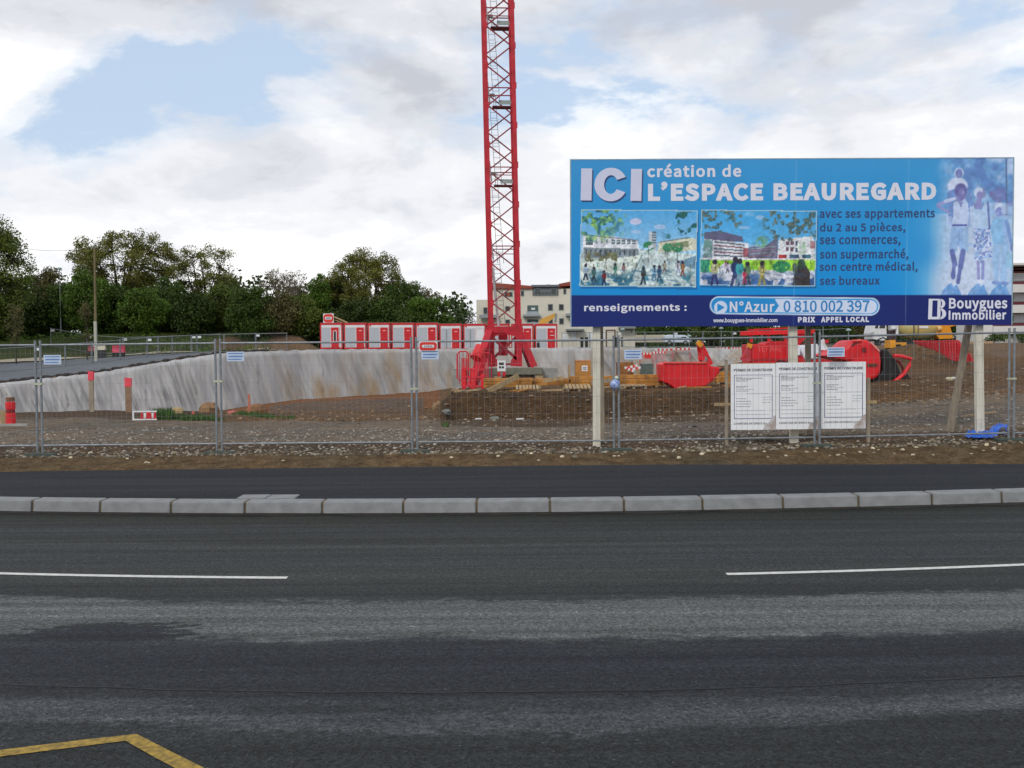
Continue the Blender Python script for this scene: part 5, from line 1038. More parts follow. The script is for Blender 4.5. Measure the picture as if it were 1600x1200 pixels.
# grass patches
def grass(name, regions, label):
    V = []; Fq = []; r_ = np.random.RandomState(5)
    for (p0, p1, Ya, Yb, N_, h0, h1) in regions:
        for k in range(N_):
            t_ = r_.rand(); px = p0 + (p1 - p0) * t_; Y = r_.uniform(Ya, Yb); X = xs(px, Y); z = ground(X, Y); h = r_.uniform(h0, h1) * (.55 + .6 * abs(math.sin(t_ * 9 + Y)))
            a = r_.uniform(0, 6.28); wv = .012 + .012 * r_.rand(); lx, ly = r_.uniform(-.5, .5, 2) * h; dx, dy = math.cos(a) * wv, math.sin(a) * wv; o = len(V)
            V += [(X - dx, Y - dy, z - .02), (X + dx, Y + dy, z - .02), (X + lx * .5 + dx * .7, Y + ly * .5, z + h * .6), (X + lx, Y + ly, z + h)]; Fq += [(o, o + 1, o + 2), (o, o + 2, o + 3)]
    me = bpy.data.meshes.new(name); me.from_pydata(V, [], Fq); me.update()
    tag(link(name, me, mat('weed_green', S(66, 98, 32, .8), .7, 0, .25, 3, island=.4)), label, 'grass', kind='stuff')
grass('grass', [(262, 335, 26.2, 27.6, 1500, .05, .17), (240, 268, 26.0, 27.4, 1300, .1, .34), (228, 300, 25.6, 28.6, 500, .03, .12), (300, 350, 26.2, 27.2, 300, .03, .1), (372, 430, 31, 33, 800, .05, .16), (360, 460, 30, 34, 400, .03, .1), (690, 700, 24, 25, 60, .05, .15)], 'patch of green weeds growing on the soil behind the gravel')
# ------------------------------------------------------------------ tower crane
CY = 60.0; u60 = CY / F
cb = at(788, 505, CY); Zt = cb.z                       # top of the base frame
def crane():
    c = Vector((at(788, 505, CY).x, CY, 0)); base = ground(c.x, CY)
    T = Thing('tower_crane', 'red lattice tower crane mast rising out of the pit beside the site cabins', 'crane', (c.x, CY, base))
    hw = 1.0 - .12; yaw = R(4); lean = -.0135
    def P(a, b, z):   # a,b = -1..1 corners
        x = a * hw; y = b * hw; return Vector((c.x + x * math.cos(yaw) - y * math.sin(yaw) + (z - Zt) * lean, c.y + x * math.sin(yaw) + y * math.cos(yaw), z))
    zlow = at(788, 573, CY).z; ztop = Zt + 37.4
    CW = .26
    zj = [at(788, y, CY).z for y in (505, 384, 262, 141, 20)]; st = zj[1] - zj[0]
    joints_ = [Zt + .02] + [zj[1] + k * st for k in range(7)]
    for si in range(len(joints_) - 1):
        z0, z1 = joints_[si], joints_[si + 1]
        for a in (-1, 1):
            for b in (-1, 1): T.part('chord', MB().beam(P(a, b, z0), P(a, b, z1), CW), M['crane_red'])
        n = 4; h = (z1 - z0) / n
        br_ = lambda p, q, w_: T.part('brace', MB().beam(p, q, w_, w_), M['crane_dark'])
        for k in range(n):
            a, b = z0 + k * h, z0 + (k + 1) * h; s = 1 if (k + si * n) % 2 else -1
            br_(P(-s * .9, -1.0, a), P(s * .9, -1.0, b), .075); br_(P(s * .9, 1.0, a), P(-s * .9, 1.0, b), .075)
            br_(P(-1, -s * .9, a), P(-1, s * .9, b), .07); br_(P(1, s * .9, a), P(1, -s * .9, b), .07)
        for b in (-1, 1):
            br_(P(-.9, b, z1 - .12), P(.9, b, z1 - .12), .06); br_(P(b, -.9, z1 - .12), P(b, .9, z1 - .12), .06)
        br_(P(-.9, -1, z1 - .62), P(.9, -1, z1 - .62), .045)
        for k in range(n):
            z = z0 + k * h; s = 1 if (k + si * n) % 2 else -1; q = P(-s, -1.12, z)
            T.part('gusset_plate', MB().box(q.x - .14, q.x + .17 * 1, q.y - .03, q.y - .005, z - .2, z + .2), M['crane_red'])
        # rest platform with its ladder
        zp_ = z1 - 1.2
        if si > 0:
            pf = T.part('rest_platform', MB().beam(P(-.55, -.3, zp_), P(.8, -.3, zp_), .7, .05), mat('platform_dark', S(110, 62, 72), .6))
            T.part('kick_board', MB().beam(P(-.1, -.75, zp_ + .22), P(.8, -.75, zp_ + .22), .03, .26), mat('kick_board_grey', S(150, 164, 160), .5), pf)
            T.part('cover_plate', MB().beam(P(-.7, -.4, zp_ + .75), P(-.35, -.4, zp_ + .75), .04, .2), M['grey'], pf)
        ld = MB(); a0 = P(-.15, .3, zp_ - st + .1 if si else z0); a1 = P(-.5, .3, zp_ + .9)
        for off in (-.2, .2): ld.tube(a0 + Vector((off, 0, 0)), a1 + Vector((off, 0, 0)), .018, 5)
        m_ = 16
        for k in range(1, m_):
            q = a0.lerp(a1, k / m_); ld.tube(q - Vector((.2, 0, 0)), q + Vector((.2, 0, 0)), .012, 4)
            if k % 4 == 0 and k > 4:
                pr = [q + Vector((.34 * math.cos(t), .34 * math.sin(t) * 1.4 + .2, 0)) for t in np.linspace(0, math.pi, 7)]; ld.path(pr, .012, 4)
        T.part('ladder', ld, M['grey'])
    # cable conduit running up inside
    cd = MB(); cd.tube(P(-.45, -.3, Zt - .2), P(-.8, -.3, joints_[1] - 1.4), .07, 8)
    for j in joints_[1:]: cd.tube(P(-.72, -.3, j - .9), P(-.85, -.3, j + .4), .055, 8)
    T.part('cable_conduit', cd, M['whitep'])
    # base: lower tower, horizontal frame, raking legs
    zf1 = at(788, 512, CY).z; zf0 = at(788, 522, CY).z; zc = at(788, 486, CY).z
    def P2(a, b, z): v = P(a, b, Zt); return Vector((v.x, v.y, z))
    for a in (-1, 1):
        for b in (-1, 1): T.part('base_column', MB().beam(P2(a, b, zlow + .02), P2(a, b, Zt), .36), M['crane_red'])
    fm = MB(); fm.beam(P2(-1.25, -1.1, (zf0 + zf1) / 2 + .05), P2(1.25, -1.1, (zf0 + zf1) / 2 + .05), .2, .42); fm.beam(P2(-1.25, 1.1, (zf0 + zf1) / 2), P2(1.25, 1.1, (zf0 + zf1) / 2), .2, .4)
    fm.beam(P2(-1.18, -1, (zf0 + zf1) / 2), P2(-1.18, 1, (zf0 + zf1) / 2), .2, .38); fm.beam(P2(1.18, -1, (zf0 + zf1) / 2), P2(1.18, 1, (zf0 + zf1) / 2), .2, .38)
    T.part('base_frame', fm, M['crane_red'])
    gs = MB(); y_ = P2(0, -1.16, 0).y - .02
    for s in (-1, 1):      # webs filling the frame's corners
        X = lambda px: at(788 + s * (px - 788), 520, CY).x
        z = lambda py: at(788, py, CY).z
        gs.prism([(X(812), y_, z(534)), (X(823), y_, z(546)), (X(812), y_, z(500)), (X(806), y_, z(512)), (X(797), y_, z(513)), (X(797), y_, z(523)), (X(804), y_, z(525))][0:0] or
                 [(X(815), y_, z(512)), (X(821), y_, z(536)), (X(812), y_, z(540)), (X(804), y_, z(526)), (X(790), y_, z(523)), (X(790), y_, z(515)), (X(804), y_, z(512)), (X(807), y_, z(500)), (X(812), y_, z(500))], (0, .06, 0))
    T.part('corner_web', gs, M['crane_red'])
    xb = MB(); z = lambda py: at(788, py, CY).z; X = lambda px: at(px, 540, CY).x; yf = P2(0, -1, 0).y - .05
    xb.beam((X(768), yf, z(526)), (X(808), yf, z(562)), .12, .17); xb.beam((X(808), yf + .14, z(526)), (X(768), yf + .14, z(562)), .12, .17)
    xb.beam((X(766), c.y + 1, z(526)), (X(810), c.y + 1, z(562)), .1, .15); xb.beam((X(766), yf, z(569)), (X(812), yf, z(569)), .1, .12)
    T.part('cross_brace', xb, M['crane_dark'])
    b_ = MB()
    for s in (-1, 1): b_.prism([(X(788 + s * 22), yf - .06, z(572)), (X(788 + s * 10), yf - .06, z(572)), (X(788 + s * 10), yf - .06, z(563)), (X(788 + s * 16), yf - .06, z(556)), (X(788 + s * 22), yf - .06, z(548))], (0, .1, 0))
    T.part('foot_gusset', b_, M['crane_red'])
    tops = {(-1, -1): P2(-1.05, -1.05, zf0 + .1), (1, -1): P2(1.05, -1.05, zf0 + .1), (-1, 1): P2(-1.05, 1.05, zf0 + .1), (1, 1): P2(1.05, 1.05, zf0 + .1)}
    fl = at(737, 606, CY - 3.2); fr_ = at(835, 573, CY - .9)
    T.part('raking_leg', MB().beam(tops[(-1, -1)], fl, .5, .5), M['crane_red'])
    T.part('raking_leg', MB().beam(tops[(1, -1)], fr_, .28, .42), M['crane_red'])
    T.part('raking_leg', MB().beam(tops[(1, 1)] , at(829, 572, CY + 2), .25, .3), M['crane_dark'])
    T.part('raking_leg', MB().beam(tops[(-1, 1)], at(752, 572, CY + 2.4), .28, .3), M['crane_dark'])
    p = at(744, 560, CY - 2.4); q = at(752, 543, CY - 2.0)
    T.part('jack_housing', MB().tube(p - Vector((0, .2, 0)), q - Vector((0, .2, 0)), .38, 14), mat('crane_bright_red', S(214, 36, 44), .4, 0, .1))
    mtr = MB(); c3 = at(786, 534, CY + .3); mtr.tube(c3 - Vector((0, 0, .9)), c3 + Vector((0, 0, .5)), .3, 12); T.part('slip_ring_drum', mtr, M['crane_red'])
    return T, c
def sum_chords(P, z0, z1, w_):
    m = MB()
    for a in (-1, 1):
        for b in (-1, 1): m.beam(P(a, b, z0), P(a, b, z1), w_)
    return m
CT, cc = crane()
# concrete footings the crane stands on
zc1 = at(788, 574.5, CY).z; zc0 = at(788, 585, CY).z
p0, p1 = at(770, 580, CY - 1.6), at(848, 580, CY - 1.6)
single('footing_beam', MB().box(p0.x, p1.x, CY - 1.6, CY - .7, zc0, zc1), mat('wet_concrete', S(112, 112, 98), .8, 0, .15, 2), 'long grey concrete beam under the right foot of the red crane', 'footing', bevel=.03)
f2 = MB().box(cc.x - 3.4, cc.x + 3.4, CY - .6, CY + 2.9, ground(cc.x, CY) - .4, zc1 - .04); single('footing_slab', f2, M['concrete'], 'concrete slab the red crane mast stands on', 'footing')
f3c = at(737, 606, CY - 3.2); single('footing_pad', MB().box(f3c.x - .9, f3c.x + .9, CY - 4.1, CY - 2.4, ground(f3c.x, CY - 3.2) - .5, f3c.z + .02), M['concrete'], 'square concrete pad under the left raking leg of the crane', 'footing')
for a in (778, 842):
    p = at(a, 590, CY - 1.15); single('timber_packing', MB().box(p.x - .25, p.x + .25, CY - 1.5, CY - .8, ground(p.x, CY - 1.1) - .3, zc0), M['wood'], 'timber packing under the %s end of the concrete beam at the crane' % ('left' if a < 800 else 'right'), 'timber block')

# red access cage left of the crane foot
Yc = 45.0
def Z(px, py, Y=Yc): return at(px, py, Y)
gT = Thing('stair_cage', 'red steel access cage left of the crane foot', 'access stair', Z(735, 612) )
def ring(x0, y0, x1, y1, Y, r=.04):
    a, b, c_, d = Z(x0, y0, Y), Z(x1, y0, Y), Z(x1, y1, Y), Z(x0, y1, Y); m = MB()
    k = .12
    m.path([a + Vector((k, 0, 0)), b - Vector((k, 0, 0)), b - Vector((0, 0, k)), c_ + Vector((0, 0, k)), c_ - Vector((k, 0, 0)), d + Vector((k, 0, 0)), d + Vector((0, 0, k)), a - Vector((0, 0, k)), a + Vector((k, 0, 0))], r, 6); return m
rm = mat('cage_red', S(206, 40, 58), .5, 0, .15, 5)
gT.part('guard_loop', ring(714.5, 549, 732, 594, Yc), rm); gT.part('guard_loop', ring(741, 551, 768, 594, Yc + .5, .03), rm)
m = MB()
for k in range(9): a = Z(718 + k * 5.6, 549 + (k % 2), Yc + .3); b = Z(718 + k * 5.6, 600, Yc + .3); m.tube(a, b, .016, 5)
gT.part('bars', m, rm)
mesh_ = MB()
for x0, x1 in ((721, 730), (752, 763)):
    for k in range(6): p, q = Z(x0 + (x1 - x0) * k / 5, 560, Yc - .1), Z(x0 + (x1 - x0) * k / 5, 604, Yc - .1); mesh_.tube(p, q, .014, 4)
    for k in range(16): p, q = Z(x0, 560 + k * 2.9, Yc - .1), Z(x1, 560 + k * 2.9, Yc - .1); mesh_.tube(p, q, .014, 4)
gT.part('mesh_panel', mesh_, rm)
for (xa, xb, top) in ((721, 728, 575), (735.5, 743, 575), (751, 757, 585)):
    p, q = Z(xa, top, Yc - .2), Z(xb, 612, Yc - .2); gT.part('upright', MB().box(p.x, q.x, Yc - .25, Yc - .12, ground(p.x, Yc) - .1, p.z), mat('cage_bright_red', S(222, 28, 38), .45, 0, .1))
for y_ in (576, 588, 602):
    p, q = Z(722, y_, Yc - .22), Z(756, y_ + 2.6, Yc - .22); gT.part('rung', MB().box(p.x, q.x, Yc - .27, Yc - .25, q.z, p.z), rm)
# little warning board at the crane
Yb = 52; p, q = at(777, 580, Yb), at(790, 563, Yb)
T = Thing('warning_board', 'small white board with two black marks on a pole in front of the crane base', 'sign', ((p.x + q.x) / 2, Yb, ground(p.x, Yb)))
T.part('panel', MB().box(p.x, q.x, Yb - .02, Yb + .02, p.z, q.z), M['whitep'])
T.part('marks', MB().box(p.x + .1, q.x - .1, Yb - .026, Yb - .021, q.z - .26, q.z - .12).box(p.x + .1, p.x + .22, Yb - .026, Yb - .021, q.z - .45, q.z - .33).box(q.x - .22, q.x - .1, Yb - .026, Yb - .021, q.z - .45, q.z - .33), M['black'])
T.part('pole', MB().box((p.x + q.x) / 2 - .03, (p.x + q.x) / 2 + .03, Yb + .02, Yb + .06, ground(p.x, Yb) - .1, q.z - .05), M['grey'])
T.part('red_skirt', MB().box(p.x + .02, p.x + .17, Yb - .02, Yb + .01, p.z - .3, p.z - .02).box(q.x - .17, q.x - .02, Yb - .02, Yb + .01, p.z - .3, p.z - .02), M['red'])

# ------------------------------------------------------------------ site cabins
KY = 98.0; pitch = 37.3 / F * KY; kw = pitch - .16
cabx = [500 + 37.3 * k for k in range(10)]
def cabin(i, px, topy):
    a = at(px, 546, KY); X0 = a.x + .03; X1 = X0 + kw; zt = at(px + 18, topy, KY).z; z0 = zt - 2.75; D = 6.0; fw = .12
    g_ = ground((X0 + X1) / 2, KY)
    labs = ['leftmost, its red door glazed', 'second from the left, under the leaning planks', 'third from the left', 'fourth from the left', 'fifth from the left, behind the oval plate', 'sixth from the left', 'seventh, just left of the crane', 'eighth, seen through the crane legs', 'ninth, just right of the crane', 'tenth, at the right end below the yellow boom']
    T = Thing('site_cabin', 'white and red site cabin, ' + labs[i], 'site cabin', ((X0 + X1) / 2, KY + D / 2, z0), 'row of red and white site cabins')
    fr_ = MB(); e = .02
    fr_.box(X0, X1, KY - e, KY + fw, z0, z0 + .16).box(X0, X1, KY - e, KY + fw, zt - .2, zt)
    for x in (X0, X1 - fw): fr_.box(x, x + fw, KY - e, KY + fw, z0 + .16, zt - .2); fr_.box(x, x + fw, KY + D - fw, KY + D + e, z0, zt); fr_.box(x, x + fw, KY + fw, KY + D - fw, zt - .2, zt).box(x, x + fw, KY + fw, KY + D - fw, z0, z0 + .16)
    T.part('frame', fr_, M['red'])
    T.part('walls', MB().box(X0 + .03, X1 - .03, KY + .03, KY + D, z0 + .03, zt - .05), M['whitep'])
    T.part('roof', MB().box(X0 + .05, X1 - .05, KY + .1, KY + D - .1, zt - .04, zt + .03), M['grey'])
    # raised panel left of the door with a groove line
    T.part('front_panel', MB().box(X0 + .18, X0 + kw * .54, KY - .0, KY + .028, z0 + .2, zt - .52), mat('pale_grey_panel', S(178, 184, 192), .5, 0, .04))
    T.part('upper_panel', MB().box(X0 + .18, X1 - .2, KY - .0, KY + .028, zt - .49, zt - .25), M['whitep'])
    dx0 = X0 + kw * (.56 if i else .50); dx1 = dx0 + .78
    T.part('door_frame', MB().box(dx0 - .1, dx0, KY - .02, KY + .02, z0 + .18, zt - .5).box(dx1, dx1 + .1, KY - .02, KY + .02, z0 + .18, zt - .5), mat('pink_white_trim', S(214, 196, 200), .5))
    if i != 6:
        d = T.part('door', MB().box(dx0, dx1, KY - .045, KY + .02, z0 + .17, zt - .48), M['red'])
        T.part('door_sign', MB().box(dx0 + .28, dx1 - .22, KY - .06, KY - .046, zt - .86, zt - .77), mat('pale_pink_sign', S(236, 180, 180), .5), d)
        T.part('handle', MB().box(dx0 + .06, dx0 + .1, KY - .1, KY - .046, z0 + 1.05, z0 + 1.2), M['grey'], d)
        if i == 0:
            T.part('door_glass', MB().box(dx0 + .27, dx1 - .27, KY - .07, KY - .046, z0 + .9, zt - .95), M['dark'], d)
            T.part('glass_trim', MB().box(dx0 + .2, dx0 + .27, KY - .06, KY - .046, z0 + .8, zt - .85).box(dx1 - .27, dx1 - .2, KY - .06, KY - .046, z0 + .8, zt - .85), M['whitep'], d)
        if i == 9: T.part('handle_bar', MB().box(dx0 + .3, dx1 - .1, KY - .07, KY - .046, z0 + 1.5, z0 + 1.56), M['whitep'], d)
    if i in (5, 6): T.part('pipe', MB().box(X0 + kw * .3, X0 + kw * .3 + .06, KY - .06, KY - .001, z0 + .2, zt - .6), M['grey'])
    if i in (2, 4, 6, 8): T.part('roof_lug', MB().box(X0 + .2, X0 + .34, KY - .05, KY - .02, zt - .35, zt - .22), M['red'])
    if i == 9: 
        b = at(841, 541, KY - 1.5); single('gas_bottle', MB().lathe((b.x, KY - 1.5, ground(b.x, KY - 1.5)), (0, 0, 1), [(0, .12), (.05, .15), (.55, .15), (.65, .06), (.72, .05)], 10), M['black'], 'dark gas bottle standing before the last site cabin on the right', 'gas bottle')
    side_ = 'left'
    single('levelling_block', MB().box(X0 + .1, X0 + .5, KY + .1, KY + .5, g_ - .3, z0), M['concrete'], 'concrete block under the %s front corner of the %s cabin from the left' % (side_, SORD[i]), 'block', 'concrete blocks under the cabins')
    side_ = 'right'
    single('levelling_block', MB().box(X1 - .5, X1 - .1, KY + .1, KY + .5, g_ - .3, z0), M['concrete'], 'concrete block under the %s front corner of the %s cabin from the left' % (side_, SORD[i]), 'block', 'concrete blocks under the cabins')
for i, px in enumerate(cabx): cabin(i, px, 504.5 if i < 5 else 506)
c = at(512, 497, KY - .1); oval_sign('company_sign', 'white square plate with a red disc and white bar standing on the leftmost cabin roof', Vector((c.x, KY + .3, c.z)), .55, .5, depth=.08)
tw = MB(); r0 = at(520, 494, KY + .5); r1 = at(543, 504, KY + .5); tw.beam(r0, r1, .12, .14); r0 = at(519, 499, KY + .8); r1 = at(540, 505, KY + .8); tw.beam(r0, r1, .12, .12)
single('leaning_timber', tw, M['wood'], 'pair of pale timber props bracing the plate on the leftmost cabin roof', 'timber')
# yellow boom end above the last cabin
m = MB(); a, b, c_ = at(845, 502, 112), at(872, 488, 112), at(866, 501, 112)
T = Thing('excavator_boom', 'yellow excavator boom showing over the roof of the rightmost cabin', 'excavator', at(855, 540, 112))
T.part('boom', MB().prism([at(838, 510, 112), at(846, 498, 112), at(868, 489, 112), at(871, 493, 112), at(850, 508, 112), at(842, 516, 112)], (0, .5, 0)), mat('pale_machine_yellow', S(210, 160, 66), .5))
T.part('stick', MB().beam(at(869, 490, 112), at(868, 504, 112), .25, .3), M['grey'])
T.part('body', MB().box(at(828, 510, 112).x, at(850, 510, 112).x, 111, 114, ground(at(840, 510, 112).x, 112) , at(840, 512, 112).z), M['yellow'])

# ------------------------------------------------------------------ timber and pallets on the bank, in front of the crane
def Gz(px, Y): return ground(xs(px, Y), Y)
def stack(px0, px1, Y, layers, hz_, label, m='ochre', jit=.05, D=.9, lift=.1):
    g_ = Gz((px0 + px1) / 2, Y); T = Thing('timber_stack', label, 'timber stack', (xs((px0 + px1) / 2, Y), Y, g_))
    x0, x1 = xs(px0, Y), xs(px1, Y)
    for e in (.15, .85): T.part('bearer', MB().box(x0 + (x1 - x0) * e - .06, x0 + (x1 - x0) * e + .06, Y - .45, Y + .45, g_ - .12, g_ + lift), M['wood'])
    for l in range(layers):
        for k in range(5):
            y = Y - D / 2 + k * D / 5; T.part('beam', MB().box(x0 + rnd.uniform(-jit, jit), x1 + rnd.uniform(-jit, jit), y, y + D / 5 - .02, g_ + lift + l * hz_ + .005, g_ + lift + (l + 1) * hz_ - .01), M[m])
    return T
stack(757, 832, 43.5, 3, .14, 'long low stack of yellow formwork beams directly right of the crane foot')
stack(835, 888, 43.8, 2, .16, 'yellow formwork beams under the orange box with a notice', lift=.2)
stack(890, 962, 43.6, 3, .15, 'dark yellow formwork beams behind the left billboard post')
stack(964, 1034, 43.6, 3, .17, 'yellow formwork beams reaching to the left side of the red bucket')
stack(1116, 1140, 45.5, 3, .17, 'short yellow formwork beams between the red bucket and the permit notices')
# loose propped plank
a, b = at(763, 614, 41.5), at(810, 587.5, 42.8); a.z = ground(a.x, 41.5) + .03
single('plank', MB().beam(a, b, .05, .24), M['wood'], 'long pale plank propped against the timber stack right of the crane foot', 'plank')
a, b = at(676, 622, 38.6), at(688, 615, 38.8); a.z = ground(a.x, 38.6) + .05; b.z = a.z + .25
single('plank', MB().beam(a, b, .05, .18), M['wood'], 'short pale plank end lying on the bank left of the red access cage', 'plank')
for px0, px1, lab, sl in ((806, 843, 'splayed pale boards on dark pallets right of the propped plank', 1), (883, 924, 'pale slatted pallet tilted on the bank left of the billboard post', 1), (966, 1010, 'slatted pallet with light board ends below the yellow beams', 0)):
    Y = 41.2; g_ = Gz((px0 + px1) / 2, Y); x0, x1 = xs(px0, Y), xs(px1, Y)
    T = Thing('pallet', lab, 'pallet', ((x0 + x1) / 2, Y, g_))
    for k in range(3): x = x0 + (x1 - x0) * (.05 + .42 * k); T.part('block', MB().box(x, x + .1, Y - .4, Y + .4, g_ + .0, g_ + .12), M['greywood'])
    for k in range(7): x = x0 + (x1 - x0) * k / 7; T.part('slat', MB().prism([(x, Y - .45, g_ + .125), (x + (x1 - x0) / 7 - .05, Y - .45, g_ + .125), (x + (x1 - x0) / 7 - .05, Y + .4, g_ + .15 + .12 * sl), (x, Y + .4, g_ + .15 + .12 * sl)], (0, 0, .03)), M['wood'])
# orange formwork box with a notice
Y = 45; p, q = at(900, 592, Y), at(923, 563, Y)
T = Thing('formwork_box', 'orange-brown plywood box with a small white notice left of the billboard post', 'box', ((p.x + q.x) / 2, Y, p.z))
T.part('shell', MB().box(p.x, q.x, Y, Y + .8, Gz(910, Y) - .1, q.z - .03), mat('orange_ply', S(178, 122, 52), .7, 0, .15, 3)); T.part('lid', MB().box(p.x - .02, q.x + .02, Y - .02, Y + .82, q.z - .03, q.z + .02), mat('pink_edge', S(196, 140, 110), .7))
n0, n1 = at(909, 580, Y), at(918, 571, Y); nt_ = T.part('notice', MB().box(n0.x, n1.x, Y - .012, Y - .002, n0.z, n1.z), M['whitep'])
T.part('print', MB().box(n0.x + .05, n1.x - .05, Y - .016, Y - .013, n1.z - .14, n1.z - .09).box(n0.x + .05, n1.x - .05, Y - .016, Y - .013, n0.z + .06, n0.z + .1), mat('grey_print2', S(110, 110, 130), .6), nt_)
p = at(889, 570, 46); single('wooden_post', MB().box(p.x - .05, p.x + .05, 46, 46.1, Gz(889, 46) - .1, p.z), M['wood'], 'thin timber post left of the orange-brown plywood box', 'post')
# rusty skip-like boxes behind
p, q = at(966, 595, 52), at(978, 566, 52)
T = Thing('rubble_box', 'rust brown plywood bin holding red and white scraps beyond the yellow beams', 'bin', ((p.x + q.x) / 2, 52, Gz(975, 52)))
q2 = at(990, 566, 52); g_ = Gz(975, 52)
T.part('side', MB().box(p.x, q2.x, 52, 52.05, g_, q.z), mat('rust_ply', S(142, 92, 44), .8, 0, .3, 3)); T.part('side', MB().box(p.x, p.x + .05, 52.05, 53, g_, q.z), mat('rust_ply2', S(110, 70, 44), .8)); T.part('side', MB().box(q2.x - .05, q2.x, 52.05, 53, g_, q.z - .1), mat('rust_ply2', S(110, 70, 44), .8))
T = Thing('grey_bin', 'dark grey-green steel bin right of the rust brown plywood bin', 'bin', at(1012, 590, 53))
p, q = at(1004, 592, 53), at(1021, 568, 53); T.part('shell', MB().box(p.x, q.x, 53, 54, Gz(1012, 53), q.z - .04), mat('greygreen_steel', S(92, 104, 98), .6, .2)); T.part('rim', MB().box(p.x - .03, q.x + .03, 52.97, 54.03, q.z - .04, q.z + .02), M['grey'])
# barrier scraps in heap
for k, (a, b, lab) in enumerate((((977, 575), (996, 571), 'red and white barrier bar lying highest on the heap beyond the yellow beams'), ((980, 579), (1001, 574), 'red and white barrier bar lying across the middle of the heap'), ((976, 574), (990, 580), 'red and white barrier bar sloping down the heap to the right'))):
    A_, B_ = at(*a, 51.5 - .2 * k), at(*b, 51.5 - .2 * k); T = Thing('barrier_bar', lab, 'barrier', A_, 'red and white bars on the heap'); n = 5
    for j in range(n): T.part('red_stripe' if j % 2 else 'white_stripe', MB().beam(A_.lerp(B_, j / n), A_.lerp(B_, (j + 1) / n), .05, .12), M['signred'] if j % 2 else M['whitep'])
a, b = at(982, 573, 52.4), at(988, 562, 52.4); single('steel_tube', MB().tube(a, b, .05, 8), M['grey'], 'short pale tube sticking up out of the heap of barrier bars', 'tube')
# ------------------------------------------------------------------ red and white crowd barriers on the far terrace edge
def barrier(px0, px1, py0, py1, Y, label, plate=False):
    a, b = at(px0, py1, Y), at(px1, py1, Y); t_ = at(px0, py0, Y).z; T = Thing('barrier', label, 'barrier', a, 'red and white barriers beyond the pit')
    n = 8
    for j in range(n):
        p, q = a.lerp(b, j / n), a.lerp(b, (j + 1) / n)
        T.part('red_stripe' if j % 2 else 'white_stripe', MB().box(p.x, q.x, Y - .03, Y + .03, t_ - .18, t_), M['signred'] if j % 2 else M['whitep'])
    m = MB()
    for j in range(9): p = a.lerp(b, j / 8); m.box(p.x - .02, p.x + .02, Y - .015, Y + .015, a.z, t_ - .18)
    m.box(a.x, b.x, Y - .018, Y + .018, a.z + .25, a.z + .32); T.part('frame', m, mat('pale_red_tube', S(196, 130, 130), .6))
    for e in (a, b): T.part('leg', MB().box(e.x - .03, e.x + .03, Y - .25, Y + .25, a.z - .6, a.z + .05), mat('pale_red_tube', S(196, 130, 130), .6))
    if plate: p = at(plate[0], plate[1], Y - .05); T.part('red_plate', MB().box(p.x - .28, p.x + .28, Y - .06, Y - .04, p.z - .17, p.z + .17), M['signred'])
for k, (a, b, y0, y1, pl_, lab) in enumerate(((1000, 1020, 551, 562, (1012, 557), 'red and white barrier with a solid red plate right of the blue-white name plate'), (1021, 1040, 549, 564, None, 'red and white barrier left of the red bucket, half fallen'), (1024, 1050, 545, 552, None, 'small red and white barrier on the terrace edge above the red bucket, left one'), (1052, 1078, 544, 551, None, 'small red and white barrier on the terrace edge above the red bucket, middle one'),
     (1104, 1124, 544, 556, None, 'red and white barrier just right of the bucket arms'), (1118, 1140, 543, 556, (1128, 554), 'red and white barrier with a red plate left of the red steel box'), (1142, 1160, 543, 555, None, 'red and white barrier touching the yellow corner of the red steel box'))):
    barrier(a, b, y0, y1, 78 if y0 > 546 else 88.4, lab, pl_)
# oval dark plastic cover behind bucket
cvr = MB(); p = at(1072, 563, 50); cvr.lathe((p.x, 50, Gz(1072, 50)), (0, 0, 1), [(0, .5), (.02, 1.1), (.5, 1.15), (.6, .95), (.75, .1)], 18)
single('spoil_heap', cvr, mat('dark_tarp', S(86, 84, 74), .7, 0, .3, 2), 'dark grey rounded heap showing above the rim of the red bucket', 'heap', smooth=True)

# ------------------------------------------------------------------ red concrete bucket
Y = 42.0
def poly_at(pts, Y): return [at(x, y, Y) for x, y in pts]
T = Thing('concrete_bucket', 'big bright red steel concrete bucket with a pointed spout resting on the bank', 'concrete bucket', at(1072, 607, Y))
rb = mat('bucket_red', S(214, 24, 34), .4, 0, .12, 2, grime=.5, gcol=S(120, 60, 50))
out = [(1033, 569), (1040, 566), (1080, 566.5), (1104, 567), (1112, 572), (1130, 575), (1126, 580), (1116, 593), (1104, 603), (1056, 608), (1045, 600), (1034, 596)]
T.part('bowl', MB().prism(poly_at(out, Y), (0, 1.5, 0)), rb, bevel=.05)
T.part('rim', MB().beam(at(1036, 566.5, Y - .04), at(1105, 566.5, Y - .04), .08, .07), mat('rim_pale_red', S(236, 90, 84), .4))
T.part('side_rib', MB().beam(at(1037, 569, Y - .03), at(1040, 598, Y - .03), .05, .09), rb)
T.part('side_rib', MB().beam(at(1108, 572, Y - .03), at(1112, 592, Y - .03), .05, .09), rb)
T.part('arm', MB().beam(at(1090, 534, Y + .4), at(1095, 566, Y + .4), .12, .2), mat('arm_red', S(190, 26, 34), .45)); T.part('arm', MB().beam(at(1093, 536, Y + .2), at(1110, 570, Y + .2), .14, .26), rb)
T.part('arm_tip', MB().beam(at(1090, 534, Y + .1), at(1096, 541, Y + .1), .2, .2), M['yellow'])
T.part('arm_lug', MB().beam(at(1092, 556, Y + .1), at(1104, 560, Y + .1), .2, .3), rb); T.part('pin', MB().tube(at(1101, 561, Y), at(1101, 561, Y + .6), .12, 10), M['grey'])
T.part('spout_lip', MB().beam(at(1124, 579, Y - .02), at(1130, 575.5, Y - .02), .1, .1), M['black'])
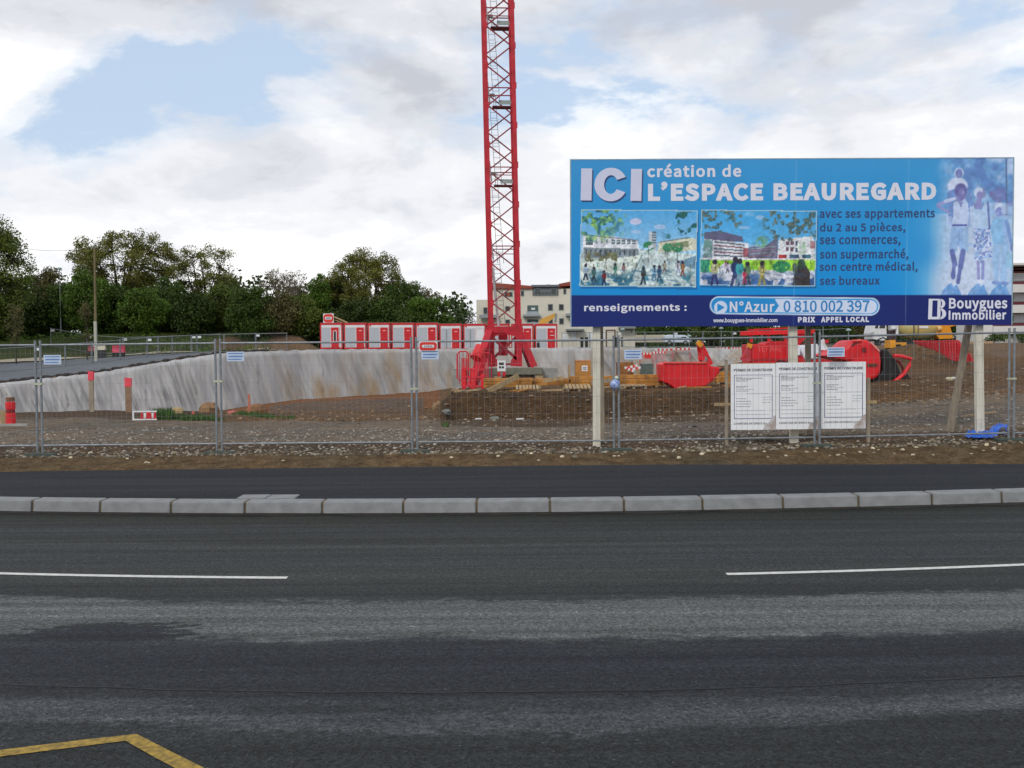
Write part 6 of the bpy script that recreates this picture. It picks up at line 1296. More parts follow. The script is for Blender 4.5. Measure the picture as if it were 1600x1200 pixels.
# ------------------------------------------------------------------ red steel box with scuffed lettering, mast beam above it
Y = 50.0
T = Thing('steel_box', 'red steel site box with scuffed pale lettering behind the permit notices', 'steel box', at(1205, 564, Y))
g_ = Gz(1205, Y); p, q = at(1172, 565, Y), at(1250, 537, Y)
T.part('shell', MB().box(p.x, q.x, Y, Y + 1.8, g_ - .05, q.z), rb, bevel=.03); T.part('lid', MB().prism([(at(1196, 537, Y).x, Y - .02, q.z + .004), (q.x, Y - .02, q.z + .004), (q.x, Y - .02, at(1196, 532.5, Y).z), (at(1203, 533, Y).x, Y - .02, at(1196, 533.5, Y).z)], (0, 1.8, 0)), M['red'])
for x in (1173, 1200, 1227): T.part('rib', MB().box(at(x, 550, Y).x, at(x + 1.6, 550, Y).x, Y - .06, Y - .001, g_, q.z - .12), M['red'])
T.part('rib', MB().box(p.x, q.x, Y - .065, Y - .002, p.z + .1, p.z + .2), M['red'])
T.part('corner_guard', MB().beam(at(1170, 544, Y - .1), at(1172, 537, Y - .1), .12, .25), M['yellow'])
sm = mat('scuffed_pale_paint', S(226, 110, 108), .7, 0, .3, 14)
lt_ = text_mesh('TERRAL', at(1184, 549, Y).x, at(1184, 549.5, Y).z, at(1221, 549, Y).x, at(1184, 541, Y).z, Y - .004, -.005)
lt_.transform(Matrix.Translation(-T.loc)); link('worn_lettering', lt_, sm, T.o)
T2 = Thing('lifting_beam', 'long bright red lifting beam lying across frames over the red steel box', 'lifting beam', at(1214, 545, 51.2))
T2.part('beam', MB().beam(at(1157, 521, 51.2), at(1272, 518, 51.2), .3, .22), rb); T2.part('top_rail', MB().beam(at(1168, 515.5, 51.6), at(1231, 512.5, 51.6), .12, .08), M['red'])
for x in (1172, 1200, 1226, 1248, 1266): T2.part('strut', MB().beam(at(x, 519, 51.3), at(x + 2, 534 + (3 if x > 1240 else 1), 51.3), .16, .12), M['red'])
for x in (1176, 1200, 1224): T2.part('brace', MB().beam(at(x, 520, 51.4), at(x + 10, 514, 51.5), .07, .07), M['red'])
T2.part('bracket', MB().prism(poly_at([(1246, 520), (1268, 520), (1266, 538), (1258, 530), (1250, 538)], 51.15), (0, .2, 0)), M['red']); T2.part('stand', MB().box(at(1244, 520, 51).x, at(1268, 520, 51).x, 51.4, 51.9, Gz(1256, 51.5), at(1256, 536, 51.3).z), M['crane_dark'])
T = Thing('triangular_stand', 'small red triangular stand left of the red steel box', 'stand', at(1164, 562, 49.5))
T.part('frame', MB().beam(at(1157, 561, 49.5), at(1170, 543, 49.5), .08).beam(at(1170, 543, 49.5), at(1172, 562, 49.5), .08).beam(at(1157, 561.5, 49.5), at(1172, 562, 49.5), .12, .1), mat('faded_red', S(186, 60, 76), .6))
# white tank on red frame
Y = 47.5; T = Thing('water_tank', 'white rounded plastic tank on a red frame between two fence uprights above the notices', 'tank', at(1267, 562, Y))
T.part('body', MB().prism(poly_at([(1255, 541), (1259, 539), (1283, 537), (1290, 546), (1291, 555), (1288, 559), (1258, 562), (1255, 556), (1253, 549)], Y), (0, 1.1, 0)), mat('tank_white', S(228, 232, 238), .4, 0, .03, grime=.25, gcol=S(160, 156, 146)), bevel=.06)
T.part('side_tank', MB().prism(poly_at([(1245.5, 540), (1250, 539), (1251, 555), (1246, 556)], Y), (0, .9, 0)), mat('tank_white', S(232, 236, 242), .4), bevel=.04)
T.part('white_arm', MB().beam(at(1284, 531, Y + .2), at(1290, 548, Y + .2), .12, .22), M['whitep']); T.part('red_base', MB().prism(poly_at([(1244, 557), (1256, 556), (1262, 563), (1300, 560), (1300, 566), (1244, 567)], Y + .1), (0, 1.0, 0)), M['red'])
T.part('red_joint', MB().prism(poly_at([(1281, 547), (1292, 547), (1294, 554), (1282, 556)], Y - .05), (0, .2, 0)), M['red']); T.part('box', MB().box(at(1290, 540, Y).x, at(1295, 540, Y).x, Y, Y + .3, at(1290, 536, Y).z, at(1290, 531, Y).z), M['red'])
g_ = Gz(1270, Y + .5); T.part('skid', MB().box(at(1246, 566, Y).x, at(1300, 566, Y).x, Y + .2, Y + 1.0, g_ - .1, at(1246, 565, Y).z), M['crane_dark'])
# red hopper lying on its side with black rubber chute
Y = 41.0; T = Thing('concrete_hopper', 'large red concrete hopper tipped on its side with black rubber chute and red hoop', 'concrete hopper', at(1350, 600, Y))
hp = [(1288, 556), (1322, 542), (1328, 534), (1336, 531), (1357, 530.5), (1367, 541), (1376, 550), (1378, 565), (1377, 582), (1371, 591), (1354, 597), (1340, 590), (1330, 566)]
T.part('shell', MB().prism(poly_at(hp, Y), (0, 1.9, 0)), rb, bevel=.22)
T.part('dark_pocket', MB().prism(poly_at([(1331, 537), (1345, 534), (1333, 541), (1330, 543)], Y - .01), (0, .02, 0)), mat('dark_red', S(110, 14, 22), .6))
T.part('bright_edge', MB().beam(at(1361, 535, Y - .05), at(1374, 549, Y - .05), .06, .06), mat('edge_pink', S(240, 150, 140), .4)); T.part('bracket', MB().beam(at(1333, 532, Y - .04), at(1347, 531.5, Y - .04), .1, .08), mat('rim_pale_red', S(236, 90, 84), .4))
T.part('boss', MB().tube(at(1350, 546, Y - .08), at(1350, 546, Y), .1, 12), mat('dark_red', S(110, 14, 22), .6)); T.part('boss', MB().box(at(1355, 564, Y).x, at(1370, 568, Y).x, Y - .03, Y - .002, at(1355, 573, Y).z, at(1355, 568, Y).z), mat('brown_strap', S(96, 60, 40), .8))
T.part('rubber_chute', MB().prism(poly_at([(1379, 545), (1387, 546), (1396, 556), (1403, 568), (1408, 582), (1404, 590), (1392, 597), (1376, 597), (1352, 599), (1368, 592), (1379, 580)], Y + .3), (0, 1.2, 0)), M['black'], bevel=.15)
hoop = MB(); hoop.path(poly_at([(1396, 556), (1410, 557), (1424, 561), (1421, 571), (1412, 585), (1398, 596), (1394, 598)], Y), .085, 8); T.part('hoop', hoop, rb)
T.part('hoop_bar', MB().beam(at(1352, 600, Y), at(1396, 598, Y), .12, .1), rb); T.part('rear_hoop', MB().path(poly_at([(1390, 558), (1406, 566), (1412, 580), (1400, 594)], Y + 1.6), .07, 6), mat('dark_red', S(110, 14, 22), .6))
T.part('foot', MB().prism(poly_at([(1412, 592), (1418, 583), (1423, 597), (1412, 596)], Y + .2), (0, .6, 0)), M['black'])

# ------------------------------------------------------------------ mixer truck
Y = 92.0; gT_ = ground(at(1420, 545, Y).x, Y)
T = Thing('mixer_truck', 'concrete mixer truck with white cab, cream drum and orange rear chute, seen under the billboard', 'truck', (at(1430, 545, Y).x, Y, at(1420, 546, Y).z))
Pz = lambda x, y, d=0: at(x, y, Y + d)
zr = at(1420, 546, Y).z
cabm = mat('truck_white', S(214, 216, 218), .4, 0, .04)
T.part('cab', MB().prism(poly_at([(1364, 530), (1363, 520), (1368, 499), (1385, 498), (1386, 530), (1380, 533)], Y), (0, 2.3, 0)), cabm, bevel=.06)
T.part('side_window', MB().prism(poly_at([(1374, 513), (1376, 502), (1383, 502), (1383, 513)], Y - .02), (0, .03, 0)), M['dark']); T.part('side_window', MB().prism(poly_at([(1367, 513), (1370, 502), (1373, 502), (1372, 513)], Y - .02), (0, .03, 0)), M['dark'])
T.part('mirror', MB().box(Pz(1357, 517).x, Pz(1364, 517).x, Y - .25, Y - .1, Pz(1357, 519).z, Pz(1357, 515).z), cabm)
T.part('step', MB().box(Pz(1366, 535).x, Pz(1374, 535).x, Y - .05, Y + .2, Pz(1366, 541).z, Pz(1366, 533).z), M['black'])
T.part('bumper', MB().box(Pz(1362, 535).x, Pz(1366, 535).x, Y, Y + 2.3, Pz(1362, 541).z, Pz(1362, 533).z), M['grey'])
T.part('engine_block', MB().box(Pz(1388, 520).x, Pz(1403, 520).x, Y + .3, Y + 2.0, Pz(1388, 533).z, Pz(1388, 516).z), mat('engine_dark', S(60, 44, 50), .7, 0, .4, 3))
T.part('air_tank', MB().tube(Pz(1396, 508, .2), Pz(1396, 514, .2), .3, 10), M['whitep']); T.part('front_stand', MB().prism(poly_at([(1399, 498), (1403, 498), (1404, 522), (1400, 522)], Y + .2), (0, 1.8, 0)), M['whitep'])
T.part('chassis', MB().box(Pz(1366, 533).x, Pz(1500, 533).x, Y + .5, Y + 1.8, Pz(1366, 538).z, Pz(1366, 532.5).z), M['black'])
dr = MB(); o = Pz(1403, 514, 1.15); e_ = Pz(1478, 509, 1.15); ax = (e_ - o); Lg = ax.length; dr.lathe(o, ax, [(0, .35), (.1 * Lg, .9), (.28 * Lg, 1.22), (.5 * Lg, 1.25), (.72 * Lg, 1.05), (.92 * Lg, .6), (Lg, .45)], 28)
T.part('drum', dr, mat('drum_cream', S(176, 172, 120), .45, 0, .12, 1.2, col2=S(206, 172, 100)), smooth=True)
for f_ in (.22, .30): T.part('drum_band', MB().lathe(o + ax * f_, ax, [(0, 1.20), (.01, 1.24 + .02), (.09, 1.27), (.1, 1.2)], 28), mat('band_grey', S(110, 112, 96), .6))
T.part('drum_label', MB().prism([Pz(1436, 513, -.14), Pz(1451, 513, -.14), Pz(1450, 509.5, -.14), Pz(1437, 509.5, -.14)], (0, .02, 0)), M['whitep'])
T.part('rear_frame', MB().prism(poly_at([(1462, 522), (1468, 512), (1472, 505), (1492, 503), (1494, 509), (1485, 511), (1489, 524), (1489, 529), (1468, 530)], Y + .2), (0, 1.6, 0)), mat('truck_orange', S(222, 144, 16), .5, 0, .08), bevel=.04)
T.part('hopper', MB().prism(poly_at([(1478, 498), (1494, 500), (1492, 506), (1480, 507)], Y + .4), (0, 1.2, 0)), mat('truck_orange', S(222, 144, 16), .5)); T.part('lamp', MB().tube(Pz(1464, 514, .1), Pz(1470, 513, .1), .25, 12), mat('peach_tank', S(220, 176, 110), .5))
rw = 7.6 / F * Y
for x in (1379, 1446, 1466, 1484):
    wv = T.part('wheel', MB().lathe(Pz(x, 539.5) + Vector((0, -.12, 0)), (0, 1, 0), [(0, rw * .86), (.04, rw), (.3, rw), (.34, rw * .86)], 22), M['black'])
    T.part('rim', MB().lathe(Pz(x, 539.5) + Vector((0, -.17, 0)), (0, 1, 0), [(0, rw * .12), (.03, rw * .3), (.04, rw * .5), (.06, rw * .52)], 16), mat('rim_grey', S(132, 120, 122), .5, .2), wv)
T.part('mudguard', MB().path([Pz(x, y, .1) for x, y in ((1369, 538), (1371, 531), (1379, 527.5), (1387, 531), (1389, 538))], .14, 6), M['black'])
ped = MB().box(Pz(1355, 545).x, Pz(1500, 545).x, Y - 2, Y + 4, gT_ - 1.2, zr - .12); structure('haul_track', ped, mat('track_soil', S(96, 80, 62), .95, 0, .25, 1.5))
# yellow compactor
Y = 72; T = Thing('compactor', 'small yellow machine box with a black number plate below the mixer truck', 'machine', at(1404, 546, Y))
p, q = at(1391, 544, Y), at(1417, 535, Y); T.part('body', MB().box(p.x, q.x, Y, Y + 1.2, p.z, q.z), M['yellow'], bevel=.04); T.part('cowl', MB().box(p.x, p.x + .45, Y + .1, Y + 1.1, q.z + .003, q.z + .2), M['yellow'])
T.part('plate', MB().box(at(1400, 540, Y).x, at(1408, 540, Y).x, Y - .03, Y - .001, at(1400, 542, Y).z, at(1400, 538, Y).z), M['black']); T.part('engine', MB().box(at(1398, 535, Y).x, at(1412, 535, Y).x, Y + .2, Y + 1.0, q.z + .003, q.z + .22), M['black'])
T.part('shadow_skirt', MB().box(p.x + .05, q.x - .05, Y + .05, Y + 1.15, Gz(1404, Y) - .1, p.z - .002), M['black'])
# orange-red plastic netting round the mound
nT = Thing('plastic_netting', 'sagging red plastic safety netting running over the earth mound behind the slanted stay', 'safety netting', at(1470, 562, 56.5))
nm = mat('netting_red', S(214, 62, 72), .6, 0, .1)
tops_ = [(1428, 533, 58), (1440, 533, 57.5), (1455, 533, 57), (1470, 533, 56.5), (1484, 532, 56), (1497, 532, 56), (1501, 546, 55.5), (1518, 556, 55)]
bots = [(1432, 537, 58), (1446, 542, 57.5), (1460, 546, 57), (1474, 553, 56.5), (1486, 562, 56), (1497, 564, 56), (1504, 564, 55.5), (1521, 564, 55)]
m = MB(); ns = 150; nvv = 7
def ipl(L_, t): s_ = t * (len(L_) - 1); i = min(int(s_), len(L_) - 2); f_ = s_ - i; return at(*[L_[i][k] * (1 - f_) + L_[i + 1][k] * f_ for k in range(3)])
gridp = [[ipl(tops_, i / ns).lerp(ipl(bots, i / ns), j / nvv) + Vector((0, .18 * math.sin(i * .9) , 0)) for j in range(nvv + 1)] for i in range(ns + 1)]
for i in range(ns + 1):
    for j in range(nvv): m.beam(gridp[i][j], gridp[i][j + 1], .05, .02)
for i in range(ns):
    for j in range(nvv + 1): m.beam(gridp[i][j], gridp[i + 1][j], .05, .055)
nT.part('net', m, nm)
for i in (0, 30, 60, 90, 120, 150):
    a = gridp[i][0]; nT.part('stake', MB().tube((a.x, a.y, min(ground(a.x, a.y), a.z - .6) - .1), a + Vector((0, 0, .08)), .02, 5), M['grey'])

# odds and ends on the soil
def lump(px, Y, r_, c_, lab, nm='rock'):
    q = MB(); p = gp(px, Y); blob(q, p + Vector((0, 0, r_ * .3)), r_, 9, .6, px); single(nm, q, mat('lump_%d' % px, c_, .9, 0, .2, 6, .3, 12), lab, nm)
lump(1484, 37.2, .16, S(190, 180, 150), 'pale boulder on the bank edge left of the slanted stay'); lump(1490, 37.6, .13, S(205, 208, 204), 'white chalky lump beside the pale boulder at the slanted stay')
lump(696, 37.0, .22, S(116, 118, 112), 'grey boulder at the left foot of the dark bank'); lump(772, 37.0, .2, S(124, 126, 120), 'grey boulder lying at the foot of the bank below the propped plank')
a, b = gp(1506, 20.6, .04), gp(1556, 21.2, .05); single('batten', MB().beam(a, b, .05, .04), M['wood'], 'thin pale batten lying on the gravel behind the right billboard post', 'batten')
a, b = gp(1183, 17.6, .05), gp(1225, 17.4, .04); single('plastic_strip', MB().beam(a, b, .12, .02), mat('pale_strip', S(176, 168, 150), .7), 'flat pale strip lying on the gravel below the middle permit notice', 'strip')
a, b = gp(742, 31, .04), gp(752, 31, .04); single('paper_scrap', MB().beam(a, b, .14, .03), M['whitep'], 'small white scrap on the soil in front of the dark bank', 'litter')
a, b = gp(806, 29.5, .04), gp(818, 29.5, .05); single('paper_scrap', MB().beam(a, b, .16, .03), M['whitep'], 'slightly longer white scrap right of the first one before the bank', 'litter')
a, b = gp(355, 31.5, .04), gp(366, 31.5, .1); single('paper_scrap', MB().beam(a, b, .14, .06), mat('pink_scrap', S(216, 110, 110), .6), 'crumpled pink and white scrap left of the small grass strip', 'litter')

# hoses, chains and clutter about the red machinery
hs = MB(); hs.path([at(1246, 556, 47.2), at(1240, 562, 46.5), at(1228, 566, 46), at(1219, 564, 46.2), at(1212, 567, 46.4)], .045, 6); single('hose', hs, M['black'], 'black hose trailing from the white tank toward the red steel box', 'hose', smooth=True)
hs = MB(); hs.path([at(1262, 540, 47.3), at(1266, 533, 47.4), at(1274, 532, 47.5), at(1279, 538, 47.4)], .035, 6); single('hose', hs, M['black'], 'short black hose looped over the top of the white tank', 'hose', smooth=True)
for k, (x0, y0, x1, y1, Y_, m_, lab) in enumerate(((1140, 601, 1168, 596, 44, 'wood', 'loose pale plank under the left edge of the notices'), (1300, 604, 1336, 600, 42.5, 'wood', 'thin plank wedged beneath the red hopper'), (1060, 571, 1030, 566.5, 47, 'greywood', 'weathered plank sticking out behind the red bucket'), (848, 596, 880, 590, 43.0, 'wood', 'pale plank laid diagonally on the beams before the orange box'), (924, 598, 958, 594, 42.8, 'greywood', 'grey plank lying on the dark beams behind the billboard post'))):
    single('plank', MB().beam(at(x0, y0, Y_), at(x1, y1, Y_), .05, .16), M[m_], lab, 'plank')
rnd2 = random.Random(11)
for k in range(9):
    px = 700 + rnd2.random() * 60; Y_ = 41 + rnd2.random() * 1.5; p = gp(px, Y_, .06); an = rnd2.uniform(-.5, .5); l_ = rnd2.uniform(.3, .8)
    single('timber_offcut', MB().beam(p, p + Vector((l_ * math.cos(an), l_ * math.sin(an), .05)), .09, .06), M['wood' if k % 2 else 'greywood'], 'small pale or grey timber offcut lying round the foot of the red access cage', 'timber', 'timber offcuts round the access cage')
for k in range(14):
    px = 770 + rnd2.random() * 360; Y_ = 40.2 + rnd2.random() * 1.2; p = gp(px, Y_, .05); an = rnd2.uniform(-.6, .6); l_ = rnd2.uniform(.3, 1.0)
    single('timber_offcut', MB().beam(p, p + Vector((l_ * math.cos(an), l_ * math.sin(an), rnd2.uniform(0, .12))), .10, .05), M['wood' if k % 2 else 'ochre'], 'timber offcut lying along the top edge of the dark bank', 'timber', 'timber offcuts on the bank edge')
# big clods along the lip and face of the bank
stones('bank_clods', 520, lambda r, y: xs(r.uniform(690, 1330), y), lambda r: r.uniform(35.5, 39.6), lambda r: .03 + .08 * r.rand() ** 3, (S(84, 68, 50), S(118, 98, 76)), 'dark earth clods lying on the face of the bank')
stones('slope_clods', 500, lambda r, y: xs(r.uniform(1330, 1640), y), lambda r: r.uniform(26, 44), lambda r: .02 + .07 * r.rand() ** 3, (S(92, 76, 58), S(126, 110, 90)), 'earth clods and stones on the slope at the right')
stones('pit_clods', 500, lambda r, y: xs(r.uniform(340, 700), y), lambda r: r.uniform(27, 55), lambda r: .02 + .06 * r.rand() ** 3, (S(110, 86, 62), S(140, 112, 84)), 'earth clods over the floor of the pit at the left')
# ------------------------------------------------------------------ buildings
def wbox(Y, x0, y0, x1, y1, d0=0.0, d1=8.0):
    a, b = at(x0, y1, Y), at(x1, y0, Y); return MB().box(a.x, b.x, Y + d0, Y + d1, a.z, b.z)
cream = mat('cream_render', S(214, 208, 192), .85, 0, .06, .3); redroof = mat('red_brown_roof', S(150, 74, 58), .8, 0, .12, .5); greyclad = mat('grey_cladding', S(108, 112, 118), .7, 0, .1, .6)
Y = 160.0; T = Thing('apartment_block', 'cream apartment block with red-brown roof edges beyond the crane', 'building', at(820, 545, Y))
def window(T, Y, x0, y0, x1, y1, fm=None, wall=None):
    a, b = at(x0, y1, Y), at(x1, y0, Y); t_ = .1
    f_ = MB().box(a.x - t_, b.x + t_, Y - .06, Y - .004, a.z - t_, a.z).box(a.x - t_, b.x + t_, Y - .06, Y - .004, b.z, b.z + t_).box(a.x - t_, a.x, Y - .06, Y - .004, a.z, b.z).box(b.x, b.x + t_, Y - .06, Y - .004, a.z, b.z)
    w_ = T.part('window', f_, fm or M['grey']); T.part('pane', MB().box(a.x, b.x, Y - .02, Y - .003, a.z, b.z), M['dark'], w_); return w_
T.part('wall', wbox(Y, 764, 451, 894, 556, 0, 14), cream); T.part('wing_wall', wbox(Y, 745, 468, 763.6, 556, .5, 12), cream); T.part('rear_wall', wbox(Y, 853, 441, 878, 450.6, 6, 12), cream)
T.part('side_wall', wbox(Y, 894.4, 440, 900, 556, 0, 14), cream)
T.part('ground_floor_wall', wbox(Y, 900.5, 505, 992, 556, 0, 10), cream)
a, b = at(768, 441, Y), at(838, 451, Y)
T.part('roof_edge', MB().prism([at(767, 451, Y - .4), at(767, 441.5, Y - .4), at(836, 447, Y - .4), at(831, 451, Y - .4)], (0, 10, 0)), redroof)
T.part('roof_edge', MB().prism([at(873, 447, Y - .4), at(873, 443.5, Y - .4), at(900, 438, Y - .4), at(900, 446, Y - .4)], (0, 10, 0)), redroof)
T.part('terrace_back_wall', wbox(Y, 832, 447, 872.5, 462, -.05, 0), greyclad); T.part('terrace_roof', wbox(Y, 830, 445, 874, 448.5, -.5, -.06), greyclad)
rl = MB(); 
for k in range(18): p = at(833 + k * 2.2, 462, Y - .3); rl.box(p.x - .03, p.x + .03, Y - .33, Y - .27, p.z, p.z + .75)
p, q = at(832, 462, Y), at(872, 462, Y); rl.box(p.x, q.x, Y - .33, Y - .27, p.z + .75, p.z + .8); T.part('railing', rl, M['grey'])
for w_ in ((836, 452, 844, 460), (861, 452, 869, 460), (789, 457, 800, 463), (814.5, 455, 818, 462), (881, 452, 884, 459), (790, 479, 796, 485), (857, 476, 863, 484.5), (874, 476, 880, 484), (857.5, 499, 863, 505), (874.5, 498, 880, 506), (790.5, 500, 796, 506), (756, 481, 761, 490)): window(T, Y - (.06 if 832 < w_[0] < 872 and w_[1] < 453 else 0), *w_)
for y0, y1, yb_ in ((477, 489, 495), (499, 506, 512)):
    lo = T.part('loggia', wbox(Y, 824, y0, 841, y1, -.03, -.004), mat('loggia_teal', S(74, 92, 88), .6, 0, .3, .8)); T.part('blind', wbox(Y, 830, y0 + 4, 836, y0 + 7, -.06, -.035), M['whitep'], lo)
    bl_ = T.part('balcony', wbox(Y, 817, yb_ - 3.4, 844, yb_, -1.3, -.03), mat('balcony_grey', S(150, 154, 160), .6)); T.part('balcony_rail', wbox(Y, 822, yb_ - 8, 842, yb_ - 3.6, -1.25, -1.2), mat('frosted_rail', S(160, 172, 178), .4), bl_)
T.part('balcony', wbox(Y, 749, 492, 778, 497, -1.3, -.03), mat('balcony_grey', S(150, 154, 160), .6)); T.part('balcony', wbox(Y, 884, 490, 894, 494, -1.3, -.03), mat('balcony_grey', S(150, 154, 160), .6))
T.part('red_shutter', wbox(Y, 792, 457.5, 797, 462.5, -.09, -.061), redroof)
T.part('chimney', wbox(Y, 856, 440.5, 862, 445, 5, 5.8), cream)
T.part('canopy', wbox(Y, 884, 514, 912, 517, -1.6, -.03), M['grey']); T.part('canopy', wbox(Y, 966, 511, 992, 514, -1.6, -.03), M['grey'])
d_ = T.part('entrance_frame', MB().add([], []) if False else wbox(Y, 946.5, 515, 948, 542, -.1, -.03), mat('maroon', S(92, 50, 46), .6)); T.part('entrance_frame', wbox(Y, 960, 515, 961.5, 542, -.1, -.03), mat('maroon', S(92, 50, 46), .6)); T.part('entrance_frame', wbox(Y, 948, 515, 960, 516.5, -.1, -.03), mat('maroon', S(92, 50, 46), .6))
for x0, x1, y0, y1 in ((878, 888, 520, 534), (892, 900, 516, 532), (936, 945, 518, 534), (918, 930, 518, 534)): T.part('roller_shutter', wbox(Y, x0, y0, x1, y1, -.06, -.004), M['whitep'])
T.part('lamp', wbox(Y, 986, 516, 988, 520, -.1, -.004), M['dark'])
# dark wheelie bins in front
for k, (x0, x1, lab) in enumerate(((907, 912, 'dark wheelie bin left of the pair before the cream block'), (914, 919, 'dark wheelie bin next to the billboard post before the cream block'), (961, 966, 'blue-black wheelie bin near the fence joint'), (971, 973.5, 'narrow dark post bin right of the fence joint'))):
    a, b = at(x0, 541, 118), at(x1, 527, 118); T = Thing('wheelie_bin', lab, 'bin', (a.x, 118, ground(a.x, 118)), 'wheelie bins before the cream block'); g_ = ground(a.x, 118)
    T.part('body', MB().prism([(a.x + .04, 118, g_), (b.x - .04, 118, g_), (b.x, 118, b.z - .1), (a.x, 118, b.z - .1)], (0, .5, 0)), M['black']); T.part('lid', MB().box(a.x - .03, b.x + .03, 117.95, 118.55, b.z - .095, b.z), M['black'])
# low wall and parked white van beyond
b = wbox(140, 992.5, 523, 1039, 535, 0, .4); single('garden_wall', b, mat('beige_wall', S(186, 178, 160), .85, 0, .08, .5), 'long low beige wall right of the cream block entrance', 'wall')
Y = 138; T = Thing('parked_van', 'long white van parked beyond the pit right of the low beige wall', 'van', at(1060, 537, Y)); vm = mat('van_white', S(206, 218, 230), .35, 0, .03)
T.part('body', MB().prism(poly_at([(1039, 535), (1039, 524.5), (1045, 523), (1070, 523.5), (1076, 526), (1079, 530), (1079, 535.5)], Y), (0, 2, 0)), vm, bevel=.1); T.part('window_band', MB().prism(poly_at([(1064, 527), (1071, 526), (1075, 529), (1064, 530)], Y - .02), (0, .02, 0)), M['dark'])
T.part('side_window', MB().prism(poly_at([(1058, 527), (1063, 527), (1063, 530), (1058, 530)], Y - .02), (0, .02, 0)), mat('sky_glass', S(140, 160, 185), .2))
for x in (1046, 1071): w_ = T.part('wheel', MB().lathe(at(x, 535.5, Y) + Vector((0, -.05, 0)), (0, 1, 0), [(0, .3), (.03, .36), (.2, .36), (.22, .3)], 16), M['black']); T.part('rim', MB().lathe(at(x, 535.5, Y) + Vector((0, -.08, 0)), (0, 1, 0), [(0, .1), (.02, .18), (.025, .2)], 12), M['grey'], w_)
# building at right behind the board
Y = 105.0; wr = mat('white_render', S(214, 212, 208), .8, 0, .05, .4); br = mat('plum_brick', S(118, 58, 66), .85, 0, .12, 1.5)
T = Thing('balcony_block', 'plum and white apartment block with long white balconies at the right edge', 'building', at(1640, 545, Y))
T.part('wall', wbox(Y, 1556, 420, 1860, 556, 1.5, 9), br); q_ = at(1556, 420, Y); T.part('side_wall', MB().box(q_.x - .12, q_.x - .005, Y + 1.5, Y + 9, at(1556, 556, Y).z, q_.z), wr); T.part('roof', wbox(Y, 1540, 409, 1870, 415, -.6, 9.5), wr); T.part('roof_trim', wbox(Y, 1556, 415.4, 1860, 419.6, 1.2, 9), mat('plum_trim', S(96, 44, 56), .8))
for k, (y0, y1) in enumerate(((440, 457), (472, 489), (505, 522))):
    T.part('balcony', wbox(Y, 1552, y0 + 2, 1850, y1, 0, 1.49), wr); T.part('handrail', wbox(Y, 1552, y0 - 3, 1850, y0 - 1.8, .02, .08), M['grey'])
    for x in (1587, 1640, 1700, 1760, 1820):
        w_ = T.part('window', wbox(Y, x, y0 - 15, x + 26, y0 - 2, 1.4, 1.49), wr); T.part('pane', wbox(Y, x + 1.5, y0 - 13.5, x + 7, y0 - 3, 1.36, 1.395), M['dark'], w_); T.part('shutter', wbox(Y, x + 9, y0 - 14, x + 24, y0 - 3, 1.34, 1.395), mat('grey_shutter', S(176, 178, 182), .6), w_)
T.part('stair_wall', wbox(Y, 1536, 507, 1551, 540, 0, 1.4), wr); T.part('ground_floor', wbox(Y, 1552, 522.5, 1850, 548, .5, 1.4), mat('grey_ground_floor', S(176, 172, 164), .8, 0, .1, .5))
b = wbox(96, 1512, 533, 1552, 552, 0, .4); single('garden_wall', b, mat('ochre_wall', S(176, 148, 116), .85, 0, .1, .6), 'low ochre wall between the right billboard post and the fence joint', 'wall')
# street lamps seen below the board
def lamp(px, pyt, Y, label, hx=.9, tall=True):
    t_ = at(px, pyt, Y); g_ = ground(t_.x, Y); T = Thing('street_lamp', label, 'street lamp', (t_.x, Y, g_), 'street lamps beyond the site')
    T.part('pole', MB().tube((t_.x, Y, g_ - .2), t_, .07, 8, .045), M['grey']); T.part('lantern', MB().lathe(t_ + Vector((0, 0, -.05)), (0, 0, 1), [(0, .06), (.05, .28), (.16, .3), (.3, .1)], 12), mat('lantern_grey', S(150, 170, 168), .5))
lamp(973, 516, 112, 'slim street lamp with a pale lantern just right of the fence joint'); lamp(1326, 517, 100, 'grey street lamp with a curved head left of the mixer truck'); lamp(1286, 508, 104, 'grey street lamp behind the fence joint above the notices'); lamp(1077, 526, 120, 'low street lamp at the end of the parked van'); lamp(1127, 514, 122, 'street lamp standing before the far trees left of the lifting beam')
lamp(93, 421, 108, 'dark slender street lamp in front of the trees left of the wooden utility pole')
# wooden utility pole and its wire
Y = 88; a = at(149, 551, Y); b = at(147.5, 386, Y); T = Thing('utility_pole', 'tall wooden utility pole on a pale concrete foot in front of the oak', 'pole', (a.x, Y, ground(a.x, Y)))
kx_ = at(149, 502, Y); T.part('shaft', MB().tube(kx_ - Vector((0, 0, 1)), b, .13, 10, .09), mat('pole_wood', S(112, 100, 70), .85, 0, .2, 2)); T.part('concrete_foot', MB().box(a.x - .02, a.x + .22, Y - .2, Y - .02, ground(a.x, Y) - .3, kx_.z), mat('pale_foot', S(172, 172, 158), .8))
T.part('insulator', MB().lathe(b, (0, 0, 1), [(0, .05), (.05, .08), (.15, .06), (.2, .02)], 8), M['grey'])
e0 = at(0, 380, 100); pts = [b.lerp(e0, t_) - Vector((0, 0, 1.1 * 4 * t_ * (1 - t_) * .5)) for t_ in np.linspace(0, 1, 14)]; w_ = MB(); w_.path(pts, .014, 4); T.part('wire', w_, M['dark'])
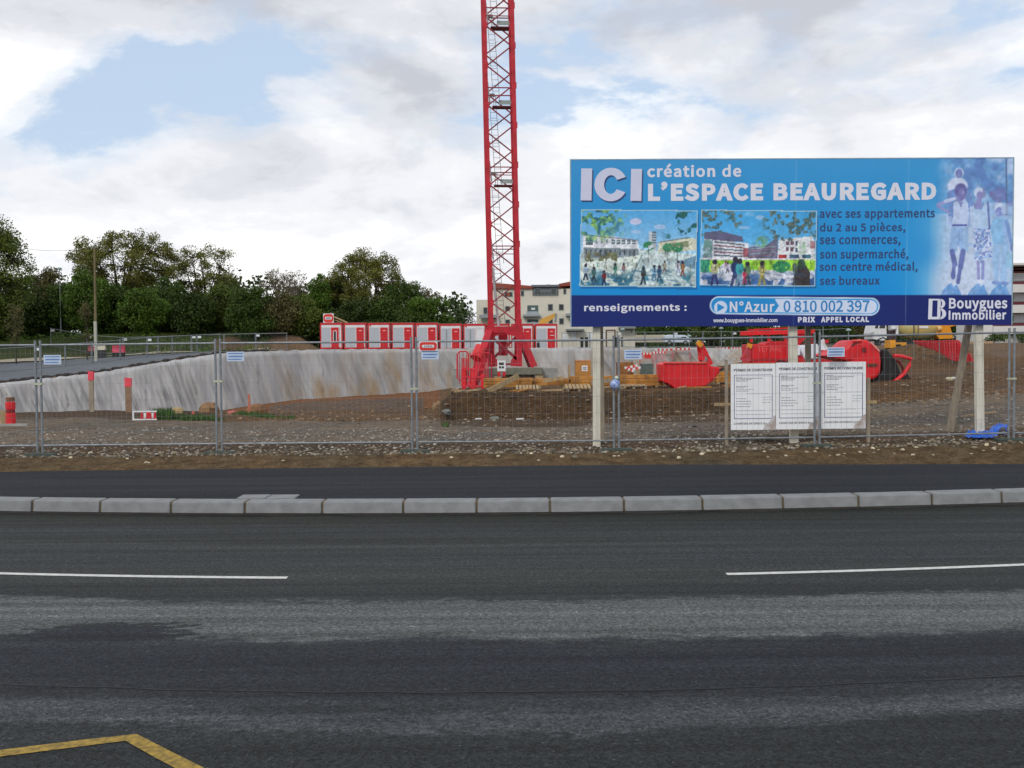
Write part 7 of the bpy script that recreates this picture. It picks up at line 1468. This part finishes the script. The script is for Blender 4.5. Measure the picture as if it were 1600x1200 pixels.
# water filled barriers beside the side road
for px0, px1, py0, py1, Y, c_, lab in ((176, 195, 540, 551, 96, S(210, 50, 84), 'pink-red plastic traffic barrier standing beyond the side road'), (138, 148, 540, 549, 98, S(150, 60, 60), 'dull red plastic traffic barrier left of the utility pole foot'), (150, 165, 538, 547, 95, S(184, 180, 160), 'dirty white plastic traffic barrier right of the utility pole foot')):
    a, b = at(px0, py1, Y), at(px1, py0, Y); g_ = ground(a.x, Y); T = Thing('traffic_barrier', lab, 'traffic barrier', (a.x, Y, g_), 'plastic barriers by the side road'); h = b.z - a.z
    T.part('body', MB().prism([(a.x, Y - .25, a.z), (a.x, Y + .25, a.z), (a.x, Y + .12, a.z + h * .55), (a.x, Y + .09, a.z + h), (a.x, Y - .09, a.z + h), (a.x, Y - .12, a.z + h * .55)], (b.x - a.x, 0, 0)), mat('barrier_%d' % px0, c_, .5, 0, .1), bevel=.02)
    T.part('post', MB().box((a.x + b.x) / 2 - .05, (a.x + b.x) / 2 + .05, Y - .05, Y + .05, a.z + h * .9, a.z + h * 1.25), mat('barrier_%d' % px0, c_, .5)); T.part('foot', MB().box(a.x + .05, b.x - .05, Y - .2, Y + .2, g_ - .1, a.z + .0), M['black'])
# far rows of mesh panels along the side road
def far_row(pts, N_, glabel, lab, plates_=()):
    P3 = []
    for (px, Y) in pts: P3.append(Vector((xs(px, Y), Y, 0)))
    segs = [(P3[i + 1] - P3[i]).length for i in range(len(P3) - 1)]; tot = sum(segs)
    def along(s_):
        for i, l_ in enumerate(segs):
            if s_ <= l_ or i == len(segs) - 1: p = P3[i].lerp(P3[i + 1], s_ / l_); return Vector((p.x, p.y, ground(p.x, p.y)))
            s_ -= l_
    n = int(tot / 3.5)
    for k in range(n):
        a, b = along(k * 3.5 + .05), along(k * 3.5 + 3.45); px = 800 + F * a.x / a.y
        T = Thing('mesh_fence', lab(k, px, n), 'fence panel', a, glabel)
        fence_panel_parts(T, a, b, wires=22, rw=.003, hz=(.5, 1.2), tr=.035)
        if k % 2 == 0 or k % 5 == 1: T.part('tag', MB().box(a.x + .06, a.x + .06 + (.8 if k in plates_ else .35), a.y - .06, a.y - .045, a.z + 1.6, a.z + 1.82), M['whitep'])
ordn = ['first', 'second', 'third', 'fourth', 'fifth', 'sixth', 'seventh', 'eighth', 'ninth', 'tenth', 'eleventh', 'twelfth', 'thirteenth', 'fourteenth', 'fifteenth', 'sixteenth', 'seventeenth', 'eighteenth', 'nineteenth', 'twentieth', 'last']
far_row([(-260, 66), (38, 75), (154, 84), (270, 93), (372, 102)], 0, 'far mesh panels along the side road edge', lambda k, px, n: 'distant mesh panel, %s from left along the near side road edge' % ordn[min(k, 20)])
far_row([(80, 97), (215, 100), (330, 103.5), (498, 104)], 0, 'far mesh panels before the trees', lambda k, px, n: 'distant mesh panel, %s from left in the row before the trees' % ordn[min(k, 20)], (8, 9))
far_row([(878, 112), (1010, 114), (1160, 112), (1350, 112)], 0, 'far mesh panels beyond the pit on the right', lambda k, px, n: 'distant mesh panel, %s from left beyond the pit under the billboard' % ordn[min(k, 20)])

# ------------------------------------------------------------------ trees
def leafmat(name, c, isl=.35, var=.25): 
    m = mat(name, c, .6, 0, var, .35, island=isl, spec=.25); return m
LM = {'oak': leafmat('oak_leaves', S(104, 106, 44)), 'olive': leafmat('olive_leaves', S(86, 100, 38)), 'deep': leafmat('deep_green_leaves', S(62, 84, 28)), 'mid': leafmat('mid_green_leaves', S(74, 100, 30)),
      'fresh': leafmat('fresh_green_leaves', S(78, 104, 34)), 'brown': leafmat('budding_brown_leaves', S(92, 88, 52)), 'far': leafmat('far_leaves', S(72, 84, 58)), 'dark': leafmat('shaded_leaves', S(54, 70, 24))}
def leafquads(centers, radii, per, size, rs, flat=.8):
    n = len(centers) * per; c = np.repeat(np.array(centers), per, 0); r = np.repeat(np.array(radii), per)
    d = rs.randn(n, 3); d /= np.linalg.norm(d, axis=1)[:, None]; rad = rs.rand(n) ** .45
    p = c + d * (r * rad)[:, None] * np.array([1, 1, flat])
    a = rs.randn(n, 3); a /= np.linalg.norm(a, axis=1)[:, None]; b = np.cross(a, rs.randn(n, 3)); b /= np.linalg.norm(b, axis=1)[:, None]
    s = (size * rs.uniform(.55, 1.3, n))[:, None]
    V = np.stack([p - a * s * .5, p + b * s * .38, p + a * s * .5, p - b * s * .38], 1).reshape(-1, 3)
    Fq = np.arange(n * 4).reshape(-1, 4); return V, Fq
def npmesh(name, V, Fq):
    me = bpy.data.meshes.new(name); me.vertices.add(len(V)); me.vertices.foreach_set('co', V.astype('f').ravel())
    me.loops.add(Fq.size); me.loops.foreach_set('vertex_index', Fq.ravel().astype('i')); me.polygons.add(len(Fq)); me.polygons.foreach_set('loop_start', np.arange(0, Fq.size, Fq.shape[1], dtype='i')); me.update(calc_edges=True); return me
def tree(px, Y, top, half_w, key, label, seed, open_=.5, low=.35, clumps=90, per=85, leaf=.26, clump_r=.9, trunk=.32, name='tree', cat='tree', lean=0, twig=True):
    rs = np.random.RandomState(seed); base = gp(px, Y); H = at(px, top, Y).z - base.z; hw = half_w / F * Y
    T = Thing(name, label, cat, base); zl = H * low; cz = (H + zl) / 2; rz = (H - zl) / 2
    main = []; mb_ = MB(); fork = H * (low * .75); nm_ = 7
    top_tr = Vector((lean * .3, 0, fork)); mb_.path([(base + Vector((0, 0, -.3))), base + Vector((lean * .1, 0, fork * .5)), base + top_tr], trunk, 7, [trunk * 1.25, trunk * .95, trunk * .8])
    limbs = []
    for k in range(nm_):
        an = 2 * math.pi * (k + rs.rand() * .5) / nm_; el = rs.uniform(.15, .95)
        e = Vector((math.cos(an) * hw * .62 * (1 - el * .5) + lean, math.sin(an) * hw * .55 * (1 - el * .5), cz + rz * (el * 1.2 - .55)))
        mid = top_tr.lerp(e, .5) + Vector((rs.uniform(-.4, .4), rs.uniform(-.4, .4), -.06 * H)); pts = [top_tr, top_tr.lerp(mid, .6), mid, mid.lerp(e, .6), e]
        mb_.path([base + p for p in pts], .1, 5, [trunk * .55, trunk * .42, trunk * .32, trunk * .2, trunk * .1]); limbs.append(pts)
    cs = []; rr = []; att = 0
    while len(cs) < clumps and att < clumps * 30:
        att += 1; v = rs.uniform(-1, 1, 3); q = np.linalg.norm(v)
        if q > 1 or q < .25 + .35 * open_: continue
        wob = 1 + .22 * mnoise.noise(Vector((v[0] * 2.2 + seed, v[1] * 2.2, v[2] * 2.2)))
        # narrower foot of the crown
        k = 1 if v[2] > -.3 else 1 - (-.3 - v[2]) * .5
        p = Vector((v[0] * hw * k * wob + lean * (v[2] + 1) * .5, v[1] * hw * .85 * k, cz + v[2] * rz * wob))
        if mnoise.noise(Vector((p.x * .45 + seed * 3, p.y * .45, p.z * .45))) < -.28 + .38 * open_ - .25 and rs.rand() < .9: continue
        cs.append(base + p); rr.append(clump_r * rs.uniform(.55, 1.25))
        if twig and rs.rand() < .75:
            l_ = limbs[rs.randint(nm_)]; best = min((x for L_ in limbs for x in L_[1:]), key=lambda x: (x - p).length); md_ = best.lerp(p, .5) + Vector((0, 0, -.15))
            mb_.path([base + best, base + md_, base + p], .03, 4, [trunk * .16, trunk * .1, trunk * .04])
    V, Fq = leafquads([tuple(c) for c in cs], rr, int(per * 2.1), leaf * .66, rs); V = V - np.array(base)
    link('crown', npmesh('crown', V, Fq), LM[key], T.o); T.part('trunk', mb_, M['bark']); return T
# large crowns standing above the belt
tree(-8, 92, 338, 58, 'olive', 'tall dark tree at the left edge of the picture with ragged crown', 1, .35, .12, 170, 95, .30, 1.05, .4)
tree(-95, 96, 345, 75, 'olive', 'broad dark tree just outside the left edge', 2, .3, .12, 120, 90, .32, 1.1, .4)
tree(196, 118, 362, 88, 'oak', 'largest open-crowned oak with dark limbs, right of the utility pole', 3, .85, .38, 210, 70, .30, 1.0, .55, lean=0)
tree(322, 122, 384, 55, 'oak', 'lighter open oak with sky showing through, right of the largest oak', 4, 1.0, .38, 100, 56, .29, .95, .42)
tree(575, 120, 394, 66, 'oak', 'rounded dense oak standing behind the left site cabins', 5, .7, .30, 190, 80, .29, 1.0, .5)
tree(632, 118, 440, 42, 'deep', 'dark shoulder tree right of the rounded oak', 6, .3, .1, 110, 90, .3, .95, .3)
tree(672, 114, 462, 36, 'mid', 'low green tree at the right end of the belt behind the cabins', 7, .2, .05, 90, 90, .3, .9, .3)
tree(527, 122, 432, 30, 'deep', 'dark tree against the left side of the rounded oak', 8, .35, .1, 90, 90, .3, .9, .3)
tree(728, 190, 481, 18, 'far', 'small distant grey-green tree left of the cream block', 9, .6, .2, 50, 60, .4, 1.1, .3)
# belt
belt = [(-60, 108, 405, 50, 'dark', 'dark round tree low behind the left edge tree'), (42, 104, 432, 34, 'dark', 'dark bushy tree just right of the left edge tree'), (78, 112, 424, 20, 'brown', 'thin brown-leaved tree between the left edge tree and the lamp'),
        (105, 106, 440, 34, 'deep', 'deep green bushy tree behind the slender street lamp'), (140, 104, 424, 30, 'mid', 'fresh mid green tree behind the utility pole'), (182, 106, 448, 36, 'deep', 'deep green bushy tree below the largest oak'),
        (228, 104, 452, 34, 'mid', 'bushy green tree at the foot of the largest oak, right side'), (268, 108, 440, 32, 'deep', 'dark bushy tree between the two open oaks'), (305, 105, 462, 34, 'dark', 'dark low tree under the lighter open oak'),
        (350, 108, 448, 34, 'olive', 'olive bushy tree right of the lighter open oak'), (392, 104, 450, 36, 'deep', 'dark green tree left of the bare-topped tree'), (470, 108, 462, 36, 'olive', 'olive tree behind the far fence left of the cabins'),
        (500, 112, 428, 14, 'mid', 'narrow pointed green tree left of the rounded oak'), (432, 106, 462, 34, 'brown', 'brownish budding tree under the bare twigs'), (560, 108, 466, 40, 'dark', 'dark low tree directly behind the leftmost cabins'), (612, 108, 474, 38, 'deep', 'deep green low tree behind the third and fourth cabins')]
for k, (px, Y, top, hw_, key, lab) in enumerate(belt): tree(px, Y + 4, top, hw_, key, lab, 20 + k, .12, .02, 105, 80, .32, 1.0, .25, twig=False)
# bare budding trees
def bare(px, Y, top, half_w, label, seed, key='brown'):
    rs = np.random.RandomState(seed); base = gp(px, Y); H = at(px, top, Y).z - base.z; hw = half_w / F * Y; T = Thing('bare_tree', label, 'tree', base); mb_ = MB(); tips = []
    def grow(p, d, l_, r_, dep):
        q = p + d * l_; mid = p.lerp(q, .5) + Vector(rs.uniform(-.05, .05, 3)) * l_; mb_.path([p, mid, q], r_, 4, [r_, r_ * .85, r_ * .7])
        if dep == 0: tips.append(q); return
        for k in range(3 if dep > 1 else 2):
            nd = (d + Vector((rs.uniform(-.55, .55), rs.uniform(-.5, .5), rs.uniform(-.02, .35)))).normalized(); grow(q, nd, l_ * rs.uniform(.62, .82), r_ * .6, dep - 1)
    for k in range(4): grow(base + Vector((rs.uniform(-.5, .5) * hw, rs.uniform(-.5, .5), -.2)), Vector((rs.uniform(-.22, .22), rs.uniform(-.1, .1), 1)).normalized(), H * .33, .11, 4)
    T.part('branches', mb_, mat('pale_bark', S(116, 104, 92), .9, 0, .2, 3)); V, Fq = leafquads([tuple(t_) for t_ in tips], [.35] * len(tips), 5, .18, rs); link('crown', npmesh('crown', V - np.array(base), Fq), LM[key], T.o)
bare(436, 116, 418, 28, 'bare grey tree with fine upright twigs left of the rounded oak', 61); bare(474, 122, 440, 20, 'pale leafless tree with fan of twigs beside the bare grey tree', 62); bare(654, 124, 448, 14, 'thin half-bare tree behind the right shoulder of the rounded oak', 63); bare(82, 118, 424, 14, 'thin bare tree left of the slender street lamp', 64)
# small young trees on stakes in the grass
for px, Y, top, hw_, lab, sd in ((26, 84, 470, 10, 'thin young tree with sparse crown at the left in the grass', 71), (137, 92, 470, 8, 'thin young tree left of the utility pole', 72)): tree(px, Y, top, hw_, 'brown', lab, sd, .8, .35, 22, 30, .2, .5, .06)
# undergrowth: a continuous mass of low bushes under the belt
def mass(name, pts, per, size, key, label, r0=1.2, r1=2.4):
    rs = np.random.RandomState(99); cs = []; rr = []
    for (p0, p1, Ya, Yb, z0, z1, N_) in pts:
        for k in range(N_): px = rs.uniform(p0, p1); Y = rs.uniform(Ya, Yb); g_ = gp(px, Y); cs.append((g_.x, Y, g_.z + rs.uniform(z0, z1))); rr.append(rs.uniform(r0, r1))
    V, Fq = leafquads(cs, rr, per, size, rs); tag(link(name, npmesh(name, V, Fq), LM[key]), label, cat='undergrowth' if 'under' in name else 'wood', kind='stuff')
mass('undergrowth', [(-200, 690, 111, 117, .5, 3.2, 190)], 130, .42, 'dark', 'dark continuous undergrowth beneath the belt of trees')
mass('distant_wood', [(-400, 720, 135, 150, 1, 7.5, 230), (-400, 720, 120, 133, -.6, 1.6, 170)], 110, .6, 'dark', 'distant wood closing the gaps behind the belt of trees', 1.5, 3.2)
mass('distant_hedgerow', [(985, 1570, 168, 182, -1, 3.5, 170)], 110, .6, 'deep', 'distant hedgerow closing the view beyond the right side of the site', 1.5, 2.6)
mass('grass_bank', [(-150, 420, 100, 107, -.1, .1, 90)], 60, .2, 'mid', 'rough grass along the bank beyond the side road', .5, 1.2)
# trees beyond the pit at right, seen under the board
for k, (px, Y, top, hw_, key, lab) in enumerate(((1010, 175, 480, 26, 'far', 'grey-green tree behind the low beige wall'), (1060, 165, 470, 34, 'mid', 'green tree behind the white van'), (1110, 160, 468, 36, 'olive', 'olive tree behind the bucket arms'), (1160, 155, 465, 36, 'mid', 'green tree left of the lifting beam'),
        (1215, 158, 468, 38, 'fresh', 'fresh green tree over the lifting beam'), (1270, 150, 466, 34, 'deep', 'dark green tree right of the middle billboard post'), (1325, 148, 470, 34, 'mid', 'green tree left of the mixer cab'), (1362, 140, 478, 22, 'brown', 'brown-leaved tree touching the mixer cab'), (1505, 142, 480, 26, 'deep', 'dark tree behind the mixer chute and slanted stay'))):
    tree(px, Y, top, hw_, key, lab, 80 + k, .15, .02, 85, 60, .42, 1.3, .25, twig=False)
hd = MB()
hx = []; 
rs = np.random.RandomState(4); cs = []; 
for k in range(60): p = gp(rs.uniform(1540, 1700), 100 + rs.uniform(0, 1.2)); cs.append((p.x, p.y, p.z + rs.uniform(.2, .9)))
V, Fq = leafquads(cs, [.5] * 60, 70, .2, rs); o = link('hedge', npmesh('hedge', V, Fq), LM['deep']); tag(o, 'low clipped green hedge before the plum and white block', 'hedge')
SC.render.film_transparent = False
